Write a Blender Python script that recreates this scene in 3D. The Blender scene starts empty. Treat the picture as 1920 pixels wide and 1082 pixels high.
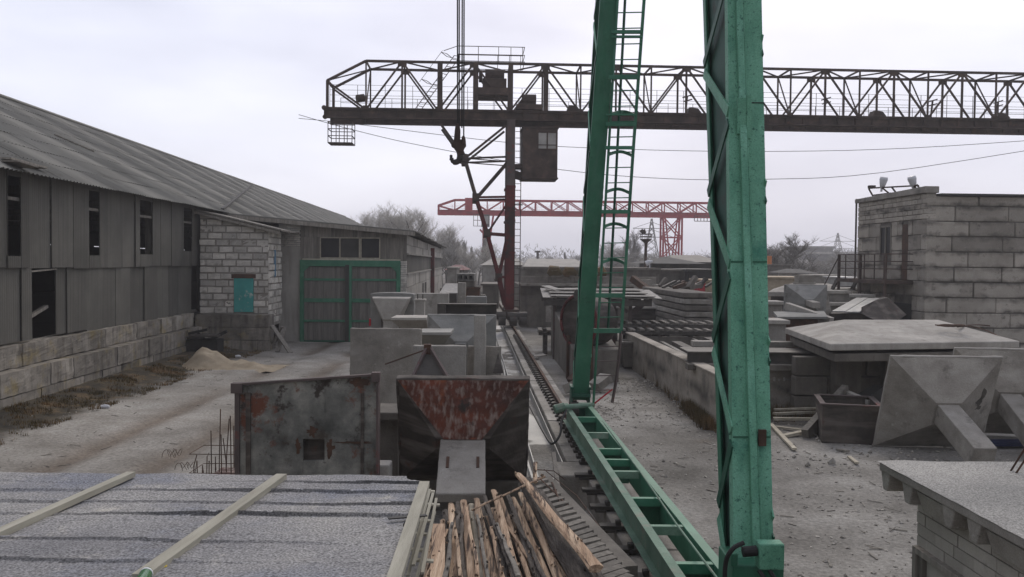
import bpy, bmesh, math, random
from mathutils import Vector, Matrix, noise as mn
random.seed(7)
R_ = math.radians
scn = bpy.context.scene
COL = scn.collection
# ------------------------------------------------------------------ camera
H = 3.6; FPX = 1600.0
PITCH = math.atan(50/1600.0); ROLL = 0.009
CP = Vector((0, 0, H))
_F = Vector((0, math.cos(PITCH), -math.sin(PITCH))); _U0 = Vector((0, math.sin(PITCH), math.cos(PITCH)))
_R0 = Vector((1, 0, 0))
_R = _R0*math.cos(ROLL) + _U0*math.sin(ROLL); _U = _U0*math.cos(ROLL) - _R0*math.sin(ROLL)
cd = bpy.data.cameras.new('camera'); cam = bpy.data.objects.new('camera', cd); COL.objects.link(cam)
cam.matrix_world = Matrix(((_R.x, _U.x, -_F.x, CP.x), (_R.y, _U.y, -_F.y, CP.y), (_R.z, _U.z, -_F.z, CP.z), (0, 0, 0, 1)))
cd.sensor_width = 36; cd.lens = 36*FPX/1920; cd.clip_start = 0.05; cd.clip_end = 4000
scn.camera = cam
# ------------------------------------------------------------------ sky, sun, exposure
world = bpy.data.worlds.new("World"); scn.world = world; world.use_nodes = True
nt = world.node_tree; nt.nodes.clear()
SUN_EL, SUN_AZ = R_(38), R_(12)      # azimuth clockwise from +Y
sky = nt.nodes.new('ShaderNodeTexSky'); sky.sky_type = 'NISHITA'; sky.sun_disc = False
sky.sun_elevation = SUN_EL; sky.sun_rotation = SUN_AZ; sky.dust_density = 4; sky.air_density = 1.2
b1 = nt.nodes.new('ShaderNodeBackground'); b1.inputs[1].default_value = 0.11
b2 = nt.nodes.new('ShaderNodeBackground'); b2.inputs[1].default_value = 1.0
tc = nt.nodes.new('ShaderNodeTexCoord'); mp = nt.nodes.new('ShaderNodeMapping'); mp.inputs['Scale'].default_value = (1.1, 1.1, 3.6)
mp.inputs['Location'].default_value = (3.3, 1.25, 0.9)
nz = nt.nodes.new('ShaderNodeTexNoise'); nz.inputs['Scale'].default_value = 1.25; nz.inputs['Detail'].default_value = 5; nz.inputs['Roughness'].default_value = .48
rp = nt.nodes.new('ShaderNodeValToRGB')
rp.color_ramp.elements[0].position = .32; rp.color_ramp.elements[0].color = (.40, .42, .555, 1)
rp.color_ramp.elements[1].position = .68; rp.color_ramp.elements[1].color = (.86, .88, 1.0, 1)
mx = nt.nodes.new('ShaderNodeMixShader'); mx.inputs[0].default_value = .88
out = nt.nodes.new('ShaderNodeOutputWorld')
L = nt.links.new
L(tc.outputs['Generated'], mp.inputs[0]); L(mp.outputs[0], nz.inputs['Vector']); L(nz.outputs['Fac'], rp.inputs[0])
# the cloud deck is brighter on the side where the sun stands behind it
dt = nt.nodes.new('ShaderNodeVectorMath'); dt.operation = 'DOT_PRODUCT'; dt.inputs[1].default_value = (math.sin(SUN_AZ)*.93, math.cos(SUN_AZ)*.93, .36)
dr_ = nt.nodes.new('ShaderNodeMapRange'); dr_.inputs[1].default_value = -.6; dr_.inputs[2].default_value = .95; dr_.inputs[3].default_value = .52; dr_.inputs[4].default_value = 1.12
L(tc.outputs['Generated'], dt.inputs[0]); L(dt.outputs['Value'], dr_.inputs[0]); L(dr_.outputs[0], b2.inputs[1])
L(rp.outputs[0], b2.inputs[0]); L(sky.outputs[0], b1.inputs[0]); L(b1.outputs[0], mx.inputs[1]); L(b2.outputs[0], mx.inputs[2]); L(mx.outputs[0], out.inputs[0])
sl = bpy.data.lights.new('sun', 'SUN'); sl.energy = 1.0; sl.angle = R_(25); sl.color = (1, .92, .82)
so = bpy.data.objects.new('sun', sl); COL.objects.link(so)
sd = Vector((math.sin(SUN_AZ)*math.cos(SUN_EL), math.cos(SUN_AZ)*math.cos(SUN_EL), math.sin(SUN_EL)))
so.rotation_euler = (-sd).to_track_quat('-Z', 'Y').to_euler(); so.location = (0, 0, 60)
scn.view_settings.view_transform = 'Standard'; scn.view_settings.look = 'None'; scn.view_settings.exposure = 0.28; scn.view_settings.gamma = 1
scn.render.engine = 'CYCLES'
scn.cycles.max_bounces = 5; scn.cycles.volume_bounces = 2; scn.cycles.transparent_max_bounces = 8

# ------------------------------------------------------------------ helpers
def D(px, py): return _F + _R*((px-960)/FPX) - _U*((py-541)/FPX)
def V(px, py, y):
    d = D(px, py); return CP + d*(y/d.y)
def G(px, py, z=0):
    d = D(px, py); return CP + d*((z-H)/d.z)
TH = math.atan(.045); M_ = -.045
def xr(y): return 1.06 + M_*(y-20.6)         # crane rail line
ROOTM = {}
def tag(o, label=None, cat=None, group=None, kind=None):
    if label: o['label'] = label
    if cat: o['category'] = cat
    if group: o['group'] = group
    if kind: o['kind'] = kind
    return o
def thing(name, label, cat, loc=(0, 0, 0), rz=0, group=None, rot=None):
    o = bpy.data.objects.new(name, None); COL.objects.link(o); o.empty_display_size = .2
    o.location = loc; o.rotation_euler = rot if rot else (0, 0, rz)
    tag(o, label, cat, group)
    ROOTM[o.name] = Matrix.Translation(Vector(loc)) @ o.rotation_euler.to_matrix().to_4x4()
    return o
def pl(root, px, py, yl=0):
    """ray hit on the root's local plane y = yl -> local (x, z)"""
    m = ROOTM[root.name].inverted(); o = m @ CP; d = m.to_3x3() @ D(px, py); t = (yl-o.y)/d.y; p = o+d*t
    return p.x, p.z
def ps(root, px, py, xl=0):
    m = ROOTM[root.name].inverted(); o = m @ CP; d = m.to_3x3() @ D(px, py); t = (xl-o.x)/d.x; p = o+d*t
    return p.y, p.z
def dup(root, loc, rz=None, label=None, group=None, scale=None):
    r = root.copy(); COL.objects.link(r); r.location = loc
    if rz is not None: r.rotation_euler = (root.rotation_euler.x, root.rotation_euler.y, rz)
    if label: r['label'] = label
    if group: r['group'] = group
    if scale: r.scale = scale if hasattr(scale, '__len__') else (scale,)*3
    for ch in list(root.children):
        c = ch.copy(); COL.objects.link(c); c.parent = r
        for g in ch.children:
            d = g.copy(); COL.objects.link(d); d.parent = c
    return r
UPZ = Vector((0, 0, 1))
class MB:
    def __init__(s): s.v = []; s.f = []; s.sh = []
    def add(s, vs, fs, sh=.5):
        o = len(s.v); s.v += [tuple(v) for v in vs]; s.f += [tuple(i+o for i in f) for f in fs]; s.sh += [sh]*len(fs)
    def hexa(s, p, sh=.5):
        s.add(p, [(3, 2, 1, 0), (4, 5, 6, 7), (0, 1, 5, 4), (1, 2, 6, 5), (2, 3, 7, 6), (3, 0, 4, 7)], sh)
    def box(s, x0, y0, z0, x1, y1, z1, sh=.5):
        s.hexa([(x0, y0, z0), (x1, y0, z0), (x1, y1, z0), (x0, y1, z0), (x0, y0, z1), (x1, y0, z1), (x1, y1, z1), (x0, y1, z1)], sh)
    def bar(s, p, q, w, h=None, up=None, sh=.5):
        p = Vector(p); q = Vector(q); d = (q-p); 
        if d.length < 1e-6: return
        d.normalize(); h = h or w
        up = Vector(up) if up is not None else (UPZ if abs(d.z) < .95 else Vector((0, 1, 0)))
        r = d.cross(up).normalized()*(w/2); u = r.cross(d).normalized()*(h/2)
        s.hexa([p-r-u, p+r-u, q+r-u, q-r-u, p-r+u, p+r+u, q+r+u, q-r+u], sh)
    def tube(s, pts, r, n=6, sh=.5, cap=True, jit=0, seed=0):
        pts = [Vector(p) for p in pts]; k = len(pts); vs = []; fs = []
        for i, p in enumerate(pts):
            d = (pts[min(i+1, k-1)]-pts[max(i-1, 0)]).normalized()
            up = UPZ if abs(d.z) < .9 else Vector((0, 1, 0))
            a = d.cross(up).normalized(); b = a.cross(d)
            rr = r[i] if hasattr(r, '__len__') else r
            for j in range(n):
                t = 2*math.pi*j/n; q = rr
                if jit: q *= 1+jit*mn.noise(Vector((math.cos(t)*1.3+seed, math.sin(t)*1.3, i*.5+seed)))
                vs.append(p+a*math.cos(t)*q+b*math.sin(t)*q)
        for i in range(k-1):
            for j in range(n):
                fs.append((i*n+j, i*n+(j+1) % n, (i+1)*n+(j+1) % n, (i+1)*n+j))
        if cap and n > 2: fs.append(tuple(range(n-1, -1, -1))); fs.append(tuple(range((k-1)*n, k*n)))
        s.add(vs, fs, sh)
    def cyl(s, p, q, r, n=16, sh=.5): s.tube([p, q], r, n, sh)
    def prism(s, poly, axis, t0, t1, sh=.5):
        """poly of 2D points extruded along axis"""
        def P(a, b, t): return {'y': (a, t, b), 'x': (t, a, b), 'z': (a, b, t)}[axis]
        n = len(poly); vs = [P(a, b, t0) for a, b in poly]+[P(a, b, t1) for a, b in poly]
        fs = [tuple(range(n-1, -1, -1)), tuple(range(n, 2*n))]+[(i, (i+1) % n, n+(i+1) % n, n+i) for i in range(n)]
        s.add(vs, fs, sh)
    def build(s, name, m, parent=None, world=False, bevel=0, smooth=False, loc=None, disp=None):
        me = bpy.data.meshes.new(name); vs = s.v
        if world and parent is not None:
            root = parent
            while root.parent: root = root.parent
            mi = ROOTM[root.name].inverted(); vs = [tuple(mi @ Vector(v)) for v in vs]
        me.from_pydata(vs, [], s.f)
        a = me.attributes.new('shade', 'FLOAT', 'FACE'); a.data.foreach_set('value', s.sh)
        if smooth: me.polygons.foreach_set('use_smooth', [True]*len(me.polygons))
        me.materials.append(m); me.update()
        o = bpy.data.objects.new(name, me); COL.objects.link(o)
        if parent is not None: o.parent = parent
        if loc: o.location = loc
        if bevel:
            b = o.modifiers.new('bevel', 'BEVEL'); b.width = bevel; b.segments = 2; b.limit_method = 'ANGLE'
        if disp:
            st, size, lev = disp
            if 'worn' not in bpy.data.textures: bpy.data.textures.new('worn', 'CLOUDS').noise_depth = 4
            key = 'worn_%g' % size; tx = bpy.data.textures.get(key) or bpy.data.textures.new(key, 'CLOUDS'); tx.noise_scale = size; tx.noise_depth = 4
            q = o.modifiers.new('fine', 'SUBSURF'); q.subdivision_type = 'SIMPLE'; q.levels = q.render_levels = lev
            w = o.modifiers.new('worn', 'DISPLACE'); w.texture = tx; w.strength = st; w.mid_level = .5; w.texture_coords = 'GLOBAL'
        return o
def solo(mb, name, m, label, cat, loc=None, group=None, **k):
    """a thing that is one mesh; verts given in world coordinates are moved to the object's base"""
    if loc is None:
        xs = [v[0] for v in mb.v]; ys = [v[1] for v in mb.v]; zs = [v[2] for v in mb.v]
        loc = ((min(xs)+max(xs))/2, (min(ys)+max(ys))/2, min(zs))
    mb.v = [(v[0]-loc[0], v[1]-loc[1], v[2]-loc[2]) for v in mb.v]
    o = mb.build(name, m, None, **k); o.location = loc
    return tag(o, label, cat, group)

# ------------------------------------------------------------------ materials
def nd(nt, t, **k):
    n = nt.nodes.new(t)
    for a, b in k.items(): setattr(n, a, b)
    return n
def mk(name, stops, scale=1.5, rough=.85, bump=.35, bscale=25, bdist=.01, spots=None, streak=None, metal=0, shade=.6, detail=7, speck=0, stretch=(1, 1, 1), lines=None, spec=.3, bands=None):
    """weathered surface: large noise ramp + fine speckle + optional spots / streaks; 'shade' attribute varies pieces"""
    m = bpy.data.materials.new(name); m.use_nodes = True; nt = m.node_tree; N = nt.nodes; Lk = nt.links.new
    bs = N['Principled BSDF']; tc = nd(nt, 'ShaderNodeTexCoord'); oi = nd(nt, 'ShaderNodeObjectInfo')
    ml = nd(nt, 'ShaderNodeMath', operation='MULTIPLY'); ml.inputs[1].default_value = 37.7; Lk(oi.outputs['Random'], ml.inputs[0])
    va = nd(nt, 'ShaderNodeVectorMath', operation='ADD'); Lk(tc.outputs['Object'], va.inputs[0]); Lk(ml.outputs[0], va.inputs[1])
    mp = nd(nt, 'ShaderNodeMapping'); mp.inputs['Scale'].default_value = stretch; Lk(va.outputs[0], mp.inputs[0])
    nz = nd(nt, 'ShaderNodeTexNoise'); nz.inputs['Scale'].default_value = scale; nz.inputs['Detail'].default_value = detail; nz.inputs['Roughness'].default_value = .62
    Lk(mp.outputs[0], nz.inputs['Vector'])
    rp = nd(nt, 'ShaderNodeValToRGB'); el = rp.color_ramp.elements
    while len(el) < len(stops): el.new(.5)
    for e, (p, c) in zip(el, stops): e.position = p; e.color = (*c, 1)
    Lk(nz.outputs['Fac'], rp.inputs[0]); col = rp.outputs[0]
    def mixc(fac, a, b, blend='MIX'):
        x = nd(nt, 'ShaderNodeMix', data_type='RGBA', blend_type=blend)
        for s, v in ((0, fac), (6, a), (7, b)):
            if isinstance(v, (int, float)): x.inputs[s].default_value = v
            elif isinstance(v, tuple): x.inputs[s].default_value = (*v, 1) if len(v) == 3 else v
            else: Lk(v, x.inputs[s])
        return x.outputs[2]
    def mr(v, a, b, c=0, d=1):
        r = nd(nt, 'ShaderNodeMapRange'); Lk(v, r.inputs[0])
        for i, q in enumerate((a, b, c, d)): r.inputs[i+1].default_value = q
        return r.outputs[0]
    if streak:
        sc, scol, amt, st = streak
        m2 = nd(nt, 'ShaderNodeMapping'); m2.inputs['Scale'].default_value = st; Lk(va.outputs[0], m2.inputs[0])
        n2 = nd(nt, 'ShaderNodeTexNoise'); n2.inputs['Scale'].default_value = sc; n2.inputs['Detail'].default_value = 5; Lk(m2.outputs[0], n2.inputs['Vector'])
        col = mixc(mr(n2.outputs['Fac'], .48, .72, 0, amt), col, scol)
    if spots:
        for (sc, scol, thr, soft) in spots:
            n3 = nd(nt, 'ShaderNodeTexNoise'); n3.inputs['Scale'].default_value = sc; n3.inputs['Detail'].default_value = 8; n3.inputs['Roughness'].default_value = .68
            v3 = nd(nt, 'ShaderNodeVectorMath', operation='ADD'); v3.inputs[1].default_value = (sc*3.1, 7.7, -sc); Lk(mp.outputs[0], v3.inputs[0])
            Lk(v3.outputs[0], n3.inputs['Vector']); col = mixc(mr(n3.outputs['Fac'], thr, thr+soft), col, scol)
    if bands:   # grime that has settled along the horizontal joints
        per, off, scol = bands
        sp = nd(nt, 'ShaderNodeSeparateXYZ'); Lk(tc.outputs['Object'], sp.inputs[0])
        n6 = nd(nt, 'ShaderNodeTexNoise'); n6.inputs['Scale'].default_value = 1.6; n6.inputs['Detail'].default_value = 5; Lk(tc.outputs['Object'], n6.inputs['Vector'])
        a1 = nd(nt, 'ShaderNodeMath', operation='MULTIPLY_ADD'); Lk(n6.outputs['Fac'], a1.inputs[0]); a1.inputs[1].default_value = .45; Lk(sp.outputs[2], a1.inputs[2])
        a2 = nd(nt, 'ShaderNodeMath', operation='MULTIPLY_ADD'); Lk(a1.outputs[0], a2.inputs[0]); a2.inputs[1].default_value = 1/per; a2.inputs[2].default_value = off
        a3 = nd(nt, 'ShaderNodeMath', operation='FRACT'); Lk(a2.outputs[0], a3.inputs[0])
        a4 = nd(nt, 'ShaderNodeMath', operation='PINGPONG'); Lk(a3.outputs[0], a4.inputs[0]); a4.inputs[1].default_value = .5
        n7 = nd(nt, 'ShaderNodeTexNoise'); n7.inputs['Scale'].default_value = .9; n7.inputs['Detail'].default_value = 7; n7.inputs['Roughness'].default_value = .65; Lk(tc.outputs['Object'], n7.inputs['Vector'])
        a5 = nd(nt, 'ShaderNodeMath', operation='MULTIPLY'); Lk(mr(a4.outputs[0], .02, .3, 1, 0), a5.inputs[0]); Lk(mr(n7.outputs['Fac'], .38, .58), a5.inputs[1])
        col = mixc(a5.outputs[0], col, scol)
    if speck:
        n4 = nd(nt, 'ShaderNodeTexNoise'); n4.inputs['Scale'].default_value = 90; n4.inputs['Detail'].default_value = 2; Lk(va.outputs[0], n4.inputs['Vector'])
        col = mixc(1.0, col, mr(n4.outputs['Fac'], .3, .7, 1-speck, 1+speck), 'MULTIPLY')
    at = nd(nt, 'ShaderNodeAttribute', attribute_name='shade')
    col = mixc(1.0, col, mr(at.outputs['Fac'], 0, 1, 1-shade/2, 1+shade/2), 'MULTIPLY')
    if not name.startswith(('green', 'window', 'white_paint', 'teal', 'blue')): col = mixc(1.0, col, (1.05, 1.0, .895), 'MULTIPLY')
    Lk(col, bs.inputs['Base Color'])
    bs.inputs['Roughness'].default_value = rough; bs.inputs['Metallic'].default_value = metal
    bs.inputs['Specular IOR Level'].default_value = spec
    if bump:
        n5 = nd(nt, 'ShaderNodeTexNoise'); n5.inputs['Scale'].default_value = bscale; n5.inputs['Detail'].default_value = 6; Lk(mp.outputs[0], n5.inputs['Vector'])
        hgt = n5.outputs['Fac']
        if lines:
            w = nd(nt, 'ShaderNodeTexWave', bands_direction=lines[0]); w.inputs['Scale'].default_value = lines[1]; w.inputs['Distortion'].default_value = .3
            Lk(tc.outputs['Object'], w.inputs['Vector'])
            ad = nd(nt, 'ShaderNodeMath', operation='MULTIPLY_ADD'); Lk(w.outputs['Fac'], ad.inputs[0]); ad.inputs[1].default_value = lines[2]; Lk(hgt, ad.inputs[2]); hgt = ad.outputs[0]
        bp = nd(nt, 'ShaderNodeBump'); bp.inputs['Strength'].default_value = bump; bp.inputs['Distance'].default_value = bdist
        Lk(hgt, bp.inputs['Height']); Lk(bp.outputs[0], bs.inputs['Normal'])
    return m
def g(v, w=0): return (v*(1+w), v, v*(1-w*1.3))
MT = {}
MT['concrete'] = mk('concrete', [(.32, g(.14, .05)), (.5, g(.235, .04)), (.68, g(.34, .03))], 1.1, spots=[(2.0, g(.105, .05), .57, .14), (6, g(.38, .02), .62, .1), (13, g(.09, .05), .68, .05)], streak=(1.5, g(.35, .02), .5, (1, 1, 2.6)), speck=.16, bump=.7)
MT['concrete_light'] = mk('concrete_light', [(.32, g(.23, .03)), (.52, g(.32, .02)), (.7, g(.40, .02))], 1.3, spots=[(1.8, g(.17, .05), .58, .16), (9, g(.14, .05), .68, .06)], streak=(2.2, g(.2, .05), .5, (2.5, 2.5, .3)), speck=.14, bump=.6)
MT['concrete_blue'] = mk('concrete_blue', [(.3, (.135, .14, .14)), (.52, (.2, .206, .208)), (.7, (.28, .284, .284))], .9, spots=[(2, g(.12, .04), .57, .14), (8, g(.32, .02), .66, .08)], streak=(1.6, (.33, .33, .33), .5, (1, 1, 3)), speck=.1)
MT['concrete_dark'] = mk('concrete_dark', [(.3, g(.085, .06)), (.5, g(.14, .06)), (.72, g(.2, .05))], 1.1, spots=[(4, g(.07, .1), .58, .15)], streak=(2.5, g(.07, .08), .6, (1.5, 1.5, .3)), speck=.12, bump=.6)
MT['old_block'] = mk('old_block', [(.3, g(.13, .06)), (.5, g(.21, .06)), (.7, g(.29, .05))], .9, spots=[(1.3, (.22, .185, .105), .54, .14), (5, g(.08, .05), .58, .12)], streak=(2.2, g(.07, .1), .8, (2.2, 2.2, .3)), speck=.15, bump=.8, shade=.9)
MT['stained_block'] = mk('stained_block', [(.3, g(.2, .07)), (.5, g(.3, .07)), (.7, g(.38, .06))], .6, spots=[(.5, g(.1, .08), .52, .14), (2.6, g(.12, .06), .57, .12), (7, g(.38, .05), .62, .1)], speck=.15, bump=.9, shade=.6, stretch=(1, 1, 2.2))
MT['tower_block'] = mk('tower_block', [(.3, g(.24, .07)), (.5, g(.32, .06)), (.7, g(.39, .05))], .9, spots=[(3, g(.16, .06), .57, .12), (8, g(.4, .05), .62, .1)], speck=.18, bump=1.0, shade=.5, bands=(.59, .62, g(.085, .07)))
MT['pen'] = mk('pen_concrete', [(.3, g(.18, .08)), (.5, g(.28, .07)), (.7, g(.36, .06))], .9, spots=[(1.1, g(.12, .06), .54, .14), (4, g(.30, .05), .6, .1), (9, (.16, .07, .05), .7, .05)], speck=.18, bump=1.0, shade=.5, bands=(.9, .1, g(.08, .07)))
MT['mortar_light'] = mk('mortar_light', [(.3, g(.21, .04)), (.7, g(.3, .04))], 3, bump=.8)
MT['mortar'] = mk('mortar', [(.3, g(.075, .06)), (.7, g(.16, .06))], 3, bump=.8)
MT['tarp'] = mk('tarp_blue', [(.3, (.01, .015, .05)), (.7, (.02, .03, .09))], 3, rough=.5)
MT['white_block'] = mk('white_block', [(.3, g(.4, .02)), (.55, g(.53, .02)), (.75, g(.62, .01))], 3, spots=[(1.5, g(.27, .04), .56, .15), (6, g(.25, .04), .6, .1)], speck=.15, bump=.9, shade=.6)
MT['brick'] = mk('silicate_brick', [(.3, g(.27, .04)), (.6, g(.37, .04)), (.75, g(.43, .03))], 1.2, spots=[(6, g(.24, .04), .6, .15)], speck=.08, bump=.4, shade=.3)
MT['plaster'] = mk('plaster', [(.3, g(.29, .02)), (.55, g(.37, .02)), (.75, g(.44, .02))], 1, spots=[(2.5, g(.22, .03), .6, .15)], streak=(2, g(.2, .05), .6, (2, 2, .25)), bump=.4)
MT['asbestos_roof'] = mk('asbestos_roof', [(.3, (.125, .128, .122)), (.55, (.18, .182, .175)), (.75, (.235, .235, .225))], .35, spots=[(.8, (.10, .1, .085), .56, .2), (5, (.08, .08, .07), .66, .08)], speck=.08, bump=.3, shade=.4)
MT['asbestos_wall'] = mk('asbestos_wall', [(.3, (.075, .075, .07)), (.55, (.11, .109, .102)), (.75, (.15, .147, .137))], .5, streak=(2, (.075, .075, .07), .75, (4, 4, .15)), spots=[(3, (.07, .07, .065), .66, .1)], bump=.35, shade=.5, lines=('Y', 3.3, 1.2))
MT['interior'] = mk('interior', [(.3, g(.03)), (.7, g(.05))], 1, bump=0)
MT['grey_wood'] = mk('grey_wood', [(.3, g(.12, .06)), (.55, g(.19, .05)), (.75, g(.26, .05))], 2.5, stretch=(6, 6, .5), bump=.5, shade=.7, spots=[(2, g(.08, .06), .62, .1)])
MT['gate_wood'] = mk('gate_wood', [(.3, g(.11, .03)), (.55, g(.16, .03)), (.75, g(.21, .03))], 2, stretch=(9, 9, .4), bump=.4, shade=.4)
MT['batten'] = mk('batten_wood', [(.3, (.27, .265, .23)), (.6, (.38, .375, .33)), (.75, (.47, .46, .42))], 2, stretch=(8, .6, 8), bump=.4, shade=.4, spots=[(6, (.22, .2, .15), .66, .08)])
MT['plank'] = mk('plank_wood', [(.3, (.26, .24, .2)), (.6, (.38, .36, .31)), (.75, (.5, .48, .42))], 2, stretch=(3, 3, 3), bump=.4, shade=.6)
MT['log'] = mk('peeled_log', [(.32, (.22, .15, .105)), (.5, (.38, .275, .2)), (.68, (.56, .45, .345))], 2.2, stretch=(11, .45, 11), bump=.8, bscale=12, bdist=.02, spots=[(2.4, (.07, .05, .04), .53, .07), (9, (.16, .08, .045), .6, .08)], shade=.7)
MT['bark'] = mk('bark_log', [(.3, (.045, .04, .036)), (.55, (.10, .088, .08)), (.75, (.2, .185, .175))], 4, stretch=(5, .6, 5), bump=1, bscale=14, bdist=.03, spots=[(10, (.45, .44, .43), .68, .04)], shade=.5)
MT['logend'] = MT['plank']
MT['green'] = mk('green_paint', [(.3, (.024, .125, .068)), (.55, (.04, .175, .098)), (.75, (.075, .24, .145))], 1.6, rough=.55, spots=[(14, (.09, .045, .025), .71, .03), (5, (.02, .085, .05), .62, .1)], streak=(2.4, (.085, .2, .14), .45, (3, 3, .25)), bump=.15, speck=.1, spec=.4)
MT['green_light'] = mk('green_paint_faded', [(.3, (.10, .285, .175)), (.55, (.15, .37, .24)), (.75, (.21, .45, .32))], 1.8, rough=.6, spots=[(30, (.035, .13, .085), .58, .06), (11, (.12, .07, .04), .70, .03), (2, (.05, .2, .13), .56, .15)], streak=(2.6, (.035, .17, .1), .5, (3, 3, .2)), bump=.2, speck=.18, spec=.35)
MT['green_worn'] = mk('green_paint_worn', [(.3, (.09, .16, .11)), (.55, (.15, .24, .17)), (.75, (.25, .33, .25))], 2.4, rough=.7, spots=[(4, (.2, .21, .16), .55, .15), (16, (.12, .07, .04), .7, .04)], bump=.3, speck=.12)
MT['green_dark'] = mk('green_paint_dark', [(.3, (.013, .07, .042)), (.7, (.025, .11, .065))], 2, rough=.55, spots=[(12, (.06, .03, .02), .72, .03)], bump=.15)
MT['crane'] = mk('crane_steel', [(.3, (.035, .026, .023)), (.55, (.075, .055, .048)), (.75, (.15, .10, .08))], 1.5, rough=.8, spots=[(2, (.13, .07, .05), .62, .1)], bump=.3)
MT['crane_red'] = mk('crane_red', [(.3, (.06, .014, .014)), (.5, (.11, .02, .02)), (.75, (.17, .03, .03))], 1.2, rough=.75, spots=[(1.2, (.045, .03, .028), .5, .12)], bump=.3)
MT['red'] = mk('red_paint', [(.3, (.30, .015, .025)), (.7, (.46, .035, .05))], 1.2, rough=.6, spots=[(2, (.09, .03, .03), .64, .1)], bump=.15)
MT['leg_steel'] = mk('weathered_steel', [(.3, (.07, .06, .06)), (.7, (.14, .11, .11))], 1.2, rough=.8, spots=[(2, (.18, .05, .04), .58, .1)], bump=.2)
MT['form_grey'] = mk('form_steel', [(.32, (.07, .075, .072)), (.5, (.16, .165, .16)), (.66, (.28, .285, .27))], 2.6, rough=.75, spots=[(1.5, (.14, .055, .035), .56, .06), (4, (.05, .042, .038), .57, .07), (1.1, (.07, .06, .05), .57, .1)], bump=.35, speck=.12, detail=9)
MT['form_rust'] = mk('form_rust', [(.3, (.04, .022, .018)), (.5, (.10, .035, .024)), (.7, (.2, .055, .03))], 1.6, rough=.65, spots=[(1.5, (.23, .07, .03), .57, .08), (3.5, (.035, .028, .025), .58, .08)], streak=(3, (.3, .25, .23), .85, (6, 6, .3)), bump=.35)
MT['form_dark'] = mk('form_dark', [(.3, (.025, .021, .019)), (.52, (.055, .047, .042)), (.7, (.13, .115, .105))], 1.3, rough=.7, spots=[(2, (.09, .04, .03), .6, .1)], streak=(1.6, (.17, .155, .145), .8, (.6, .6, 4)), bump=.4)
MT['rust'] = mk('rust', [(.3, (.045, .032, .026)), (.55, (.085, .05, .036)), (.75, (.15, .075, .05))], 3, rough=.85, bump=.5)
MT['steel'] = mk('dark_steel', [(.3, (.04, .038, .036)), (.55, (.075, .07, .066)), (.75, (.14, .13, .12))], 2, rough=.65, spots=[(3, (.12, .065, .045), .62, .1)], bump=.3)
MT['galv'] = mk('galvanised', [(.3, (.22, .23, .24)), (.6, (.33, .34, .355)), (.75, (.42, .43, .45))], 1.2, rough=.5, metal=.35, bump=.1)
MT['black'] = mk('black_rubber', [(.3, g(.015)), (.7, g(.035))], 2, rough=.6, bump=.2)
MT['teal'] = mk('teal_paint', [(.3, (.05, .28, .25)), (.6, (.07, .36, .32)), (.75, (.1, .4, .36))], 2, rough=.7, spots=[(1.7, (.42, .5, .45), .6, .06)], bump=.2)
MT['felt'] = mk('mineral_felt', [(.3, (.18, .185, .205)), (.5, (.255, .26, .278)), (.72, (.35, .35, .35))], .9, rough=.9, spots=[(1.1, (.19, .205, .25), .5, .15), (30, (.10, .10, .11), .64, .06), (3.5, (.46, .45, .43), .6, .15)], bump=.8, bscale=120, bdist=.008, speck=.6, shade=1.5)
MT['felt_light'] = mk('grit_roof', [(.3, (.22, .225, .23)), (.55, (.3, .302, .305)), (.75, (.38, .38, .38))], .9, rough=.9, spots=[(26, (.14, .14, .14), .68, .05)], bump=.8, bscale=110, bdist=.007, speck=.5)
MT['sand'] = mk('sand', [(.3, (.27, .225, .165)), (.6, (.36, .31, .24)), (.75, (.45, .4, .32))], 3, bump=.8, bscale=30)
MT['glass'] = mk('window_glass', [(.3, g(.015)), (.7, g(.03))], 1, rough=.35, bump=0, spec=.15)
MT['pale_glass'] = mk('pale_glass', [(.3, g(.28)), (.7, g(.45))], 2, rough=.25, bump=0)
MT['white'] = mk('white_paint', [(.3, g(.55)), (.7, g(.72))], 3, rough=.5, bump=.1)
MT['orange'] = mk('orange_paint', [(.3, (.5, .16, .05)), (.7, (.6, .22, .07))], 3, rough=.6, bump=.1)
MT['blue'] = mk('blue_paint', [(.3, (.09, .18, .27)), (.7, (.15, .27, .37))], 3, rough=.6, bump=.1)
MT['bottle'] = mk('bottle_green', [(.3, (.03, .12, .04)), (.7, (.05, .17, .06))], 3, rough=.2, bump=0)
MT['yellow'] = mk('yellow_plastic', [(.3, (.5, .4, .05)), (.7, (.6, .5, .08))], 3, rough=.4, bump=0)
MT['treebark'] = mk('tree_bark', [(.3, g(.11, .05)), (.7, g(.17, .05))], 2, bump=.3, shade=.6)
MT['twigs'] = mk('twigs', [(.3, g(.22, .02)), (.7, g(.32, .02))], .4, bump=0, shade=.9)
MT['twigs_pale'] = mk('twigs_pale', [(.3, g(.38, .01)), (.7, g(.55, .01))], .4, bump=0, shade=.9)
MT['stone'] = mk('rubble_stone', [(.3, g(.2, .05)), (.7, g(.42, .04))], 8, bump=.3, shade=1.0)
MT['grass'] = mk('dry_grass', [(.3, (.055, .052, .022)), (.5, (.11, .08, .035)), (.7, (.22, .13, .06))], 1.2, bump=0, shade=.9)
MT['far'] = mk('far_grey', [(.3, g(.14)), (.7, g(.24))], .1, bump=0)
MT['roof_dark'] = mk('tar_roof', [(.3, g(.04)), (.7, g(.08))], 1, bump=.3)
MT['pit'] = mk('pit_concrete', [(.3, g(.08, .06)), (.7, g(.17, .06))], 1.4, bump=.6, speck=.1)

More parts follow.
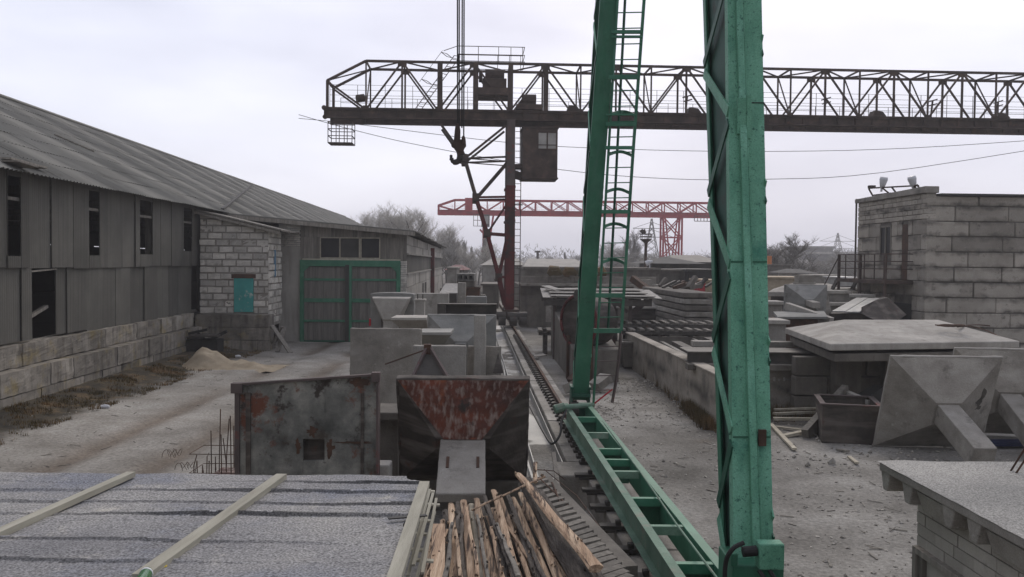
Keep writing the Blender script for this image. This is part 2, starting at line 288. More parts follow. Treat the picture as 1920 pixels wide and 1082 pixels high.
def blockwall(mb, org, dirv, length, z0, z1, bw, bh, depth, gap=.015, jit=.012, holes=(), top=None, nrm=None, vary=.35, seed=1, stagger=True):
    """blocks with joints: org on the outer face, dirv horizontal unit, thickness goes along -nrm"""
    rnd = random.Random(seed); dirv = Vector(dirv); org = Vector(org)
    nrm = Vector(nrm) if nrm is not None else dirv.cross(UPZ)
    z = z0; row = 0
    while z < z1-.02:
        zt = min(z+bh, z1); x = -bw*.5 if (row % 2 and stagger) else 0.0
        while x < length-.01:
            w = bw*(1+rnd.uniform(-.12, .12)) if stagger else bw
            a = max(x, 0)+gap; b = min(x+w, length)-gap; x += w
            if b-a < .03: continue
            segs = [(a, b)]
            for (ha, hb, hz0, hz1) in holes:
                if zt > hz0+.02 and z < hz1-.02:
                    ns = []
                    for (p, q) in segs:
                        if q <= ha or p >= hb: ns.append((p, q))
                        else:
                            if ha-p > .04: ns.append((p, ha))
                            if q-hb > .04: ns.append((hb, q))
                    segs = ns
            for (p, q) in segs:
                ta = zt-gap; tb = zt-gap
                if top: ta = min(ta, top(p)); tb = min(tb, top(q))
                zb = z+gap
                if ta-zb < .03 and tb-zb < .03: continue
                ta = max(ta, zb+.01); tb = max(tb, zb+.01)
                o = rnd.uniform(-jit, jit); off = nrm*o; e = [rnd.uniform(-jit, jit)*.5 for _ in range(4)]
                P = org+dirv*(p+e[0])+off; Q = org+dirv*(q+e[1])+off; B = -nrm*depth
                zz = Vector((0, 0, 1))
                mb.hexa([P+zz*(zb+e[2]), Q+zz*zb, Q+B+zz*zb, P+B+zz*zb, P+zz*ta, Q+zz*(tb+e[3]*.5), Q+B+zz*tb, P+B+zz*ta], .5+rnd.uniform(-vary, vary))
        z = zt; row += 1
def corr(mb, org, a, b, la, lb, period=.18, amp=.025, rows=4, lap=.012, sheet=1.1, seed=2, seg=4, sag=0.0):
    """corrugated sheets: waves run along a (length la); rows step along b (length lb)"""
    rnd = random.Random(seed); a = Vector(a).normalized(); b = Vector(b).normalized(); n = a.cross(b).normalized()
    if n.z < 0: n = -n
    org = Vector(org); ns = max(1, int(la/sheet)); step = la/ns; rl = lb/rows
    for r in range(rows):
        for s in range(ns):
            sh = .5+rnd.uniform(-.3, .3); k = max(2, int(step/period*seg)); vs = []
            dz = rnd.uniform(-.005, .005); ov = rnd.uniform(.03, .10)
            for j in (0, 1):
                for i in range(k+1):
                    t = s*step+step*i/k; w = math.sin(t/period*2*math.pi)*amp
                    bb = r*rl-(ov if j == 0 else 0) if r or j else -(ov*.6)
                    if j: bb = (r+1)*rl
                    sg = sag*mn.noise(Vector((t*.12, bb*.3, 3)))
                    lift = (lap*1.6 if j == 0 else 0)+dz
                    vs.append(org+a*t+b*bb+n*(w+lift+sg))
            mb.add(vs, [(i, i+1, k+2+i, k+1+i) for i in range(k)], sh)
HAZE = 0.001
# ------------------------------------------------------------------ ground
def smooth(a, b, x):
    t = max(0, min(1, (x-a)/(b-a))) if a != b else 0; return t*t*(3-2*t)
def gz(x, y):
    z = .035*mn.noise(Vector((x*.35, y*.35, 0)))+.012*mn.noise(Vector((x*1.7, y*1.7, 4)))+.006*mn.noise(Vector((x*6, y*6, 9)))
    # pit beside the runway
    p = smooth(-.9, -.2, x)*(1-smooth(1.0, 1.25, x))*(1-smooth(13.2, 14.2, y))*smooth(3, 4, y); z -= .85*p
    # wheel ruts of the road
    for rx in (-6.1, -7.9): z -= .07*math.exp(-((x-rx-.25*mn.noise(Vector((y*.1, rx, 0))))/.28)**2)*smooth(8, 10, y)*(1-smooth(38, 42, y))
    # verge rises to wall
    z += .16*smooth(-10.2, -11.6, x)*(1-smooth(33, 36, y)) if x < -10.2 else 0
    return z
def axis(a, b, n, far_a, far_b):
    mid = [a+(b-a)*i/n for i in range(n+1)]
    lo = []; d = (b-a)/n; x = a
    while x > far_a: d *= 1.45; x -= d; lo.append(max(x, far_a))
    hi = []; d = (b-a)/n; x = b
    while x < far_b: d *= 1.45; x += d; hi.append(min(x, far_b))
    return lo[::-1]+mid+hi
def gmask(x, y):
    n1 = mn.noise(Vector((x*.5, y*.5, 2)))*.5; n2 = mn.noise(Vector((x*1.6, y*1.6, 5)))*.35
    road = smooth(-10.5, -9.3, x+n1+n2)*(1-smooth(-4.6, -3.2, x+n1))*smooth(-5, 2, y)*(1-smooth(44, 60, y))
    weed = smooth(-9.6, -10.5, x+n1+n2) if x < -8 and y < 36 else 0
    weed = max(weed, .9*smooth(10.5, 11.5, y)*math.exp(-((y-20.2+n1)/.9)**2)*smooth(5.2, 6.2, x))
    if 3 < x < 6 and 17 < y < 31: weed = max(weed, .6*math.exp(-((x-4.35+n2)/.35)**2))
    rut = 0
    for rx in (-6.1, -7.9): rut += math.exp(-((x-rx-.25*mn.noise(Vector((y*.1, rx, 0))))/.33)**2)
    rut *= road*smooth(.0, .35, .35+mn.noise(Vector((x*.2, y*.25, 8))))
    if y > 60: weed = max(weed, .6)
    return road, weed, min(rut, 1)
gm = bpy.data.materials.new('dirt_ground'); gm.use_nodes = True
def ground_mat(m):
    nt = m.node_tree; Lk = nt.links.new; bs = nt.nodes['Principled BSDF']; geo = nd(nt, 'ShaderNodeNewGeometry')
    def noi(s, d=8, r=.62):
        n = nd(nt, 'ShaderNodeTexNoise'); n.inputs['Scale'].default_value = s; n.inputs['Detail'].default_value = d; n.inputs['Roughness'].default_value = r; Lk(geo.outputs['Position'], n.inputs['Vector']); return n.outputs['Fac']
    def ramp(v, st):
        r = nd(nt, 'ShaderNodeValToRGB'); e = r.color_ramp.elements
        while len(e) < len(st): e.new(.5)
        for q, (p, c) in zip(e, st): q.position = p; q.color = (*c, 1)
        Lk(v, r.inputs[0]); return r.outputs[0]
    def mix(f, a, b, bl='MIX'):
        x = nd(nt, 'ShaderNodeMix', data_type='RGBA', blend_type=bl); 
        if isinstance(f, float): x.inputs[0].default_value = f
        else: Lk(f, x.inputs[0])
        Lk(a, x.inputs[6]); Lk(b, x.inputs[7]); return x.outputs[2]
    def at(n): a = nd(nt, 'ShaderNodeAttribute', attribute_name=n); return a.outputs['Fac']
    def mul(a, b):
        x = nd(nt, 'ShaderNodeMath', operation='MULTIPLY'); Lk(a, x.inputs[0])
        if isinstance(b, float): x.inputs[1].default_value = b
        else: Lk(b, x.inputs[1])
        return x.outputs[0]
    dirt = ramp(noi(.45), [(.34, (.16, .148, .126)), (.5, (.255, .238, .208)), (.64, (.36, .34, .302))])
    road = ramp(noi(.7), [(.3, (.22, .2, .168)), (.5, (.31, .288, .25)), (.7, (.40, .378, .335))])
    weed = ramp(noi(1.6), [(.36, (.035, .032, .026)), (.52, (.068, .056, .038)), (.66, (.14, .095, .05))])
    rutc = ramp(noi(1.1), [(.3, (.13, .105, .08)), (.7, (.22, .18, .14))])
    c = mix(at('road'), dirt, road); c = mix(mul(at('rut'), .95), c, rutc); c = mix(at('weed'), c, weed)
    fine = ramp(noi(16, 6, .7), [(.34, (.68, .68, .67)), (.5, (.98, .98, .98)), (.68, (1.28, 1.28, 1.27))]); c = mix(1.0, c, fine, 'MULTIPLY')
    big = ramp(noi(.13, 3), [(.38, (.74, .74, .74)), (.62, (1.18, 1.18, 1.18))]); c = mix(1.0, c, big, 'MULTIPLY')
    Lk(c, bs.inputs['Base Color']); bs.inputs['Roughness'].default_value = .95; bs.inputs['Specular IOR Level'].default_value = .15
    bp = nd(nt, 'ShaderNodeBump'); bp.inputs['Strength'].default_value = .9; bp.inputs['Distance'].default_value = .03
    Lk(noi(9, 9, .7), bp.inputs['Height']); Lk(bp.outputs[0], bs.inputs['Normal'])
ground_mat(gm)
def sheet(name, xs, ys, zf, m):
    vs = [(x, y, zf(x, y)) for y in ys for x in xs]; n = len(xs)
    fs = [(j*n+i, j*n+i+1, (j+1)*n+i+1, (j+1)*n+i) for j in range(len(ys)-1) for i in range(n-1)]
    me = bpy.data.meshes.new(name); me.from_pydata(vs, [], fs)
    ms = [gmask(v[0], v[1]) for v in vs]
    for k, an in enumerate(('road', 'weed', 'rut')):
        a = me.attributes.new(an, 'FLOAT', 'POINT'); a.data.foreach_set('value', [q[k] for q in ms])
    me.polygons.foreach_set('use_smooth', [True]*len(fs)); me.materials.append(m)
    o = bpy.data.objects.new(name, me); COL.objects.link(o); o['kind'] = 'structure'; return o
sheet('ground', axis(-14, 18, 230, -1300, 1300), axis(3, 46, 250, -60, 1300), lambda x, y: gz(x, y) if (abs(x) < 60 and y < 120) else 0, gm)
sheet('dirt_road', [-11+.16*i for i in range(54)], [2+.25*i for i in range(170)], lambda x, y: gz(x, y)+.006, gm)
# low hills at the horizon
mb = MB(); n = 90; rows = []
for j, (dy, hh) in enumerate(((0, 0), (80, .55), (160, 1), (240, .8))):
    rows.append([(-1200+2400*i/n, 900+dy, hh*(5+8*(.5+.5*mn.noise(Vector((i*.09, 1, 0))))+2.2*mn.noise(Vector((i*.4, 5, 0))))) for i in range(n+1)])
mb.add([p for r in rows for p in r], [(j*(n+1)+i, j*(n+1)+i+1, (j+1)*(n+1)+i+1, (j+1)*(n+1)+i) for j in range(3) for i in range(n)])
o = mb.build('hills', MT['far'], smooth=True); o['kind'] = 'structure'

# rubble and weeds
def stones(name, n, region, smin, smax, seed, label):
    rnd = random.Random(seed); mb = MB()
    for _ in range(n):
        x, y = region(rnd); z = gz(x, y); s = smin*(smax/smin)**(rnd.random()**1.9)
        fl = rnd.uniform(.35, .8); a = rnd.uniform(0, 6.28); ca, sa = math.cos(a), math.sin(a); vs = []
        for (u, v, w) in ((1, 0, 0), (-1, 0, 0), (0, 1, 0), (0, -1, 0), (0, 0, 1), (0, 0, -1), (.6, .6, .5), (-.6, .5, .55)):
            u *= s*rnd.uniform(.6, 1.3); v *= s*rnd.uniform(.5, 1); w *= s*fl*rnd.uniform(.7, 1.2)
            vs.append((x+u*ca-v*sa, y+u*sa+v*ca, z+w+s*.2))
        mb.add(vs, [(4, 6, 2), (4, 0, 6), (6, 0, 2), (4, 7, 1), (4, 2, 7), (7, 2, 1), (4, 1, 3), (4, 3, 0), (5, 2, 0), (5, 1, 2), (5, 3, 1), (5, 0, 3)], rnd.uniform(.1, 1))
    o = mb.build(name, MT['stone']); tag(o, label, 'rubble', kind='stuff')
def reg_right(r):
    while True:
        y = 7.5+19*(r.random()**1.3); x = r.uniform(2.0, 9.5 if y < 20 else 4.3)
        if mn.noise(Vector((x*.6, y*.6, 1)))+.4*mn.noise(Vector((x*2.4, y*2.4, 1))) > r.uniform(-.45, .25): return x, y
stones('rubble', 6000, reg_right, .005, .05, 11, 'small broken stones scattered over the grey dirt yard right of the crane rail')
stones('road_gravel', 2200, lambda r: (r.uniform(-11, -3), 9+r.random()*26), .006, .03, 12, 'loose gravel scattered over the dirt road and its verge')
def chips():
    r = random.Random(41); mb = MB()
    for _ in range(480):
        x, y = reg_right(r) if r.random() < .7 else (r.uniform(-10.8, -4), r.uniform(10, 34)); z = gz(x, y)+.01; a = r.uniform(0, 3.14); l = r.uniform(.02, .13)
        mb.bar((x-math.cos(a)*l, y-math.sin(a)*l, z), (x+math.cos(a)*l, y+math.sin(a)*l, z+r.uniform(0, .02)), r.uniform(.008, .025), .008, sh=r.random())
    o = mb.build('wood_chips', MT['grey_wood']); tag(o, 'dark splinters and chips of wood scattered over the dirt', 'debris', kind='stuff')
chips()
def tufts(name, n, region, hmin, hmax, seed, label):
    rnd = random.Random(seed); mb = MB()
    for _ in range(n):
        x, y = region(rnd); z = gz(x, y)-.01; sh = rnd.uniform(0, 1)
        for k in range(6):
            h = rnd.uniform(hmin, hmax); a = rnd.uniform(0, 6.28); l = rnd.uniform(.1, .6)*h; w = rnd.uniform(.004, .01)
            ca, sa = math.cos(a), math.sin(a); bx, by = x+rnd.uniform(-.05, .05), y+rnd.uniform(-.05, .05)
            mb.add([(bx-sa*w, by+ca*w, z), (bx+sa*w, by-ca*w, z), (bx+ca*l, by+sa*l, z+h)], [(0, 1, 2)], sh)
    o = mb.build(name, MT['grass']); tag(o, label, 'grass', kind='stuff')
def reg_left(r):
    while True:
        y = r.uniform(13, 34); x = r.uniform(-11.55, -9.7)
        if mn.noise(Vector((x*.8, y*.8, 3)))+.5*mn.noise(Vector((x*3, y*3, 3))) > r.uniform(-.1, .35): return x, y
tufts('weeds', 4200, reg_left, .02, .11, 21, 'dry brown and green weeds along the foot of the block wall')
def reg_pen(r):
    k = r.random()
    if k < .5: return 4.45-abs(r.gauss(0, .12)), r.uniform(18.4, 21)
    if k < .6: return 4.4-abs(r.gauss(0, .1)), r.uniform(18, 30)
    return r.uniform(5.5, 8), 20.5-abs(r.gauss(0, .35))
tufts('dry_grass', 1300, reg_pen, .06, .33, 22, 'yellow dry grass growing at the foot of the concrete pen walls')

# ------------------------------------------------------------------ left warehouse
sh_ = thing('warehouse', 'long grey warehouse with corrugated asbestos roof and tall dark slits, on a block plinth', 'warehouse', (-12.0, 20, 0), TH)
def shole(x0, y0, x1, y1):
    a, zt0 = ps(sh_, x0, (y0), 0); b, zt1 = ps(sh_, x1, y0, 0); _, zb = ps(sh_, (x0+x1)/2, y1, 0)
    return (min(a, b), max(a, b), zb, max(zt0, zt1))
holes = [shole(12, 330, 37, 480), shole(165, 356, 186, 479), shole(261, 370, 286, 477), shole(344, 388, 359, 471)]
holes = [(a, b, z0, 5.55) for a, b, z0, _ in holes]
a0, _ = ps(sh_, 62, 560); a1, _ = ps(sh_, 110, 560)
low = (a0, a1, 1.55, ps(sh_, 86, 497)[1]); a2, _ = ps(sh_, 362, 540); a3, _ = ps(sh_, 373, 540)
holes2 = [low, (a2, a3, 1.6, 3.4)]
Y0, Y1, ZB, ZM, ZE = -16.0, 110.0, 1.5, 3.42, 5.68
def wallcells(mb, x, y0, y1, z0, z1, hs, sheetw, seed, th=.03):
    rnd = random.Random(seed); cuts = [y0]; y = y0
    while y < y1: y += sheetw*rnd.uniform(.85, 1.1); cuts.append(min(y, y1))
    for i in range(len(cuts)-1):
        a, b = cuts[i], cuts[i+1]; off = rnd.uniform(-.02, .03); s = rnd.uniform(.15, .85); dz = rnd.uniform(-.04, .04)
        pts = sorted(set([a, b]+[h for q in hs for h in q[:2] if a < h < b]))
        for p, q in zip(pts, pts[1:]):
            c = (p+q)/2; zz = [(z0, z1)]
            for (ha, hb, hz0, hz1) in hs:
                if ha-.001 <= c <= hb+.001: zz = [(u, v) for (u, v) in ((z0, max(z0, hz0)), (min(z1, hz1), z1)) if v-u > .03]
            for (u, v) in zz: mb.box(x+off-th, p+.009, u+(dz if u == z0 else 0), x+off, q-.009, v, s)
mb = MB(); wallcells(mb, 0, Y0, 14.6, ZM-.08, ZE+.1, holes, 1.12, 3); wallcells(mb, -.05, Y0, 14.6, ZB, ZM+.06, holes2, 1.12, 4)
wallcells(mb, 0, 14.6, Y1, ZB, ZE+.1, [], 2.4, 5)
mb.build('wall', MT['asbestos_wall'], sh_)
mb = MB()
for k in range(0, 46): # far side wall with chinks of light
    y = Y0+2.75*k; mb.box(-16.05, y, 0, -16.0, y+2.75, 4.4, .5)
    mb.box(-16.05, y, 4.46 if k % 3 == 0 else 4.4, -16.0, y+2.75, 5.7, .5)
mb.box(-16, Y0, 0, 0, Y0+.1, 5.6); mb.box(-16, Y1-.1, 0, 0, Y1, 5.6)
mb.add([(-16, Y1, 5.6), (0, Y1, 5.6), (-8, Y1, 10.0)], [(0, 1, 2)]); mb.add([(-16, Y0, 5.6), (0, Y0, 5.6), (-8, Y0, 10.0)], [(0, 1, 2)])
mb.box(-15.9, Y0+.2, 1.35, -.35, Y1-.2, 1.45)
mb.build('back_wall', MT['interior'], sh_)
mb = MB()
for (a, b, z0, z1) in holes:
    m1 = MB(); m1.box(-.09, a-.1, 4.98, -.04, b+.1, 5.06, .4); m1.build('slit_rail', MT['grey_wood'], sh_); m1 = MB(); m1.box(-.25, a-.02, z0, -.12, a+.2, 5.5, .6); m1.build('slit_post', MT['grey_wood'], sh_)
for k in range(12):
    y = Y0+2+k*6.0; mb = MB(); mb.box(-.4, y-.1, 1.5, -.2, y+.1, 5.7, .3); mb.bar((-.3, y, 5.5), (-8, y, 9.6), .14, .2, sh=.3); mb.bar((-.3, y, 5.5), (-15.7, y, 5.5), .14, .2, sh=.3); mb.build('roof_truss', MT['grey_wood'], sh_)
# roof, front and back slopes
mb = MB(); rx, rz_ = -8.0, 10.05; ex, ez = .42, 5.62; sv = Vector((rx-ex, 0, rz_-ez)); 
corr(mb, (ex, Y0-.5, ez), (0, 1, 0), sv, Y1-Y0+1.0, sv.length, .19, .024, 8, .012, 1.15, 5, 3, sag=.05)
mb.build('roof', MT['asbestos_roof'], sh_, smooth=False)
mb = MB(); mb.add([(rx, Y0-.5, rz_), (rx, Y1+.5, rz_), (-16.4, Y1+.5, ez), (-16.4, Y0-.5, ez)], [(0, 1, 2, 3)]); 
mb.build('rear_roof', MT['asbestos_roof'], sh_)
mb = MB(); mb.tube([(rx, Y0-.5+i*4, rz_+.03+.03*mn.noise(Vector((i*.7, 0, 0)))) for i in range(int((Y1-Y0+1)/4)+1)], .09, 6); mb.build('ridge_cap', MT['asbestos_roof'], sh_)
# timber batten lying on the roof and a loose sheet
def on_roof(px, py, up=.05):
    m = ROOTM[sh_.name].inverted(); o = m @ CP; d = m.to_3x3() @ D(px, py); nn = Vector((rz_-ez, 0, -(rx-ex))).normalized()
    if nn.z < 0: nn = -nn
    t = (Vector((ex, 0, ez))-o).dot(nn)/d.dot(nn); return o+d*t+nn*up
mb = MB(); mb.bar(on_roof(416, 394), on_roof(471, 349), .14, .08, sh=.1); mb.build('roof_batten', MT['roof_dark'], sh_)
mb = MB(); mb.bar(on_roof(101, 254), on_roof(175, 286), .06, .04, sh=.8); mb.build('thin_strip', MT['grey_wood'], sh_); mb = MB()
mb.bar(on_roof(0, 300), on_roof(70, 318), .5, .05, sh=.9); mb.bar(on_roof(0, 304, .03), on_roof(40, 316, .03), .9, .03, sh=.7)
mb.build('loose_sheet', MT['grey_wood'], sh_)
mb = MB()
mb.bar(*(Vector((-.3, low[0]+.1, 2.0)), Vector((-.3, low[1]-.05, 2.3))), .1, .08, sh=.9); mb.bar((-.35, low[0]+.5, 1.5), (-.35, low[0]+.4, 3.3), .1, .1)
mb.bar((-.05, low[0], 3.25), (-.05, low[1], 3.3), .04, .04, sh=.8)
mb.build('broken_slat', MT['grey_wood'], sh_)

# ------------------------------------------------------------------ block plinth wall
pw = thing('block_wall', 'stained concrete block plinth wall running below the long warehouse', 'wall', (-12.0, 20, 0), TH)
mb = MB(); blockwall(mb, (.42, -14, 0), (0, 1, 0), 27.7, -.2, .95, 1.25, .575, .6, .012, .03, vary=.4, seed=5)
mb.build('lower_course', MT['old_block'], pw, disp=(.07, .25, 3))
mb = MB(); blockwall(mb, (.12, -14, 0), (0, 1, 0), 27.4, .95, 1.5, 2.4, .56, .5, .015, .03, vary=.35, seed=6)
mb.build('upper_course', MT['old_block'], pw, disp=(.12, .3, 3))
mb = MB(); mb.box(-.3, -14, -.2, .36, 13.6, .9); mb.box(-.3, -14, .9, .05, 13.4, 1.46); mb.build('core', MT['mortar'], pw)
rw = thing('retaining_wall', 'low three-course concrete block wall below the white block house', 'wall', (-12.45, 33.5, 0), TH)
wl, _ = pl(rw, 505, 640, 0)
mb = MB(); blockwall(mb, (0, 0, 0), (1, 0, 0), wl, -.1, 1.43, 1.3, .51, .5, .012, .02, vary=.3, seed=8)
mb.build('courses', MT['old_block'], rw, disp=(.07, .25, 3))
mb = MB(); mb.box(.02, .05, -.1, wl-.03, .9, 1.4); mb.build('core', MT['mortar'], rw)

# ------------------------------------------------------------------ white block house
bh = thing('block_house', 'small white block lean-to with a boarded turquoise window', 'house', (-12.5, 34.1, 0), TH)
xc, _ = pl(bh, 504, 500); hl = (lambda x: 5.48-(5.48-4.86)*(x/xc))
tx0, _ = pl(bh, 438, 550); tx1, tz1 = pl(bh, 476, 522); _, tz0 = pl(bh, 455, 585); _, lz = pl(bh, 455, 514)
mb = MB(); blockwall(mb, (0, 0, 0), (1, 0, 0), xc, 1.43, 5.5, .58, .27, .3, .032, .03, holes=[(tx0, tx1, tz0, lz)], top=hl, vary=.45, seed=9)
blockwall(mb, (xc, .02, 0), (0, 1, 0), 2.3, 1.0, 4.86, .58, .27, .3, .032, .03, vary=.4, seed=10)
mb.build('wall', MT['white_block'], bh, disp=(.05, .12, 2))
mb = MB(); mb.hexa([(0.03, .03, .9), (xc-.03, .03, .9), (xc-.03, 2.3, .9), (0.03, 2.3, .9), (.03, .03, 5.42), (xc-.03, .03, 4.82), (xc-.03, 2.3, 4.82), (.03, 2.3, 5.42)]); mb.build('mortar_core', MT['mortar_light'], bh)
mb = MB(); mb.box(tx0+.02, -.02, tz0, tx1-.02, .04, tz1); mb.build('window_board', MT['teal'], bh)
mb = MB(); mb.box(tx0-.08, -.03, tz1, tx1+.08, .06, lz); mb.build('lintel', MT['rust'], bh)
mb = MB(); s0, _ = ps(bh, 513, 540, xc); mb.box(xc-.02, .95, 2.9, xc+.04, 1.08, 4.0); mb.build('side_window', MT['blue'], bh)
mb = MB()
for k in range(5): mb.hexa([(-.2, -.3+k*.8, 5.56), (xc+.55, -.3+k*.8, 4.74), (xc+.55, .46+k*.8, 4.74), (-.2, .46+k*.8, 5.56), (-.2, -.3+k*.8, 5.61), (xc+.55, -.3+k*.8, 4.8), (xc+.55, .46+k*.8, 4.8), (-.2, .46+k*.8, 5.61)], .4+.1*k)
mb.hexa([(-.2, -.26, 5.42), (xc+.5, -.26, 4.62), (xc+.5, -.2, 4.62), (-.2, -.2, 5.42), (-.2, -.26, 5.54), (xc+.5, -.26, 4.73), (xc+.5, -.2, 4.73), (-.2, -.2, 5.54)], .8)
mb.build('roof', MT['grey_wood'], bh)

# ------------------------------------------------------------------ workshop with the green gate
ws = thing('workshop', 'grey plank-fronted workshop with three dark windows above a green-framed gate', 'workshop', (-9.95, 37.5, 0), TH)
gx0, _ = pl(ws, 563, 560); gx1, gz1 = pl(ws, 751, 489); wxr, _ = pl(ws, 762, 560)
ztl = 5.25; ztr = 4.86
topw = lambda x: ztl+(ztr-ztl)*x/wxr-.05
mb = MB(); mb.box(-.3, 0, 0, gx0, .4, 4.2); mb.build('pier', MT['plaster'], ws)
mb = MB(); blockwall(mb, (-.3, -.02, 0), (1, 0, 0), gx0+.3, 4.2, 5.2, .26, .088, .38, .008, .008, vary=.3, seed=12); mb.build('brick_infill', MT['white_block'], ws)
mb = MB(); blockwall(mb, (gx1, -.02, 0), (1, 0, 0), wxr-gx1, 0, gz1, .3, .1, .35, .008, .008, vary=.3, seed=13); mb.build('corner_brick', MT['white_block'], ws)
wz0 = pl(ws, 650, 483)[1]; wz1 = pl(ws, 650, 447)[1]; wins = [(pl(ws, a, 465)[0], pl(ws, b, 465)[0]) for a, b in ((602, 636), (639, 673), (678, 711))]
mb = MB(); rnd = random.Random(3); x = gx0
whs = [(a, b, wz0, wz1) for a, b in wins]
blockwall(mb, (gx0, 0, 0), (1, 0, 0), wxr-gx0, gz1, wz1+.05, .15, 4, .05, .003, .006, holes=[(a-gx0, b-gx0, wz0, wz1) for a, b in wins], vary=.4, seed=14, stagger=False)
blockwall(mb, (gx0, .02, 0), (1, 0, 0), wxr-gx0, wz1+.05, 5.3, .19, 4, .05, .003, .006, top=lambda x: topw(x+gx0), vary=.4, seed=15, stagger=False)
mb.build('plank_front', MT['grey_wood'], ws)
# planks around windows are full-height strips; window pieces
for i, (a, b) in enumerate(wins):
    f = MB(); f.box(a-.04, -.04, wz0-.05, b+.04, .0, wz0); f.box(a-.04, -.04, wz1, b+.04, 0, wz1+.05); f.box(a-.05, -.04, wz0, a, 0, wz1); f.box(b, -.04, wz0, b+.05, 0, wz1)
    w = f.build('window', MT['plank'], ws); p = MB(); p.box(a, .01, wz0, b, .02, wz1); p.build('pane', MT['glass'] if i != 1 else MT['roof_dark'], w)
mb = MB(); mb.box(gx0+.1, -.05, wz0-.16, gx1, .0, wz0-.055, .8); mb.build('sill_board', MT['plank'], ws)
# gate
mb = MB(); fw = .17
mb.box(gx0, -.12, .0, gx0+fw, 0.02, gz1); mb.box(gx1-fw, -.12, 0, gx1, .02, gz1); mb.box(gx0+fw, -.12, gz1-.27, gx1-fw, .02, gz1)
for (cx, sx) in ((gx0+fw, 1), (gx1-fw, -1)): mb.prism([(cx, gz1-.27), (cx+sx*.25, gz1-.27), (cx, gz1-.5)], 'y', -.1, 0)
gf = mb.build('gate_frame', MT['green'], ws)
mid = pl(ws, 655, 560)[0]
for (a, b, yy) in ((gx0+fw+.01, mid-.17, 0), (mid+.12, gx1-fw-.01, 0)):
    m1 = MB(); blockwall(m1, (a, -.04, 0), (1, 0, 0), b-a, .08, gz1-.29, .12, 4, .04, .002, .004, vary=.5, seed=16+int(a), stagger=False)
    leaf = m1.build('gate_leaf', MT['gate_wood'], ws); m2 = MB()
    for zz, hh in ((.25, .0), (.88, .1), (1.75, .17), (2.7, .1)):
        if hh: m2.box(a, -.075, zz, b, -.042, zz+hh)
    m2.build('cross_rail', MT['green'], leaf)
mb = MB(); mb.box(mid-.17, -.13, .03, mid+.005, -.03, gz1-.2, .3); mb.build('gate_post', MT['roof_dark'], ws)
mb = MB(); mb.box(mid+.006, -.16, .03, mid+.12, -.03, gz1-.2); mb.build('gate_stile', MT['green'], ws)
mb = MB(); mb.box(gx0, -.1, 0, gx1, .05, .07); mb.build('threshold', MT['green_dark'], ws)
# side wall: concrete panels with ledges
SL = 42.0
mb = MB(); blockwall(mb, (wxr, .05, 0), (0, 1, 0), SL, 0, 3.0, 1.5, .6, .3, .012, .012, vary=.3, seed=20); blockwall(mb, (wxr, .05, 0), (0, 1, 0), SL, 3.9, 4.75, 3, .42, .3, .01, .02, vary=.3, seed=21)
mb.build('side_wall', MT['plaster'], ws)
mb = MB(); blockwall(mb, (wxr-.06, .05, 0), (0, 1, 0), SL, 3.0, 3.9, 1.2, .9, .1, .01, .0, vary=.2, seed=22); mb.build('side_glazing', MT['asbestos_wall'], ws)
mb = MB(); mb.box(wxr-.1, .05, 2.98, wxr+.06, SL, 3.05); mb.box(wxr-.1, .05, 3.88, wxr+.08, SL, 3.95); mb.build('ledge', MT['concrete_light'], ws)
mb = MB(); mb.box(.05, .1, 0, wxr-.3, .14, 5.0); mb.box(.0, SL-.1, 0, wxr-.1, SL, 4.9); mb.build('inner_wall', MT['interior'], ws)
for yy in (12, 14.5): m1 = MB(); m1.box(wxr-.02, yy, 0, wxr+.03, yy+1.1, 2.3); m1.build('side_door', MT['steel'], ws)
mb = MB(); mb.box(wxr, 21, 0, wxr+.25, 21.6, 4.5); mb.build('downpipe', MT['crane_red'], ws)
# roof
mb = MB(); rn = random.Random(5)
for k in range(44):
    y = -.35+k*.98; d = rn.uniform(-.03, .03)
    mb.hexa([(-2.6, y, 5.56+d), (wxr+.45, y, 4.86+d), (wxr+.45, y+1.0, 4.86+d), (-2.6, y+1.0, 5.56+d), (-2.6, y, 5.61+d), (wxr+.45, y, 4.91+d), (wxr+.45, y+1.0, 4.91+d), (-2.6, y+1.0, 5.61+d)], rn.uniform(.3, .7))
mb.build('roof', MT['asbestos_roof'], ws)
mb = MB(); s_ = (4.86-5.56)/(wxr+.45+2.6)
def rl(x): return 5.56+s_*(x+2.6)
for (xa, xb, dy, c) in ((-2.4, 2.0, 0, .8), (.6, wxr+.4, -.03, .95)):
    mb.hexa([(xa, -.42+dy, rl(xa)-.17), (xb, -.42+dy, rl(xb)-.17), (xb, -.37+dy, rl(xb)-.17), (xa, -.37+dy, rl(xa)-.17), (xa, -.42+dy, rl(xa)+.0), (xb, -.42+dy, rl(xb)+.0), (xb, -.37+dy, rl(xb)+.0), (xa, -.37+dy, rl(xa)+.0)], c)
mb.hexa([(-2.4, -.35, rl(-2.4)-.04), (wxr, -.35, rl(wxr)-.04), (wxr, 0, rl(wxr)-.04), (-2.4, 0, rl(-2.4)-.04), (-2.4, -.35, rl(-2.4)-.01), (wxr, -.35, rl(wxr)-.01), (wxr, 0, rl(wxr)-.01), (-2.4, 0, rl(-2.4)-.01)], .3)
mb.build('fascia', MT['grey_wood'], ws)

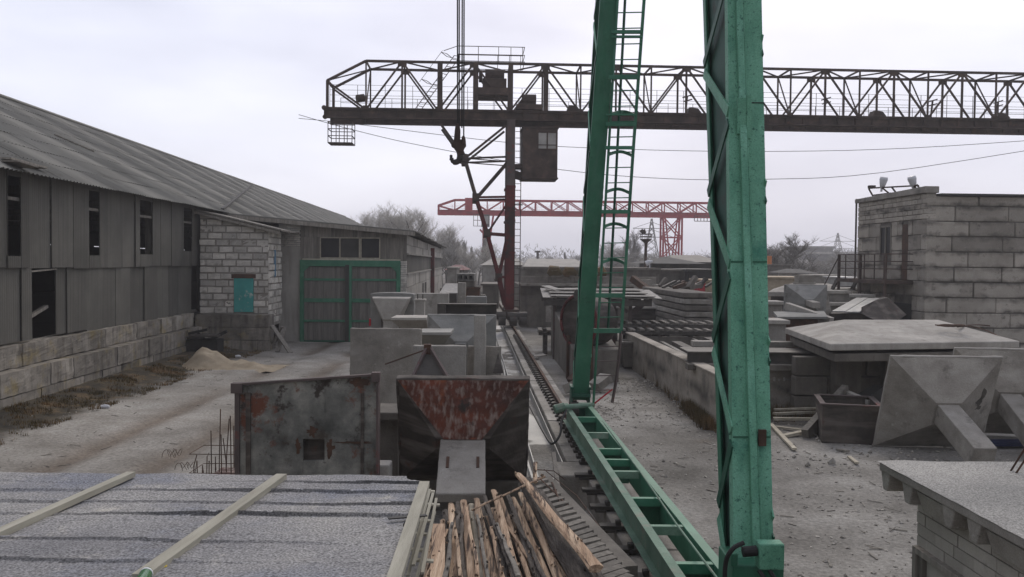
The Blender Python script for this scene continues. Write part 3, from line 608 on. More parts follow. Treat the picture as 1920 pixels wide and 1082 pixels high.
# ------------------------------------------------------------------ small things on the left
mb = MB(); c = G(403, 688); nn = 26
vs = []; 
for j in range(nn+1):
    for i in range(nn+1):
        x = -1.9+4.2*i/nn; y = -1.0+2.0*j/nn
        h = .62*math.exp(-((x+.35)**2/.28+(y)**2/.3))+.22*math.exp(-((x-.5)**2/.6+y*y/.3))+.1*math.exp(-((x-1.3)**2/.5+y*y/.18))
        h *= 1+.35*mn.noise(Vector((x*2.5, y*2.5, 0))); vs.append((c.x+x, c.y+y, max(h, 0)*1.0-.03+.05*mn.noise(Vector((x*7, y*7, 0)))+.03*mn.noise(Vector((x*17, y*17, 0)))))
mb.add(vs, [(j*(nn+1)+i, j*(nn+1)+i+1, (j+1)*(nn+1)+i+1, (j+1)*(nn+1)+i) for j in range(nn) for i in range(nn)])
o = mb.build('sand_pile', MT['sand'], smooth=True); tag(o, 'small heap of yellowish sand at the edge of the dirt road', 'sand pile')
mj = thing('scrap_machine', 'black rusted machine wreck behind the sand heap', 'machine', (V(376, 640, 31.9).x, 31.9, 0))
rj = random.Random(8); mb = MB()
for k in range(9): p = Vector((rj.uniform(-.6, .6), rj.uniform(-.3, .4), rj.uniform(.1, .6))); mb.bar(p, p+Vector((rj.uniform(-.6, .6), rj.uniform(-.3, .3), rj.uniform(-.2, .35))), rj.uniform(.06, .2), rj.uniform(.05, .14))
mb.box(-.65, -.2, 0, .7, .5, .6); mb.bar((-.9, 0, .7), (.2, .1, .95), .14, .1); mb.bar((.3, 0, .55), (.95, .1, .9), .12, .12); mb.build('body', MT['black'], mj)
mb = MB(); mb.box(-.3, -.4, .72, .75, .4, .78); mb.box(-.6, -.1, .66, .1, .3, .7); mb.build('plate', MT['steel'], mj)
mb = MB(); mb.cyl((-.75, -.35, .18), (-.75, .1, .22), .2, 14); mb.build('wheel', MT['black'], mj)
for k, (a, b) in enumerate((((505, 655), (530, 612)), ((520, 660), (533, 615)), ((545, 662), (510, 610)))):
    p = G(*a); q = V(b[0], b[1], 33.9); mb = MB(); mb.bar(p, q, .18, .05); solo(mb, 'leaning_board', MT['grey_wood'], 'weathered grey board leaning against the end of the retaining wall', 'board', group='boards leaning by the retaining wall')
for (px, py, m, lb, nm) in ((440, 637, 'blue', 'small blue plastic bottle lying by the retaining wall', 'bottle'), (446, 671, 'white', 'pale blue plastic scrap lying beyond the sand heap', 'plastic_scrap'), (197, 767, 'white', 'white scrap of paper on the verge of the dirt road', 'paper_scrap')):
    p = G(px, py); mb = MB(); mb.tube([p+Vector((-.09, 0, .05)), p+Vector((0, .02, .06)), p+Vector((.07, .03, .05)), p+Vector((.1, .03, .05))], [.045, .05, .045, .02], 8); solo(mb, nm, MT[m], lb, 'litter')
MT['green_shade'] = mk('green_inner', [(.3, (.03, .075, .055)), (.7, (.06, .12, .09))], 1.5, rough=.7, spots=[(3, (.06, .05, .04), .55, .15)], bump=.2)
# ------------------------------------------------------------------ crane runway
rn_ = thing('crane_runway', 'concrete crane runway with a rusty rail running into the distance', 'crane runway', (xr(14), 14, 0), TH)
def rp(x, y, z): return Vector((xr(y)+x, y, z))
def seg(mb, x0, x1, y0, y1, z0, z1, sh=.5):
    mb.hexa([rp(x0, y0, z0), rp(x1, y0, z0), rp(x1, y1, z0), rp(x0, y1, z0), rp(x0, y0, z1), rp(x1, y0, z1), rp(x1, y1, z1), rp(x0, y1, z1)], sh)
rnd = random.Random(4)
mb = MB(); y = 14.1
while y < 150:
    l = 1.2 if y < 50 else 6; seg(mb, -.42, .26, y+.012, min(y+l, 150)-.012, -.5, .3+rnd.uniform(-.008, .008), rnd.uniform(.35, .7)); y += l
y = 3.0
while y < 13.3: seg(mb, -.2, .62, y+.01, y+3.4-.01, -1.4, .27, rnd.uniform(.4, .6)); y += 3.42
mb.build('beam', MT['concrete'], rn_, world=True, bevel=.015)
mb = MB(); seg(mb, -.62, .25, 13.2, 14.12, -.9, .285); 
mb.hexa([rp(-.7, 13.3, -.9), rp(-.2, 12.9, -.9), rp(-.2, 14, -.9), rp(-.62, 14.1, -.9), rp(-.66, 13.45, .27), rp(-.1, 13.1, .29), rp(-.1, 14, .29), rp(-.62, 14.1, .27)])
mb.build('broken_slab', MT['concrete'], rn_, world=True, bevel=.03)
mb = MB(); mb.hexa([rp(-.06, 2, .3), rp(.06, 2, .3), rp(.06, 150, .3), rp(-.06, 150, .3), rp(-.06, 2, .315), rp(.06, 2, .315), rp(.06, 150, .315), rp(-.06, 150, .315)])
mb.hexa([rp(-.012, 2, .315), rp(.012, 2, .315), rp(.012, 150, .315), rp(-.012, 150, .315), rp(-.012, 2, .4), rp(.012, 2, .4), rp(.012, 150, .4), rp(-.012, 150, .4)])
mb.hexa([rp(-.033, 2, .4), rp(.033, 2, .4), rp(.033, 150, .4), rp(-.033, 150, .4), rp(-.033, 2, .43), rp(.033, 2, .43), rp(.033, 150, .43), rp(-.033, 150, .43)])
mb.build('rail', MT['rust'], rn_, world=True)
y = 6.2
while y < 38:
    p = MB(); w = .3 if y < 13.5 else .13
    seg(p, -.1-w, -.04, y, y+.14, .3, .345, .3); seg(p, -.2, -.14, y+.02, y+.1, .33, .40, .3); 
    if y < 13.5: seg(p, -.34, -.2, y-.03, y+.17, .27, .30, .5)
    p.build('rail_clamp', MT['steel'], rn_, world=True); y += .85 if y < 13.5 else .42
# galvanised trough with cable beside the runway
tr = thing('cable_trough', 'galvanised steel cable trough running along the foot of the crane runway', 'cable trough', (xr(24)-.6, 24, 0), TH)
mb = MB(); seg(mb, -.9, -.46, 13.8, 48, -.02, .0); seg(mb, -.92, -.9, 13.8, 48, -.02, .1, .9); seg(mb, -.46, -.44, 13.8, 48, -.02, .2, .6)
mb.build('channel', MT['galv'], tr, world=True)
mb = MB(); mb.tube([rp(-.98+.03*math.sin(y*.7), y, .02) for y in [13.6+i*.8 for i in range(44)]], .035, 6, sh=.9); mb.build('pipe', MT['galv'], tr, world=True)
cb = [V(1062, 768, 15.9), V(1053, 790, 15.6), V(1050, 815, 15.3), V(1035, 832, 15.2), V(1020, 812, 15.8), V(1000, 775, 17), V(985, 745, 18.5), V(977, 715, 20.5)]
def spline(pts, n=6):
    o = []
    for i in range(len(pts)-1):
        a = pts[max(i-1, 0)]; b = pts[i]; c = pts[i+1]; d = pts[min(i+2, len(pts)-1)]
        for k in range(n):
            t = k/n; o.append(.5*((2*b)+(c-a)*t+(2*a-5*b+4*c-d)*t*t+(3*b-a-3*c+d)*t**3))
    return o+[pts[-1]]
mb = MB(); mb.tube(spline(cb), .022, 6); solo(mb, 'power_cable', MT['black'], 'black power cable drooping from the green crane foot into the trough', 'cable')

# ------------------------------------------------------------------ green gantry crane (this side)
gc = thing('gantry_crane', 'near green gantry crane with two laced legs, a caged ladder and a long tie beam', 'gantry crane', (1.5, 11.5, .43), TH)
def leg(far):
    if far: f0 = Vector((1.243, 17.0, .85)); f1 = Vector((1.545, 15.1, 9.0)); d0, d1 = .32, 1.15; W = .30
    else: f0 = Vector((1.735, 6.5, .85)); f1 = Vector((2.02, 8.35, 7.6)); d0, d1 = .36, 1.15; W = .315
    P = lambda t: f0.lerp(f1, t)
    def Q(t): return P(t)+Vector((0, d0+(d1-d0)*t, 0))
    X = Vector((1, 0, 0))
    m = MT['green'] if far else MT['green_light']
    fl = .07
    # front channel: web + flanges going back
    mb = MB(); mb.bar(P(0)+X*W/2, P(1)+X*W/2, W, .014, up=(0, -1, 0)); mb.bar(P(0)+X*.006+Vector((0, .05, 0)), P(1)+X*.006+Vector((0, .05, 0)), .012, .1, up=(0, -1, 0)); mb.bar(P(0)+X*(W-.006)+Vector((0, .05, 0)), P(1)+X*(W-.006)+Vector((0, .05, 0)), .012, .1, up=(0, -1, 0))
    if not far:
        a, b = P(.0)+X*.085+Vector((0, -.012, 0)), P(1)+X*.085+Vector((0, -.012, 0))
    mb.build('column_front', m, gc, world=True, bevel=.003)
    if not far:
        mb = MB(); a = P(0)+X*.18+Vector((0, -.03, 0)); b = P(1)+X*.075+Vector((0, -.03, 0)); mb.bar(a, b, .06, .045, up=(0, -1, 0))
        mb.bar(a+X*.042+Vector((0, .02, 0)), b+X*.042+Vector((0, .02, 0)), .012, .03, up=(0, -1, 0))
        mb.build('cover_strip', MT['green_light'], gc, world=True, bevel=.012)
        mb = MB(); t = .46; c = P(.6)+X*.115+Vector((0, -.06, 0)); mb.bar(c-Vector((0, 0, .16)), c+Vector((0, 0, .16)), .11, .03, up=(0, -1, 0)); mb.bar(c+X*.045-Vector((0, 0.01, .2)), c+X*.045+Vector((0, -.01, .18)), .04, .03, up=(0, -1, 0)); mb.build('splice_plate', MT['green_light'], gc, world=True, bevel=.004)
        mb = MB(); c = P(.62); mb.box(c.x+.15, c.y-.012, c.z-.006, c.x+W, c.y-.006, c.z+.003, .0); mb.build('joint_seam', MT['black'], gc, world=True)
        for t_ in (.03, .2, .41, .83): c = P(t_); mb = MB(); mb.bar(c+Vector((.005, -.009, 0)), c+Vector((W-.005, -.009, .004)), .012, .014, sh=.2); mb.build('weld_seam', MT['green'], gc, world=True)
        mb = MB(); t = .105; c = P(.20)+Vector((0, -.035, 0)); mb.box(c.x+.2, c.y-.03, c.z-.06, c.x+.26, c.y, c.z+.07); mb.build('bracket', MT['rust'], gc, world=True)
    # back channel
    mb = MB(); mb.bar(Q(0)+X*W/2, Q(1)+X*W/2, W, .014, up=(0, -1, 0)); mb.bar(Q(0)+X*.006-Vector((0, .05, 0)), Q(1)+X*.006-Vector((0, .05, 0)), .012, .1, up=(0, -1, 0)); mb.bar(Q(0)+X*(W-.006)-Vector((0, .05, 0)), Q(1)+X*(W-.006)-Vector((0, .05, 0)), .012, .1, up=(0, -1, 0))
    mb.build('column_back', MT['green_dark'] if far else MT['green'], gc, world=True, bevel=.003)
    # lacing flats on both sides
    n = 10 if far else 10; 
    for side in (0, 1):
        for k in range(n):
            t0 = (k+.08)/n; t1 = (k+.92)/n; xo = X*(-.008 if side == 0 else W-.004)
            a, b = (P(t0), Q(t1)) if k % 2 == side % 2 else (Q(t0), P(t1))
            e = (b-a).normalized()*.01
            mb = MB(); mb.bar(a-e+xo, b+e+xo, .012, .1, up=(0, -1, .01)); 
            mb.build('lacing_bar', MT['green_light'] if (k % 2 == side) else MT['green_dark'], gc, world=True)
    if far: # inner wall plate so the column does not read as hollow
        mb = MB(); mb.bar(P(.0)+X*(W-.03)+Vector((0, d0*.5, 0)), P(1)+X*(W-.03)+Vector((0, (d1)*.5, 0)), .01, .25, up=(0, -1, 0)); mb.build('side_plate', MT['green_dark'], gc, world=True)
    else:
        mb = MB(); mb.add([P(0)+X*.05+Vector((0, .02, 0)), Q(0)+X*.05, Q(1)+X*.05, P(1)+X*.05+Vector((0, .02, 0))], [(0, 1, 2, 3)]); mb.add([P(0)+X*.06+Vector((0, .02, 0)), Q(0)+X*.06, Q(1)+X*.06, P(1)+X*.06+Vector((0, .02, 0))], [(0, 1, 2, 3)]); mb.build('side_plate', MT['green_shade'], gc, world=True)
    return P, Q, W
Pf, Qf, Wf = leg(True); Pn, Qn, Wn = leg(False)
# feet
mb = MB()
c = Pf(0)
for sx in (-.03, Wf+.02): mb.box(c.x+sx-.012, c.y-.12, .45, c.x+sx+.012, c.y+.42, 1.12)
mb.box(c.x-.04, c.y-.14, .92, c.x+Wf+.04, c.y-.02, .99); mb.box(c.x-.02, c.y-.1, .5, c.x+Wf, c.y+.4, .74)
for sx in (-.03, Wf+.02): mb.box(c.x+sx-.03, c.y-.15, 1.08, c.x+sx+.03, c.y+.3, 1.13)
mb.build('foot_box', MT['green_dark'], gc, world=True, bevel=.006)
mb = MB(); mb.cyl(V(1052, 764, 15.9), V(1112, 759, 16.7), .05, 10); mb.cyl(V(1040, 768, 15.9), V(1058, 763, 15.95), .085, 10); mb.build('drive_shaft', MT['green_worn'], gc, world=True)
c = Pn(0); mb = MB()
mb.box(c.x+.14, c.y-.16, 1.3, c.x+.33, c.y-.04, 1.5); mb.build('gear_box', MT['green_light'], gc, world=True, bevel=.012)
mb = MB(); mb.box(c.x-.03, c.y-.06, .8, c.x+.36, c.y+.4, 1.3); mb.box(c.x-.05, c.y-.09, 1.3, c.x+.0, c.y+.02, 1.4); mb.build('foot_box', MT['green'], gc, world=True, bevel=.01)
mb = MB(); mb.cyl((c.x+.03, c.y-.1, 1.42), (c.x+.135, c.y-.1, 1.43), .04, 12); mb.tube(spline([Vector((c.x+.03, c.y-.13, 1.5)), Vector((c.x-.06, c.y-.14, 1.45)), Vector((c.x-.1, c.y-.1, 1.3)), Vector((c.x-.09, c.y-.1, .9))]), .018, 8); mb.build('motor', MT['black'], gc, world=True)
mb = MB(); mb.tube(spline([Vector((c.x+.14, c.y-.15, 1.3)), Vector((c.x+.2, c.y-.2, 1.18)), Vector((c.x+.22, c.y-.2, .9))]), .016, 6); mb.tube(spline([Vector((c.x+.22, c.y-.15, 1.3)), Vector((c.x+.3, c.y-.2, 1.15)), Vector((c.x+.34, c.y-.2, .9))]), .016, 6); mb.build('hose', MT['black'], gc, world=True)
mb = MB(); mb.cyl((c.x+.0, c.y-.35, .63), (c.x+.14, c.y-.35, .63), .2, 20); mb.cyl((c.x+.0, c.y+.4, .63), (c.x+.14, c.y+.4, .63), .2, 20); 
mb.cyl((1.2, 16.9, .63), (1.34, 16.9, .63), .2, 20); mb.cyl((1.2, 17.4, .63), (1.34, 17.4, .63), .2, 20); mb.build('wheel', MT['steel'], gc, world=True)
# tie beam: two channels + cross plates
def tb(x, y, z): return Vector((1.387-.048*(y-11.5)+x, y, z))
yA, yB = 5.6, 16.9
for (x0, fx, mat) in ((-.012, -1, 'green_worn'), (.345, 1, 'green')):
    mb = MB()
    def q(x, z0, z1, w): mb.hexa([tb(x, yA, z0), tb(x+w, yA, z0), tb(x+w, yB, z0), tb(x, yB, z0), tb(x, yA, z1), tb(x+w, yA, z1), tb(x+w, yB, z1), tb(x, yB, z1)])
    if fx < 0: q(-.02, .47, .79, .02); q(-.095, .79, .802, .095); q(-.095, .46, .472, .095)
    else: q(.345, .47, .79, .02); q(.345, .79, .802, .1); q(.345, .46, .472, .1)
    mb.build('tie_beam', MT[mat], gc, world=True, bevel=.003)
for py_, full in ((783, 1), (812, 0), (842, 1), (862, 1), (884, 0), (934, 1), (986, 0), (1056, 1), (1140, 1)):
    y = G(1200, py_, .8).y; mb = MB(); mb.hexa([tb(0, y, .70), tb(.345, y, .70), tb(.345, y+.07, .70), tb(0, y+.07, .70), tb(0, y, .795), tb(.345, y, .795), tb(.345, y+.07, .795), tb(0, y+.07, .795)], .95)
    if full: mb.hexa([tb(0, y+.07, .44), tb(.345, y+.07, .44), tb(.345, y+.09, .44), tb(0, y+.09, .44), tb(0, y+.07, .79), tb(.345, y+.07, .79), tb(.345, y+.09, .79), tb(0, y+.09, .79)], .2)
    mb.build('cross_plate', MT['green_worn' if not full else 'green'], gc, world=True)
mb = MB(); mb.tube([V(1130, 790, 15.0), V(1200, 884, 11.3), V(1270, 985, 8.9), V(1345, 1085, 7.2)], .012, 6); mb.build('cable', MT['green_worn'], gc, world=True)
# ladder with cage hoops on the far leg
def ly(py): return 15.15+1.5*min(max(py, 0), 800)/735
def LV(px, py, dy=0): return V(px, py, ly(py)+dy)
Lr = lambda py: 1158-(py/735)*44; Rr = lambda py: (1208-(py/620)*44) if py < 620 else 1164-16*((py-620)/135)**1.6
mb = MB(); mb.tube([LV(Lr(p), p) for p in (-60, 200, 400, 600, 755)], .024, 4); mb.build('ladder_rail', MT['green'], gc, world=True)
mb = MB(); mb.bar(LV(1212, -60), LV(1186, 300), .05, .07, up=(0, -1, 0)); mb.bar(LV(1186, 300), LV(1165, 620), .05, .07, up=(0, -1, 0)); mb.build('ladder_rail', MT['green'], gc, world=True)
mb = MB(); mb.tube([LV(Rr(p), p) for p in (618, 650, 690, 720, 755)], .03, 4); mb.build('ladder_extension', MT['leg_steel'], gc, world=True)
mb = MB(); mb.tube([LV(1172-(p/620)*32, p, .45) for p in (-60, 200, 400, 620)], .025, 4); mb.build('cage_rod', MT['green_dark'], gc, world=True)
py_ = 23
while py_ < 750:
    mb = MB(); mb.cyl(LV(Lr(py_), py_+1), LV(Rr(py_), py_), .011, 6); mb.build('rung', MT['green'] if py_ < 640 else MT['leg_steel'], gc, world=True); py_ += 29.6-py_*.0035
for py_, th in ((58, .06), (67, .04), (143, .07), (213, .03), (231, .07), (275, .06), (395, .07), (552, .08), (618, .09)):
    mb = MB(); mb.bar(LV(Lr(py_)-8, py_+2, -.02), LV(Rr(py_), py_+2, -.02), .05, th); mb.build('ladder_bracket', MT['green'], gc, world=True)
for py_ in (215, 290, 360, 425, 492):
    pts = []
    for k in range(9):
        t = k/8; px = Lr(py_)+(Rr(py_)-Lr(py_))*t; pts.append(LV(px, py_-7*math.sin(math.pi*t)+3*t, .5*math.sin(math.pi*t)))
    mb = MB()
    for a, b in zip(pts, pts[1:]): mb.bar(a, b, .01, .06)
    mb.build('cage_hoop', MT['green'], gc, world=True)
mb = MB(); mb.bar(LV(1114, 757), LV(1148, 730), .02, .03); mb.build('red_stay', MT['red'], gc, world=True)

# hook block hanging from this crane
hk = thing('crane_hook', 'dark steel crane hook block hanging on four wire ropes', 'crane hook', V(862, 300, 13))
HY = 13.0
for (xa, xb, yb) in ((857.5, 858, 238), (861, 861, 240), (867, 866, 240), (870, 869.5, 260)):
    mb = MB(); mb.tube([V(xa-(860-xa)*.1, -330, HY), V(xb, yb, HY)], .0105, 6); mb.build('rope', MT['black'], hk, world=True)
mb = MB(); mb.tube([V(858, 232, HY), V(858, 245, HY), V(857, 262, HY), V(853, 272, HY)], [.03, .045, .05, .05], 8); mb.tube([V(869, 255, HY), V(869, 262, HY), V(870, 274, HY), V(868, 279, HY)], [.02, .035, .035, .02], 8)
mb.bar(V(862, 262, HY), V(868, 276, HY), .03, .04); mb.bar(V(857, 268, HY), V(866, 290, HY), .12, .1); mb.cyl(V(852, 272, HY-.05), V(852, 272, HY+.05), .05, 12); mb.cyl(V(864, 278, HY-.08), V(864, 278, HY+.08), .055, 12)
mb.build('block', MT['crane'], hk, world=True, bevel=.004)
mb = MB(); hp = [(862, 284), (863, 292), (861, 300), (855, 304), (849, 302), (846, 296), (846, 290)]
mb.tube(spline([V(a, b, HY) for a, b in hp], 4), [.05]*9+[.045]*6+[.035]*5+[.022]*4+[.006], 8); mb.tube([V(862, 296, HY), V(864, 307, HY)], [.045, .01], 6)
mb.build('hook', MT['steel'], hk, world=True, smooth=True)

# ------------------------------------------------------------------ truss gantry cranes
def truss_crane(nm, label, ox, oy, XL, XR, panel, zb, zt, gd, depth, m, th, cant, leftleg, rightleg, xbrace=False):
    t = thing(nm, label, 'gantry crane', (ox, oy, 0), TH)
    mb = MB()
    for b in (0, depth):
        mb.box(XL, b-.16, zb, XR, b+.16, zb+gd*.12, .6); mb.box(XL, b-.05, zb, XR, b+.05, zb+gd, .5); mb.box(XL, b-.16, zb+gd*.88, XR, b+.16, zb+gd, .4)
        x = XL
        while x < XR: mb.box(x, b-.15, zb, x+.03, b+.15, zb+gd, .3); x += panel/2
    x = XL
    while x < XR: mb.box(x, 0, zb+gd-.1, x+.1, depth, zb+gd); x += panel
    mb.box(XL, -.2, zb+gd, XR, -.1, zb+gd+.07, .3)
    mb.build('girder', m[0], t)
    z0 = zb+gd; top = MB(); n = int((XR-XL-cant)/panel); xs = [XL+cant+i*panel for i in range(n+1)]
    for b in (0, depth):
        top.bar((xs[0], b, zt), (xs[-1], b, zt), th*1.1); top.bar((XL+.15, b, zt-1.0), (xs[0], b, zt), th*1.1)
    for i in range(0, n):
        a, c = ((xs[i], 0, zt), (xs[i+1], depth, zt)) if i % 2 else ((xs[i], depth, zt), (xs[i+1], 0, zt)); top.bar(a, c, th*.6)
        top.bar((xs[i], 0, zt), (xs[i], depth, zt), th*.7)
    top.bar((XL+.15, 0, zt-1), (XL+.15, depth, zt-1), th); top.bar((XL+.15, 0, zt-1), (xs[0], depth, zt), th*.6)
    top.build('top_chord', m[0], t)
    web = MB()
    for b in (0, depth):
        web.bar((XL+.15, b, z0), (XL+.15, b, zt-1), th*1.2); web.bar((XL+.15, b, zt-1.05), (xs[0], b, z0), th*.9)
        for i, x in enumerate(xs):
            web.bar((x, b, z0), (x, b, zt), th*(.7 if i % 2 == 0 else .85))
            if i < n:
                if i % 2 == 0: web.bar((x, b, z0), (xs[i+1], b, zt), th*.8)
                else: web.bar((x, b, zt), (xs[i+1], b, z0), th*.8)
                if xbrace and i % 2 == 0 and i > 3: web.bar((x, b, zt), (xs[i+1], b, z0), th*.6)
            gs = .22 if i % 2 else .14
            web.box(x-gs, b-.03, (zt-.24) if i % 2 else z0, x+gs, b+.03, (zt+.05) if i % 2 else z0+.2)
    for i in range(0, n+1, 2): web.bar((xs[i], 0, z0), (xs[i], depth, zt), th*.5)
    web.build('web_member', m[0], t)
    hr = MB()
    for b in (-.75, depth+.8):
        for z in (z0+.25, z0+.55, z0+.8, z0+1.05): hr.bar((XL+.4, b, z), (XR, b, z), .014 if b < 0 else .02)
        x = XL+.4
        while x < XR: hr.bar((x, b, z0-.1), (x, b, z0+1.05), .022); x += panel*.75
        if b > 0: hr.box(XL+.4, b-.3, z0-.03, XR, b+.35, z0-.0)
    hr.build('handrail', m[0], t)
    return t, xs
DX, DY = xr(43)+.0, 43.0
dark, xs = truss_crane('gantry_crane', 'large dark brown truss gantry crane with a driver cabin, spanning the yard', DX, DY, -9.45, 29.5, 1.785, 10.66, 13.5, .44, 1.85, (MT['crane'],), .105, 2.05, None, None)
def PD(px, py, yl=0):
    x, z = pl(dark, px, py, yl); return Vector((x, yl, z))
# thick verticals near the leg
mb = MB()
for px in (825, 892, 957, 1023): p = PD(px, 210); mb = MB(); mb.bar((p.x, -.04, 11.1), (p.x, -.04, 13.5), .24, .12, up=(0, -1, 0)); mb.build('portal_post', MT['crane'], dark)
# leg: columns and bracing
mb = MB()
for yl in (0, 1.85):
    mb.box(-.05, yl-.2, 8.2, .42, yl+.2, 10.62) if 0 else None
    a = PD(955, 238, yl); 
    mb.box(-.38, yl-.2, 7.3, .03, yl-.17, 10.7); mb.box(-.38, yl+.17, 7.3, .03, yl+.2, 10.7); mb.box(-.26, yl-.17, 7.3, -.1, yl+.17, 10.7, .3)
mb.build('leg_top', MT['leg_steel'], dark)
mb = MB()
for yl in (0, 1.85):
    mb = MB(); mb.box(-.38, yl-.2, 1.0, .03, yl-.17, 7.3); mb.box(-.38, yl+.17, 1.0, .03, yl+.2, 7.3); mb.box(-.26, yl-.17, 1.0, -.1, yl+.17, 7.3, .3)
    for z in (4.0, 5.6, 7.3): mb.box(-.43, yl-.23, z, .08, yl+.23, z+.12)
    mb.build('leg', MT['crane_red'], dark)
mb = MB(); mu = MB()
N1, N2, N3, N4 = (872, 297), (893, 370), (914, 437), (936, 520)
for yl in (0, 1.85):
    q = lambda a: PD(a[0], a[1], 0)+Vector((0, yl, 0))
    mb = MB(); mu = MB()
    for a, b, w in (((826, 232), N1, .15), (N1, N2, .15), (N2, N3, .17), (N3, N4, .17), (N4, (948, 575), .2), (N1, (948, 236), .13), (N1, (952, 294), .11), (N1, (952, 303), .06), (N2, (952, 302), .12), (N2, (952, 369), .13), (N3, (952, 380), .12), (N3, (952, 440), .14), (N4, (952, 445), .12), (N4, (952, 520), .12)): (mu if (a[1]+b[1])/2 < 345 else mb).bar(q(a), q(b), w, w*.8)
    mb.build('leg_brace', MT['crane_red'], dark); mu.build('upper_brace', MT['crane'], dark)
for a in (N1, N2, N3, N4):
    mb = MB(); p = PD(*a); mb.box(p.x-.2, -.08, p.z-.2, p.x+.15, 1.9, p.z-.12); mb.bar(p, p+Vector((0, 1.85, 0)), .08); mb.box(p.x-.2, -.08, p.z-.2, p.x+.15, -.05, p.z+.2); mb.build('brace_tie', MT['crane'], dark)
mb = MB(); mb.box(-.6, -.4, .75, .5, .35, 1.0); mb.box(-.45, -.3, .95, .3, 2.1, 1.2); mb.build('end_carriage', MT['crane'], dark)
for (x, y) in ((-.55, -.3), (.5, -.3), (-.0, -.6), (.1, 1.5)):
    mb = MB(); mb.cyl((x-.18, y, .68), (x+.18, y, .68), .27, 16); mb.cyl((x-.3, y, .9), (x+.2, y, .9), .2, 12); mb.build('wheel', MT['steel'], dark)
# cabin
c0 = PD(980, 238, -.3); c1 = PD(1045, 333, -.3); cb_ = MB(); cb_.box(c0.x, -.3, c1.z, c1.x, 1.4, c0.z); cb_.box(c0.x-.05, -.35, c0.z-.06, c1.x+.05, 1.45, c0.z+.0); cb_.box(c0.x-.04, -.34, c1.z-.07, c1.x+.04, 1.44, c1.z)
cabn = cb_.build('cabin', MT['crane'], dark, bevel=.01)
w0 = PD(1010, 249, -.32); w1 = PD(1042, 279, -.32); mb = MB(); mb.box(w0.x, -.33, w1.z, w1.x, -.31, w0.z); wd = mb.build('window', MT['pale_glass'], cabn)
mb = MB(); xm = (w0.x+w1.x)/2; mb.box(xm-.035, -.36, w1.z, xm+.035, -.33, w0.z); mb.box(w0.x-.04, -.36, w0.z, w1.x+.04, -.33, w0.z+.05); mb.box(w0.x-.04, -.36, w1.z-.05, w1.x+.04, -.33, w1.z); mb.box(w0.x, -.355, w0.z-.62, w1.x, -.33, w0.z-.58); mb.build('frame', MT['crane'], cabn)
mb = MB(); mb.box(.03, -.1, 8.3, c0.x, .8, 8.5); mb.bar((.03, .2, 8.0), (c0.x, .2, 7.9), .2, .4); mb.build('landing', MT['crane'], dark)
# ladder
mb = MB(); xa, xb = PD(966, 400).x, PD(977, 400).x
for x in (xa, xb): mb.bar((x, .5, 1.1), (x, .5, 8.5), .04); mb.bar((x-.05, .5, 8.5), (x-.05, .5, 10.6), .04)
z = 1.3
while z < 10.5: mb.bar((xa, .5, z), (xb, .5, z), .028); z += .33
for z in (3.4, 6.5, 8.4): mb.bar((xa-.3, .45, z), (xb+.1, .45, z), .06)
mb.build('ladder', MT['crane'], dark)
mb = MB(); a = PD(778, 205, -.5); b = PD(852, 104, -.5); o = Vector((.28, 0, -.05))
mb.bar(a, b, .035); mb.bar(a+o, b+o, .035)
for k in range(16): t = k/15; mb.bar(a.lerp(b, t), a.lerp(b, t)+o, .025)
for t in (.45, .95):
    p = a.lerp(b, t); e = Vector((-.55, 0, .28)); ring = [p, p+e*.5+Vector((0, -.3, 0)), p+e, p+e*.5+Vector((0, .3, 0)), p+o]
    for u, v in zip(ring, ring[1:]): mb.bar(u, v, .025)
for k in (.3, .6, 1): mb.bar(a.lerp(b, .4)+Vector((-.55, 0, .28)), a.lerp(b, .98)+Vector((-.55, 0, .28)), .02)
mb.build('stair_ladder', MT['crane'], dark)
# upper service rail, hoists, basket
mb = MB()
for zt_ in (13.62, 13.95, 14.35):
    z = zt_; p = PD(858, 100, 1.9).x; q = PD(980, 100, 1.9).x
    mb.bar((p, 1.9, z), (q, 1.9, z), .03); mb.bar((p, .1, z), (q, .1, z), .03); mb.bar((q, .1, z), (q, 1.9, z), .03)
for px in (858, 897, 935, 958, 980):
    x = PD(px, 100, .1).x; mb.bar((x, .1, 13.5), (x, .1, 14.35), .03); mb.bar((x, 1.9, 13.5), (x, 1.9, 14.35), .03)
p = PD(858, 97, .1); q = PD(832, 106, .1); mb.bar((p.x, .1, 14.35), (q.x, .1, 14.1), .03); mb.build('service_rail', MT['crane'], dark)
mb = MB(); p = PD(893, 178); q = PD(955, 165); mb.box(p.x, -.1, p.z, q.x, 1.6, q.z); 
p = PD(905, 168); q = PD(950, 150); mb.box(p.x, .1, p.z, q.x, 1.2, q.z+.1); mb.cyl((PD(910, 145).x, .7, 13.0), (PD(946, 145).x, .7, 13.0), .36, 16); mb.cyl((PD(898, 145).x, .3, 12.9), (PD(905, 145).x, .3, 12.9), .3, 12); 
mb.build('hoist', MT['crane'], dark, bevel=.02)
mb = MB(); p = PD(968, 205); q = PD(1016, 196); mb.box(p.x, -.1, p.z, q.x, 1.2, q.z); mb.cyl((PD(980, 187).x, .4, q.z+.3), (PD(1006, 187).x, .4, q.z+.3), .27, 14); mb.box(PD(976, 195).x, .2, q.z, PD(1000, 195).x, .7, q.z+.25); mb.build('motor', MT['crane'], dark, bevel=.015)
for px in (1063, 1290, 1637, 1870): mb = MB(); p = PD(px, 212); mb.hexa([(p.x, 0, 11.22), (p.x+.7, 0, 11.22), (p.x+.7, .6, 11.22), (p.x, .6, 11.22), (p.x+.1, 0, 11.5), (p.x+.5, 0, 11.45), (p.x+.5, .6, 11.45), (p.x+.1, .6, 11.5)]); mb.build('junction_box', MT['crane'], dark)
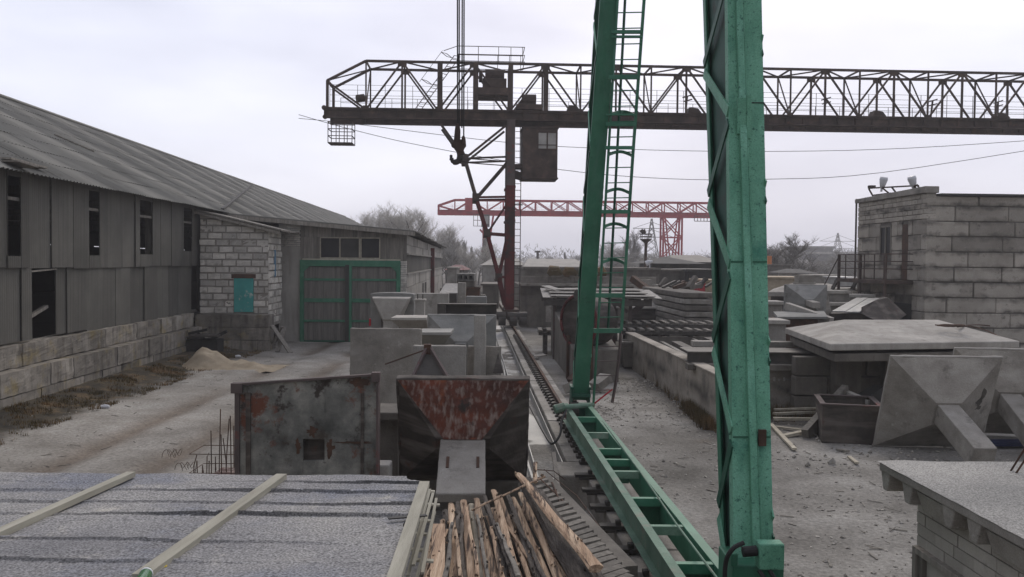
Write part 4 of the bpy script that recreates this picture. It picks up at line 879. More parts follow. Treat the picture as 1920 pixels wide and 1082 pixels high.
for px in (1285, 1545, 1745, 1868): mb = MB(); p = PD(px, 200, 1.2); mb.bar((p.x, 1.2, 11.2), (p.x+.1, 1.2, 12.3), .07); mb.bar((p.x-.15, 1.2, 12.2), (p.x+.35, 1.2, 12.35), .06); mb.bar((p.x-.1, 1.2, 12.0), (p.x+.35, 1.2, 12.12), .06); mb.build('cable_bracket', MT['crane'], dark)
mb = MB(); p = PD(676, 186, 1.0); mb.cyl((p.x-.18, .9, p.z), (p.x+.18, 1.05, p.z+.08), .2, 14); mb.build('end_drum', MT['crane'], dark); mb = MB(); mb.cyl((PD(608, 200).x, -.1, 11.15), (PD(608, 200).x, .1, 11.15), .12, 10); mb.build('end_drum', MT['crane'], dark); mb = MB(); mb.cyl((PD(609, 220).x, -.1, 10.7), (PD(609, 220).x, .1, 10.7), .1, 10); mb.build('end_drum', MT['crane'], dark)
mb = MB(); p0 = PD(615, 228, -.1); p1 = PD(660, 268, -.1)
for zz in (p0.z, (p0.z*2+p1.z)/3, (p0.z+2*p1.z)/3, p1.z):
    for y in (-.1, .9): mb.bar((p0.x, y, zz), (p1.x, y, zz), .035)
    for x in (p0.x, p1.x): mb.bar((x, -.1, zz), (x, .9, zz), .035)
for x in (p0.x, p0.x+.4, p0.x+.8, p1.x):
    for y in (-.1, .9): mb.bar((x, y, p0.z), (x, y, p1.z), .035)
mb.box(p0.x, -.1, p1.z, p1.x, .9, p1.z+.03); mb.build('basket', MT['crane'], dark)

RX, RY = xr(150), 150.0
red, xs = truss_crane('gantry_crane', 'far red truss gantry crane standing across the yard behind the dark one', RX, RY, -8.4, 41, 2.85, 11.75, 14.4, .8, 2.2, (MT['red'],), .22, 3.0, None, None, xbrace=True)
def PR(px, py, yl=0):
    x, z = pl(red, px, py, yl); return Vector((x, yl, z))
mb = MB(); a = PR(872, 371, -.2); b = PR(886, 397, -.2); mb.box(a.x, -.3, b.z, b.x, 1.8, a.z); mb.build('machine_house', MT['red'], red)
mb = MB()
for yl in (0, 2.2):
    mb = MB(); mb.bar((-.2, yl, .8), (-.2, yl, 11.8), .6, .4, up=(0, -1, 0)); 
    mb.bar(PR(925, 405, 0)+Vector((0, yl, 0)), PR(908, 520, 0)+Vector((0, yl, 0)), .3); 
    for (p, q) in (((900, 430), (918, 450)), ((918, 450), (903, 470)), ((903, 470), (914, 495))): mb.bar(PR(*p)+Vector((0, yl, 0)), PR(*q)+Vector((0, yl, 0)), .25)
    mb.build('leg', MT['red'], red)
mb = MB(); a = PR(903, 402, -.5); b = PR(918, 425, -.5); mb.box(a.x, -.6, b.z, b.x, 1.5, a.z); cbn = mb.build('cabin', MT['leg_steel'], red)
mb = MB(); mb.box(a.x+.2, -.63, b.z+.5, b.x-.2, -.61, a.z-.3); mb.build('window', MT['pale_glass'], cbn)
mb = MB(); L0, L1 = PR(1244, 410).x, PR(1279, 410).x; zt_ = 11.8
for yl in (0, 2.2):
    mb.bar((L0, yl, 1), (L0, yl, zt_), .3); mb.bar((L1, yl, 1), (L1, yl, zt_), .3)
    for k in range(3):
        za, zb_ = 1+k*3.6, 1+(k+1)*3.6; mb.bar((L0, yl, za), (L1, yl, zb_), .18); mb.bar((L1, yl, za), (L0, yl, zb_), .18); mb.bar((L0, yl, zb_), (L1, yl, zb_), .2)
    mb.bar((L0+.3, yl, zt_), ((L0+L1)/2, yl, 1), .22); mb.bar((L1-.3, yl, zt_), ((L0+L1)/2, yl, 1), .22)
mb.build('far_leg', MT['red'], red)
mb = MB(); a = PR(888, 402, -1); b = PR(903, 424, -1)
for zz in (a.z, (a.z+b.z)/2, b.z): mb.bar((a.x, -1, zz), (b.x, -1, zz), .1)
for x in (a.x, (a.x+b.x)/2, b.x): mb.bar((x, -1, a.z), (x, -1, b.z), .1)
a = PR(1302, 405); b = PR(1332, 415); 
for zz in (a.z, b.z): mb.bar((a.x, 0, zz), (b.x, 0, zz), .12)
for k in range(6): x = a.x+(b.x-a.x)*k/5; mb.bar((x, 0, a.z), (x, 0, b.z), .1)
mb.build('basket', MT['leg_steel'], red)

# overhead wires strung across the yard
for pts, yy, lb in ((((560, 222), (660, 232), (960, 268), (1180, 280), (1430, 284), (1700, 278), (2050, 255)), 62, 'upper thin wire strung across the sky behind the cranes'), (((560, 215), (660, 243), (800, 275), (1050, 318), (1250, 335), (1440, 336), (1650, 324), (2050, 262)), 60, 'lower thin sagging wire strung across the sky behind the cranes')):
    mb = MB(); mb.tube(spline([V(a, b, yy) for a, b in pts], 5), .02, 4); solo(mb, 'overhead_wire', MT['black'], lb, 'wire')
# ------------------------------------------------------------------ foreground felt roof (shed below the camera)
fs = thing('shed', 'near shed with a wrinkled grey mineral-felt roof held down by timber battens', 'shed', (-2.5, 4, 0))
def rz2(y): return 2.2+.043*(5.5-y)
def edge(y):  # right edge of the roof, px ~800 far to ~740 near
    p = -.56+.034*(5.5-y)
    return p+.035*mn.noise(Vector((y*2.2, 1, 0)))+.012*mn.noise(Vector((y*9, 3, 0)))
ridges = [(5.28, .02, 1), (5.02, .022, 2), (4.72, .018, 3), (4.45, .026, 4), (3.95, .016, 5), (3.62, .016, 6), (3.3, .016, 7)]
def rh(x, y):
    z = rz2(y)+.012*mn.noise(Vector((x*.9, y*1.2, 0)))+.006*mn.noise(Vector((x*2.5, y*7, 2)))+.0022*mn.noise(Vector((x*14, y*14, 5)))
    for (ry, h, s) in ridges:
        c = ry+.05*mn.noise(Vector((x*.6, s, 0)))+.02*mn.noise(Vector((x*2.3, s, 3)))+.03*(x+3)*.1
        am = max(0, .55+1.1*mn.noise(Vector((x*.7, s*3.3, 7)))); d = y-c
        z += h*am*math.exp(-(d/.022)**2)*(1.0)-.5*h*am*math.exp(-((d+.035)/.016)**2)
        z += .004*(1 if d < 0 else 0)
    return z
nx, ny = 420, 330; ya, yb = 2.3, 5.52; XA = -6.8; vs = []
for j in range(ny+1):
    y = ya+(yb-ya)*j/ny; xe = edge(y) if y < 5.25 else edge(y)-.12*smooth(5.25, 5.5, y)
    for i in range(nx+1):
        x = XA+(xe-XA)*i/nx; yy = y-(.02*mn.noise(Vector((x*1.3, 5, 0)))+.02 if j == ny else 0); vs.append((x+2.5, yy-4, rh(x, y)-(.02 if j == ny else 0)))
mb = MB(); W = nx+1; mb.add(vs, [(j*W+i, j*W+i+1, (j+1)*W+i+1, (j+1)*W+i) for j in range(ny) for i in range(nx)])
def ridge_tone(x, y):   # face tone: darker strip beside each felt ridge, lighter along its crest
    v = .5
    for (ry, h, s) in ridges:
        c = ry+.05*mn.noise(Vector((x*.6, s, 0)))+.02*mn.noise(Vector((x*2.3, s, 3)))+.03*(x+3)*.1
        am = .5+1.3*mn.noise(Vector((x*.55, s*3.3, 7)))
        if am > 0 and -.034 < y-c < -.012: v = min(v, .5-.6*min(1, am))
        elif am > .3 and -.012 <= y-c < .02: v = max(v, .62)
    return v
mb.sh = [ridge_tone(vs[j*W+i][0]-2.5, vs[j*W+i][1]+4) for j in range(ny) for i in range(nx)]
# turn-down edge
e = [vs[j*W+nx] for j in range(ny+1)]; mb.add(e+[(p[0]+.01, p[1], p[2]-.05) for p in e], [(j, j+1, ny+2+j, ny+1+j) for j in range(ny)], .2)
e = [vs[ny*W+i] for i in range(nx+1)]; mb.add(e+[(p[0], p[1]+.01, p[2]-.06) for p in e], [(j, j+1, nx+2+j, nx+1+j) for j in range(nx)], .3)
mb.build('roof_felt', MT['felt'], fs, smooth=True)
mb = MB(); mb.box(XA+2.5, -1.7, 0, XA+2.6, 1.35, 2.1); mb.box(XA+2.6, 1.25, 0, 1.65, 1.35, 2.1); mb.box(1.55, -1.7, 0, 1.65, 1.25, 2.12); mb.build('wall', MT['brick'], fs)
mb = MB(); mb.hexa([(XA+2.5, -1.7, 2.18), (1.72, -1.7, 2.18), (1.72, 1.42, 2.05), (XA+2.5, 1.42, 2.05), (XA+2.5, -1.7, 2.22), (1.72, -1.7, 2.22), (1.72, 1.42, 2.12), (XA+2.5, 1.42, 2.12)]); mb.build('roof_deck', MT['grey_wood'], fs)
def RP(px, py, dz):  # point above roof plane
    d = D(px, py); # z = 2.2+.043*(5.5-y)
    t = (2.2+.043*5.5+dz-H)/(d.z+.043*d.y); return CP+d*t
for (a, b, w) in (((246, 889), (-60, 1026), .055), ((528, 893), (262, 1084), .065), ((796, 907), (735, 1100), .06)):
    p = RP(*a, .03); q = RP(*b, .03); mb = MB(); n = 1
    for k in range(n):
        s0 = p.lerp(q, k/n); s1 = p.lerp(q, (k+1)/n); o0 = Vector((0, 0, 0)); mb.bar(s0+o0, s1+o0, w, .032, sh=.5)
    mb.build('batten', MT['batten'], fs, world=True)
mb = MB(); p = RP(728, 972, .035); q = RP(800, 966, .035); mb.bar(p, q, .03, .006, sh=.1); mb.build('felt_tear', MT['black'], fs, world=True)
# boards stacked at the roof edge
for k, (a, b, z) in enumerate((((812, 925), (775, 1060), 2.02), ((818, 935), (792, 1075), 1.93), ((806, 918), (765, 1080), 1.98), ((815, 960), (780, 1090), 1.86))):
    p = G(*a, z); q = G(*b, z); mb = MB(); mb.bar(p, q, .018, .012, sh=.5-.1*k); solo(mb, 'edge_board', MT['batten'], 'pale thin board stacked loosely along the edge of the felt roof', 'board', group='boards stacked at the felt roof edge')
for k, (px, py) in enumerate(((798, 920), (806, 945), (790, 975), (783, 1000), (778, 1030), (790, 1050))):
    p = G(px, py, 1.84+.01*(k % 2)); mb = MB(); mb.bar(p-Vector((.03, 0, 0)), p+Vector((.07, .01, -.01)), .04, .012, sh=.9); solo(mb, 'wood_offcut', MT['batten'], 'short pale slat poking out beside the felt roof edge', 'slat', group='slats under the boards at the roof edge')
# bottle and cap
bt = thing('glass_bottle', 'green glass bottle with a white band lying on the felt roof', 'bottle', RP(268, 1079, .04))
mb = MB(); p = RP(258, 1104, .04); q = RP(276, 1073, .04); dd = (q-p).normalized(); mb.tube([p-dd*.08, p, q-dd*.02, q, q+dd*.02], [.025, .026, .026, .022, .015], 14); mb.build('glass', MT['bottle'], bt, world=True, smooth=True)
mb = MB(); mb.tube([q-dd*.035, q-dd*.02], [.0268, .0268], 14); mb.build('label_band', MT['white'], bt, world=True, smooth=True)
mb = MB(); p = RP(305, 1069, .01); mb.cyl(p, p+Vector((0, 0, .018)), .018, 12); solo(mb, 'loose_stopper', MT['yellow'], 'yellow plastic cap lying beside the green bottle', 'cap')

# ------------------------------------------------------------------ log pile
rl_ = random.Random(31)
def log(p, q, r0, r1, mat, label, group=None, sh=.5, sq=1):
    p = Vector(p); q = Vector(q); n = 12; d = (q-p); Ln = d.length; sd = rl_.random()*50; pts = []; rs = []
    for k in range(n+1):
        t = k/n; pts.append(p+d*t+Vector((.016*mn.noise(Vector((t*3, sd, 0))), 0, .012*mn.noise(Vector((t*3, sd, 9)))))); rs.append((r0+(r1-r0)*t)*(1+.12*mn.noise(Vector((t*9, sd, 4)))))
    c = (p+q)/2; mb = MB(); mb.tube([x-c for x in pts], rs, 9, sh=sh, jit=.22, seed=sd)
    ax = [x-c for x in pts]   # split slabs are flatter than round logs
    if r0 < .045:
        mb.v = [(v[0], v[1], (lambda az: az+(v[2]-az)*.6)(p.z-c.z+(q.z-p.z)*min(1, max(0, (v[1]+c.y-p.y)/(q.y-p.y))))) for v in mb.v]
    # bark flakes and knots
    for k in range(5):
        t = rl_.random(); a = rl_.uniform(.3, 2.8); b = p+d*t-c+Vector((math.cos(a), 0, math.sin(a)))*((r0+(r1-r0)*t)*.97); l = rl_.uniform(.004, .016)
        mb.bar(b, b+Vector((math.cos(a)*l, rl_.uniform(-.05, .05), math.sin(a)*l)), .012, .02, sh=0)
    me_ = mb.build('log', MT[mat]); me_.location = c; tag(me_, label, 'log', group); return me_
far = [(812, 985, 800, 1.06), (830, 975, 822, 1.12), (846, 948, 850, 1.2), (858, 943, 868, 1.22), (869, 940, 885, 1.24), (884, 946, 908, 1.2), (893, 936, 925, 1.26), (908, 930, 950, 1.24), (925, 920, 968, 1.28), (938, 930, 990, 1.24), (952, 928, 1008, 1.26), (962, 934, 1026, 1.22), (975, 925, 1048, 1.26)]
lab = 'peeled pine log lying in the top layer of the pile below the crane rail'
for i, (a, b, c, z) in enumerate(far):
    p = G(a, b, z); q = G(c, 1082, z); q = p+(q-p)*1.7; log(p, q, .018+.018*rl_.random(), .026+.03*rl_.random(), 'bark' if i in (3, 7, 10) else ('plank' if i in (5,) else 'log'), lab, 'peeled logs in the pile by the crane rail', rl_.uniform(.2, .95))
for i in range(13):   # odd thinner slabs lying loosely across the layer
    a, b = 835+i*11+rl_.uniform(-5, 5), 950+rl_.uniform(-12, 45); c = 812+i*19+rl_.uniform(-22, 22); z = 1.25+rl_.uniform(0, .07)
    p = G(a, b, z); q = G(c, 1082, z); q = p+(q-p)*rl_.uniform(.6, 1.5); log(p, q, .014, .012+.016*rl_.random(), ('log', 'grey_wood', 'log', 'bark')[i % 4], 'thin loose slab of wood lying askew on the log pile', 'thin slabs lying askew on the log pile', rl_.uniform(.3, 1))
for i in range(15):
    a = 835+i*11; p = G(a, 955+rl_.uniform(-10, 15), 1.08); q = G(a+(a-835)*.5+10, 1090, 1.08); q = p+(q-p)*1.7; log(p, q, .03, .045, 'log' if i % 3 else 'bark', 'partly hidden log in the lower layer of the pile below the crane rail', 'lower logs in the pile by the crane rail', rl_.uniform(.0, .5))
p = G(988, 905, 1.27); q = G(1088, 1082, 1.27); log(p, p+(q-p)*1.5, .075, .1, 'bark', 'thick dark log with black and white bark on the right of the log pile')
p = G(1012, 925, 1.05); q = G(1120, 1088, 1.05); log(p, p+(q-p)*1.4, .05, .07, 'bark', 'lower dark barky log at the right foot of the log pile')
p = G(972, 890, 1.48); q = G(1118, 1066, 1.42); log(p, q, .036, .055, 'log', 'topmost orange peeled log lying over the dark barky log', sh=.9)
p = G(1003, 868, 1.4); q = G(1004, 905, 1.38); log(p, q, .02, .024, 'log', 'short orange stub sticking up behind the topmost log', sh=.6)
p = G(886, 957, 1.42); q = G(1020, 893, 1.5); log(p, q, .012, .016, 'log', 'thin brown stick lying across the far ends of the logs', sh=.4)
for (a, b) in (((800, 1010), (845, 1050)), ((810, 1003), (842, 1020)), ((805, 1035), (820, 990))):
    p = G(*a, 1.2); q = G(*b, 1.2); log(p, q, .007, .009, 'log', 'thin twig lying on the left side of the log pile', 'twigs on the left of the log pile', .6)
p = G(806, 990, 1.2); q = G(826, 980, 1.2)
mb = MB(); a = G(823, 985, 1.26); b = G(820, 1086, 1.26); mb.bar(a, a+(b-a)*1.6, .11, .03, sh=.9); solo(mb, 'bark_board', MT['log'], 'flat pale slab board with bark patches on the left of the log pile', 'board')
for (x, y) in ((-.25, 7.6), (.1, 5.6)):
    mb = MB(); mb.box(x-.55, y-.15, -.85, x+.95, y+.15, .93); solo(mb, 'support_block', MT['concrete_dark'], 'concrete block carrying the log pile', 'block', group='blocks under the log pile', bevel=.02)
# short boards laid side by side
for k in range(22):
    t = k/21; px = 1003+t*150; pyy = 905+t*185; p = G(px, pyy, .95); w = .32; mb = MB(); a = rl_.uniform(-.06, .06)
    mb.bar(p-Vector((w*.55, .12+a, .02)), p+Vector((w*.45, .1, .0)), .085, .05, sh=rl_.uniform(.2, .8)); solo(mb, 'short_board', MT['grey_wood'], 'short grey board in the stepped row between the logs and the runway', 'board', group='short boards in the stepped row')
mb = MB(); a = G(1008, 925, .72); b = G(1160, 1105, .72); mb.bar(a, b, .35, .4); solo(mb, 'timber_beam', MT['concrete_dark'], 'dark beam carrying the row of short boards', 'beam')
for (a, b, r) in (((1035, 905), (1052, 1010), .012), ((1000, 880), (1060, 900), .006), ((1010, 895), (1120, 1040), .008), ((1020, 880), (1140, 1010), .006)):
    mb = MB(); p = G(*a, 1.0); q = G(*b, .8); mb.tube([p, (p+q)/2+Vector((.05, 0, .05)), q], r, 5); solo(mb, 'loose_wire', MT['rust'], 'thin bent rusty wire beside the row of short boards', 'wire', group='bent wires beside the logs')
mb = MB(); a = G(1038, 850, .55); b = G(1050, 945, .3); mb.bar(a, b, .06, .05); solo(mb, 'upright_stick', MT['grey_wood'], 'grey stick standing in the pit beside the runway end', 'stick')

# ------------------------------------------------------------------ formwork boxes
fb = thing('formwork_box', 'grey rust-patched steel formwork box with a square hole in its face', 'formwork', (-2.6, 11.0, -.02), R_(1.5))
x0, z1 = pl(fb, 450, 722, 0); x1, z1b = pl(fb, 706, 712, 0); h0, hz1 = pl(fb, 568, 823, 0); h1, hz0 = pl(fb, 609, 864, 0)
def lo(z): return z
mb = MB(); tl, tr_ = z1, z1b+.06
def face(a, b, za, zb_, zta=None, ztb=None):
    mb.hexa([(a, 0, za), (b, 0, za), (b, .05, za), (a, .05, za), (a, 0, zta or zb_), (b, 0, ztb or zb_), (b, .05, ztb or zb_), (a, .05, zta or zb_)])
def tz(x): return tl+(tr_-tl)*(x-x0)/(x1-x0)
for (a, b) in ((x0, h0), (h1, x1)): face(a, b, .02, None, tz(a), tz(b))
face(h0, h1, .02, hz0); face(h0, h1, hz1, None, tz(h0), tz(h1))
mb.build('face_plate', MT['form_grey'], fb, disp=(.02, .4, 4))
mb = MB(); 
for (a, b, xx) in ((x0-.06, x0+.0, 0), (x1, x1+.03, 0)): mb.hexa([(a, -.04, 0), (b, -.04, 0), (b, .16, 0), (a, .16, 0), (a, -.04, tz(a)), (b, -.04, tz(b)), (b, .16, tz(b)), (a, .16, tz(a))])
mb.bar((x0-.06, -.01, tz(x0)+.01), (x1+.03, -.01, tz(x1)+.01), .08, .03); mb.box(x0-.1, -.07, tl-.1, x0+.04, .05, tl+.03); mb.box(x1-.06, -.07, tr_-.08, x1+.05, .05, tr_+.04)
mb.build('rim', MT['leg_steel'], fb, bevel=.004)
mb = MB(); mb.box(x0, .12, 0, x1, .16, 1.95); mb.box(x0+.08, -.03, 0, x0+.14, 0, 1.9, .9); mb.box(x1-.2, -.02, .0, x1-.16, 0, 1.9, .9); mb.build('shell', MT['form_dark'], fb)
def blob(root, name, x, z, rx_, rz__, m, seed, y=-.007):
    r = random.Random(seed); n = 22; mb = MB(); mb.add([(x, y, z)]+[(x+rx_*math.cos(a)*f, y, z+rz__*math.sin(a)*f) for a, f in [(2*math.pi*i/n, r.uniform(.45, 1.15)) for i in range(n)]], [(0, 1+i, 1+(i+1) % n) for i in range(n)], .5); mb.build(name, m, root)
hx, hz = (h0+h1)/2, (hz0+hz1)/2
blob(fb, 'rust_patch', hx-.02, hz1+.1, .08, .08, MT['rust'], 1); blob(fb, 'rust_patch', h1+.07, hz+.02, .06, .13, MT['rust'], 2); blob(fb, 'rust_patch', h1+.4, hz+.1, .3, .02, MT['rust'], 3); blob(fb, 'rust_patch', h0-.06, hz+.05, .05, .1, MT['rust'], 4); blob(fb, 'rust_patch', x1-.22, hz1+.75, .13, .09, MT['rust'], 6)
# rebar cage beside it
rc = thing('rebar_cage', 'rusty rebar cage standing left of the grey formwork box', 'rebar cage', (x0-2.6-.25, 11.2, 0))
mb = MB(); r9 = random.Random(2)
for i in range(5):
    for j in range(3):
        x = -.42+i*.13; y = -.1+j*.25; t = r9.uniform(-.03, .03); mb.tube([(x, y, -.05), (x+t, y, .9), (x+t*2, y+t, 1.35+r9.uniform(-.15, .25)-(0 if i > 1 else .55))], .007, 4)
for z in (.25, .5, .8, 1.05): mb.tube([(-.45, -.12, z), (.16, -.12, z), (.16, .42, z), (-.45, .42, z), (-.45, -.12, z)], .005, 4)
mb.build('bars', MT['rust'], rc); mb = MB(); mb.box(-.2, .0, -.03, .18, .4, .75); mb.build('core_block', MT['form_rust'], rc)
for (px, py, s, lb) in ((312, 862, .16, 'bent rusty wire loop on the road edge, nearest the felt roof'), (335, 885, .13, 'small upright rusty wire loop beside the road'),):
    p = G(px, py, .05); mb = MB()
    for k in range(3): mb.tube([p+Vector((s*math.cos(a+k)*.5+k*.08, .05*k, s*abs(math.sin(a))+.02)) for a in [i*.5 for i in range(13)]], .004, 4)
    solo(mb, 'wire_loop', MT['rust'], lb, 'wire')

def footing(label, loc, rz, tilt, s, hgt, t, pyr, cw, ch, L, mats, rot=None, group=None, bev=.02, name='concrete_footing', slots=False):
    """square plate (local XZ, outer face to -Y), pyramid and stub column pointing to -Y; local origin at plate bottom centre"""
    o = thing(name, label, 'footing', loc, group=group, rot=rot or (tilt, 0, rz))
    w = s/2; mb = MB(); mb.box(-w, 0, 0, w, t, hgt); mb.build('plate', mats[0], o, bevel=bev, disp=(.03, .22, 4))
    c = hgt/2; mb = MB(); mb.add([(-w+.02, 0, .02), (w-.02, 0, .02), (w-.02, 0, hgt-.02), (-w+.02, 0, hgt-.02), (-cw*.6, -pyr, c-ch*.6), (cw*.6, -pyr, c-ch*.6), (cw*.6, -pyr, c+ch*.6), (-cw*.6, -pyr, c+ch*.6)], [(0, 1, 5, 4)], .2)
    mb.add(mb.v[:], [(1, 2, 6, 5)], .45); mb.add(mb.v[:8], [(2, 3, 7, 6)], .95); mb.add(mb.v[:8], [(3, 0, 4, 7)], .6); mb.add(mb.v[:8], [(4, 5, 6, 7)])
    mb.build('pyramid', mats[1], o, disp=(.05 if slots else .025, .3, 4))
    if slots: mb = MB(); e = .006; mb.add([(w-.02, -e, hgt-.02), (-w+.02, -e, hgt-.02), (-cw*.42, -pyr-e*4, c+ch*.6), (cw*.42, -pyr-e*4, c+ch*.6)], [(0, 1, 2, 3)]); mb.build('rusty_face', MT['form_rust'], o, disp=(.05, .3, 5))
    if L:
        mb = MB(); mb.box(-cw/2, -pyr-L, c-ch/2, cw/2, -pyr+.05, c+ch/2); mb.build('column', mats[2], o, bevel=bev, disp=(.015, .15, 4))
        if slots:
            for sx in (-.3, .34): mb = MB(); mb.box(sx*cw-.02, -pyr-L*.55, c+ch/2-.005, sx*cw+.02, -pyr-L*.35, c+ch/2+.012); mb.build('lifting_slot', MT['rust'], o)
    return o
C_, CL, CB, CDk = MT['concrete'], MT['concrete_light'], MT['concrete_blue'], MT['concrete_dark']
footing('rust-red stained steel-faced footing with a pale post leaning toward the logs', (-.68, 12.3, .42), R_(2), R_(20), 1.85, 1.66, .12, .34, .62, .14, 1.25, (MT['form_dark'], MT['form_dark'], C_), name='footing_form', slots=True)
mb = MB(); mb.box(-1.5, 12.25, -.05, .15, 12.7, .43); solo(mb, 'support_block', CDk, 'dark block under the rust-red footing form', 'block', bevel=.02)
# concrete slab between the two boxes
mb = MB(); a = V(715, 790, 12.6); mb.box(a.x-.1, 12.4, 0, a.x+.28, 12.9, 1.3); mb.box(a.x-.15, 12.2, 1.3, a.x+.35, 13, 1.42); solo(mb, 'concrete_pillar', CDk, 'dark concrete stub between the grey box and the rust-red footing', 'pillar', bevel=.02)
mb = MB(); a = V(718, 870, 11.3); mb.box(a.x-.1, 11.2, -.1, a.x+.1, 11.5, .9, .8); solo(mb, 'pale_block', CL, 'small pale concrete block wedged beside the grey formwork box', 'block', bevel=.02)
# standing slabs of the precast store
def panel(name, label, pxa, pya, pxb, Y_, th, m, zb=-.03, rz=0, lean=0, bev=.015, cat='slab', group=None, ztilt=0):
    a = V(pxa, pya, Y_); b = V(pxb, pya, Y_); w = (b.x-a.x)/2; c = Vector(((a.x+b.x)/2, Y_, zb)); h = a.z-zb
    mb = MB(); mb.hexa([(-w, 0, 0), (w, 0, 0), (w, th, 0), (-w, th, 0), (-w, 0, h), (w, 0, h+ztilt), (w, th, h+ztilt), (-w, th, h)])
    o = mb.build(name, m, bevel=bev, disp=(.03, .2, 4)); o.location = c; o.rotation_euler = (lean, 0, rz); return tag(o, label, cat, group)
panel('concrete_slab', 'large mottled tan concrete slab standing left of the white slab', 655, 616, 789, 15.2, .16, C_, lean=R_(-2))
panel('concrete_slab', 'smooth white concrete slab standing behind the rust-red footing', 774, 648, 874, 13.8, .14, CL)
panel('concrete_slab', 'light grey slab standing right of the upright narrow post', 876, 650, 940, 14.2, .14, C_, lean=R_(-3))
panel('concrete_post', 'narrow upright concrete post in front of the blue-grey footing', 889, 591, 911, 14.0, .2, CL, cat='post')
footing('blue-grey footing facing the camera behind the narrow upright post', (V(866, 588, 17.3).x, 17.3, V(866, 588, 17.3).z-1.32), R_(0), 0, 1.4, 1.3, .16, .3, .22, .22, .25, (CB, CB, CB))
panel('concrete_block', 'dark plinth block under the blue-grey footing', 805, 655, 925, 17.4, .6, CDk, cat='block')
# light upturned pyramid plates
def hopper(label, x0, y0, x1, x2, x3, y1, Y_, m):
    a, b, c, d = V(x0, y0, Y_), V(x1, y0, Y_), V(x3, y1, Y_), V(x2, y1, Y_); mb = MB(); dz = Vector((0, .9, 0)); i = Vector((0, .25, 0))
    mb.hexa([d+i, c+i, c+dz*.8, d+dz*.8, a, b, b+dz, a+dz]); e = Vector((0, 0, .05)); mb.hexa([a-Vector((0, .02, 0)), b-Vector((0, .02, 0)), b+dz, a+dz, a+e-Vector((0, .02, 0)), b+e-Vector((0, .02, 0)), b+e+dz, a+e+dz], .9)
    p = d.z; mb.box(min(d.x, a.x)+.25, d.y+.35, 0, c.x-.2, d.y+.75, p+.01, .3); return solo(mb, 'pile_cap', m, label, 'pile cap')
hopper('pale upturned pyramid cap behind the large tan slab', 733, 600, 800, 750, 800, 619, 18.5, CL)
hopper('grey upturned pyramid cap behind the smooth white slab', 783, 628, 845, 786, 832, 648, 16.0, CB)
# bowl headed column
bw = thing('column_head', 'tall grey precast column head with a white rounded rim beside the gate', 'column head', (V(735, 600, 23.5).x, 23.5, 0))
w = .6; mb = MB(); poly = [(-w, 0), (w, 0), (w, 2.66)]+[(w*math.cos(t), 2.68+.04*math.sin(t)) for t in [math.pi*k/8 for k in range(9)]]+[(-w, 2.66)]
mb.prism(poly, 'y', 0, .5); mb.build('body', CB, bw, bevel=.02)
mb = MB(); mb.hexa([(-.2, -.35, 2.0), (.2, -.35, 2.0), (.2, 0, 1.8), (-.2, 0, 1.8), (-.5, -.3, 2.58), (.5, -.3, 2.58), (.55, 0, 2.62), (-.55, 0, 2.62)], .8); mb.box(-.2, -.3, 0, .2, 0, 2.0, .6); mb.build('neck', CL, bw, bevel=.02)
for sx in (-1, 1): mb = MB(); mb.box(sx*.25-.04, -.1, 1.62, sx*.25+.04, 0, 2.05); mb.build('recess', MT['steel'], bw)
mb = MB(); mb.box(-w-.03, -.03, 1.8, -w+.02, .1, 2.0); mb.build('red_mark', MT['red'], bw)
panel('concrete_slab', 'white concrete slab behind the post with two hooks', 781, 550, 841, 25.5, .35, CL)
hkp = thing('hooked_post', 'white post with two rebar lifting hooks on top', 'post', (V(787, 563, 22.8).x, 22.8, 0))
mb = MB(); mb.box(-.12, 0, 0, .12, .3, V(787, 564, 22.8).z); mb.box(-.15, -.02, V(787, 564, 22.8).z, .15, .32, V(787, 561, 22.8).z, .9); mb.build('post', CL, hkp, bevel=.01)
for sx in (-.07, .07): mb = MB(); z = V(787, 561, 22.8).z; mb.tube([(sx, .1, z), (sx, .1, z+.13), (sx, .16, z+.13), (sx, .16, z)], .012, 5); mb.build('lifting_hook', MT['steel'], hkp)
a = V(820, 567, 20.5); b = V(931, 571, 20.5); z1 = a.z
ib = thing('steel_channel', 'long dark steel channel with a pale top flange lying across the store', 'steel channel', ((a.x+b.x)/2, 20.5, 0)); w = (b.x-a.x)/2
mb = MB(); mb.box(-w, 0, z1-.06, w, .3, z1-.03, .9); mb.box(-w, .1, z1-.27, w, .14, z1-.06, .1); mb.box(-w, 0, z1-.29, w, .3, z1-.27, .6); mb.box(-w, 0, z1-.27, -w+.2, .1, z1-.06, .7); mb.build('channel', MT['steel'], ib)
for sx in (-w+.3, w-.5): mb = MB(); mb.box(sx, -.05, 0, sx+.25, .4, z1-.29); mb.build('trestle', CDk, ib)
# leaning trough + rod
mb = MB(); a = V(803, 652, 13.3); b = V(838, 708, 12.9); c = V(775, 712, 12.8)
lt = thing('leaning_trough', 'leaning steel trough with a dirty dark inside behind the rust-red footing', 'trough', (c.x, 13, 0))
mb.add([a, b, c, a+Vector((0, .3, 0)), b+Vector((0, .3, -.1)), c+Vector((0, .3, -.1))], [(0, 1, 2), (3, 5, 4), (0, 3, 4, 1), (1, 4, 5, 2), (2, 5, 3, 0)]); mb.build('plate', MT['steel'], lt, world=True)
mb = MB(); mb.bar(a+Vector((0, -.02, .05)), V(842, 712, 12.8), .04, .05); mb.bar(a+Vector((0, -.02, .05)), V(772, 712, 12.8), .04, .05); mb.build('rim', MT['leg_steel'], lt, world=True)
mb = MB(); p = a; mb.box(p.x-.06, p.y-.1, p.z-.12, p.x+.05, p.y, p.z+.06); mb.build('hinge', MT['rust'], lt, world=True)
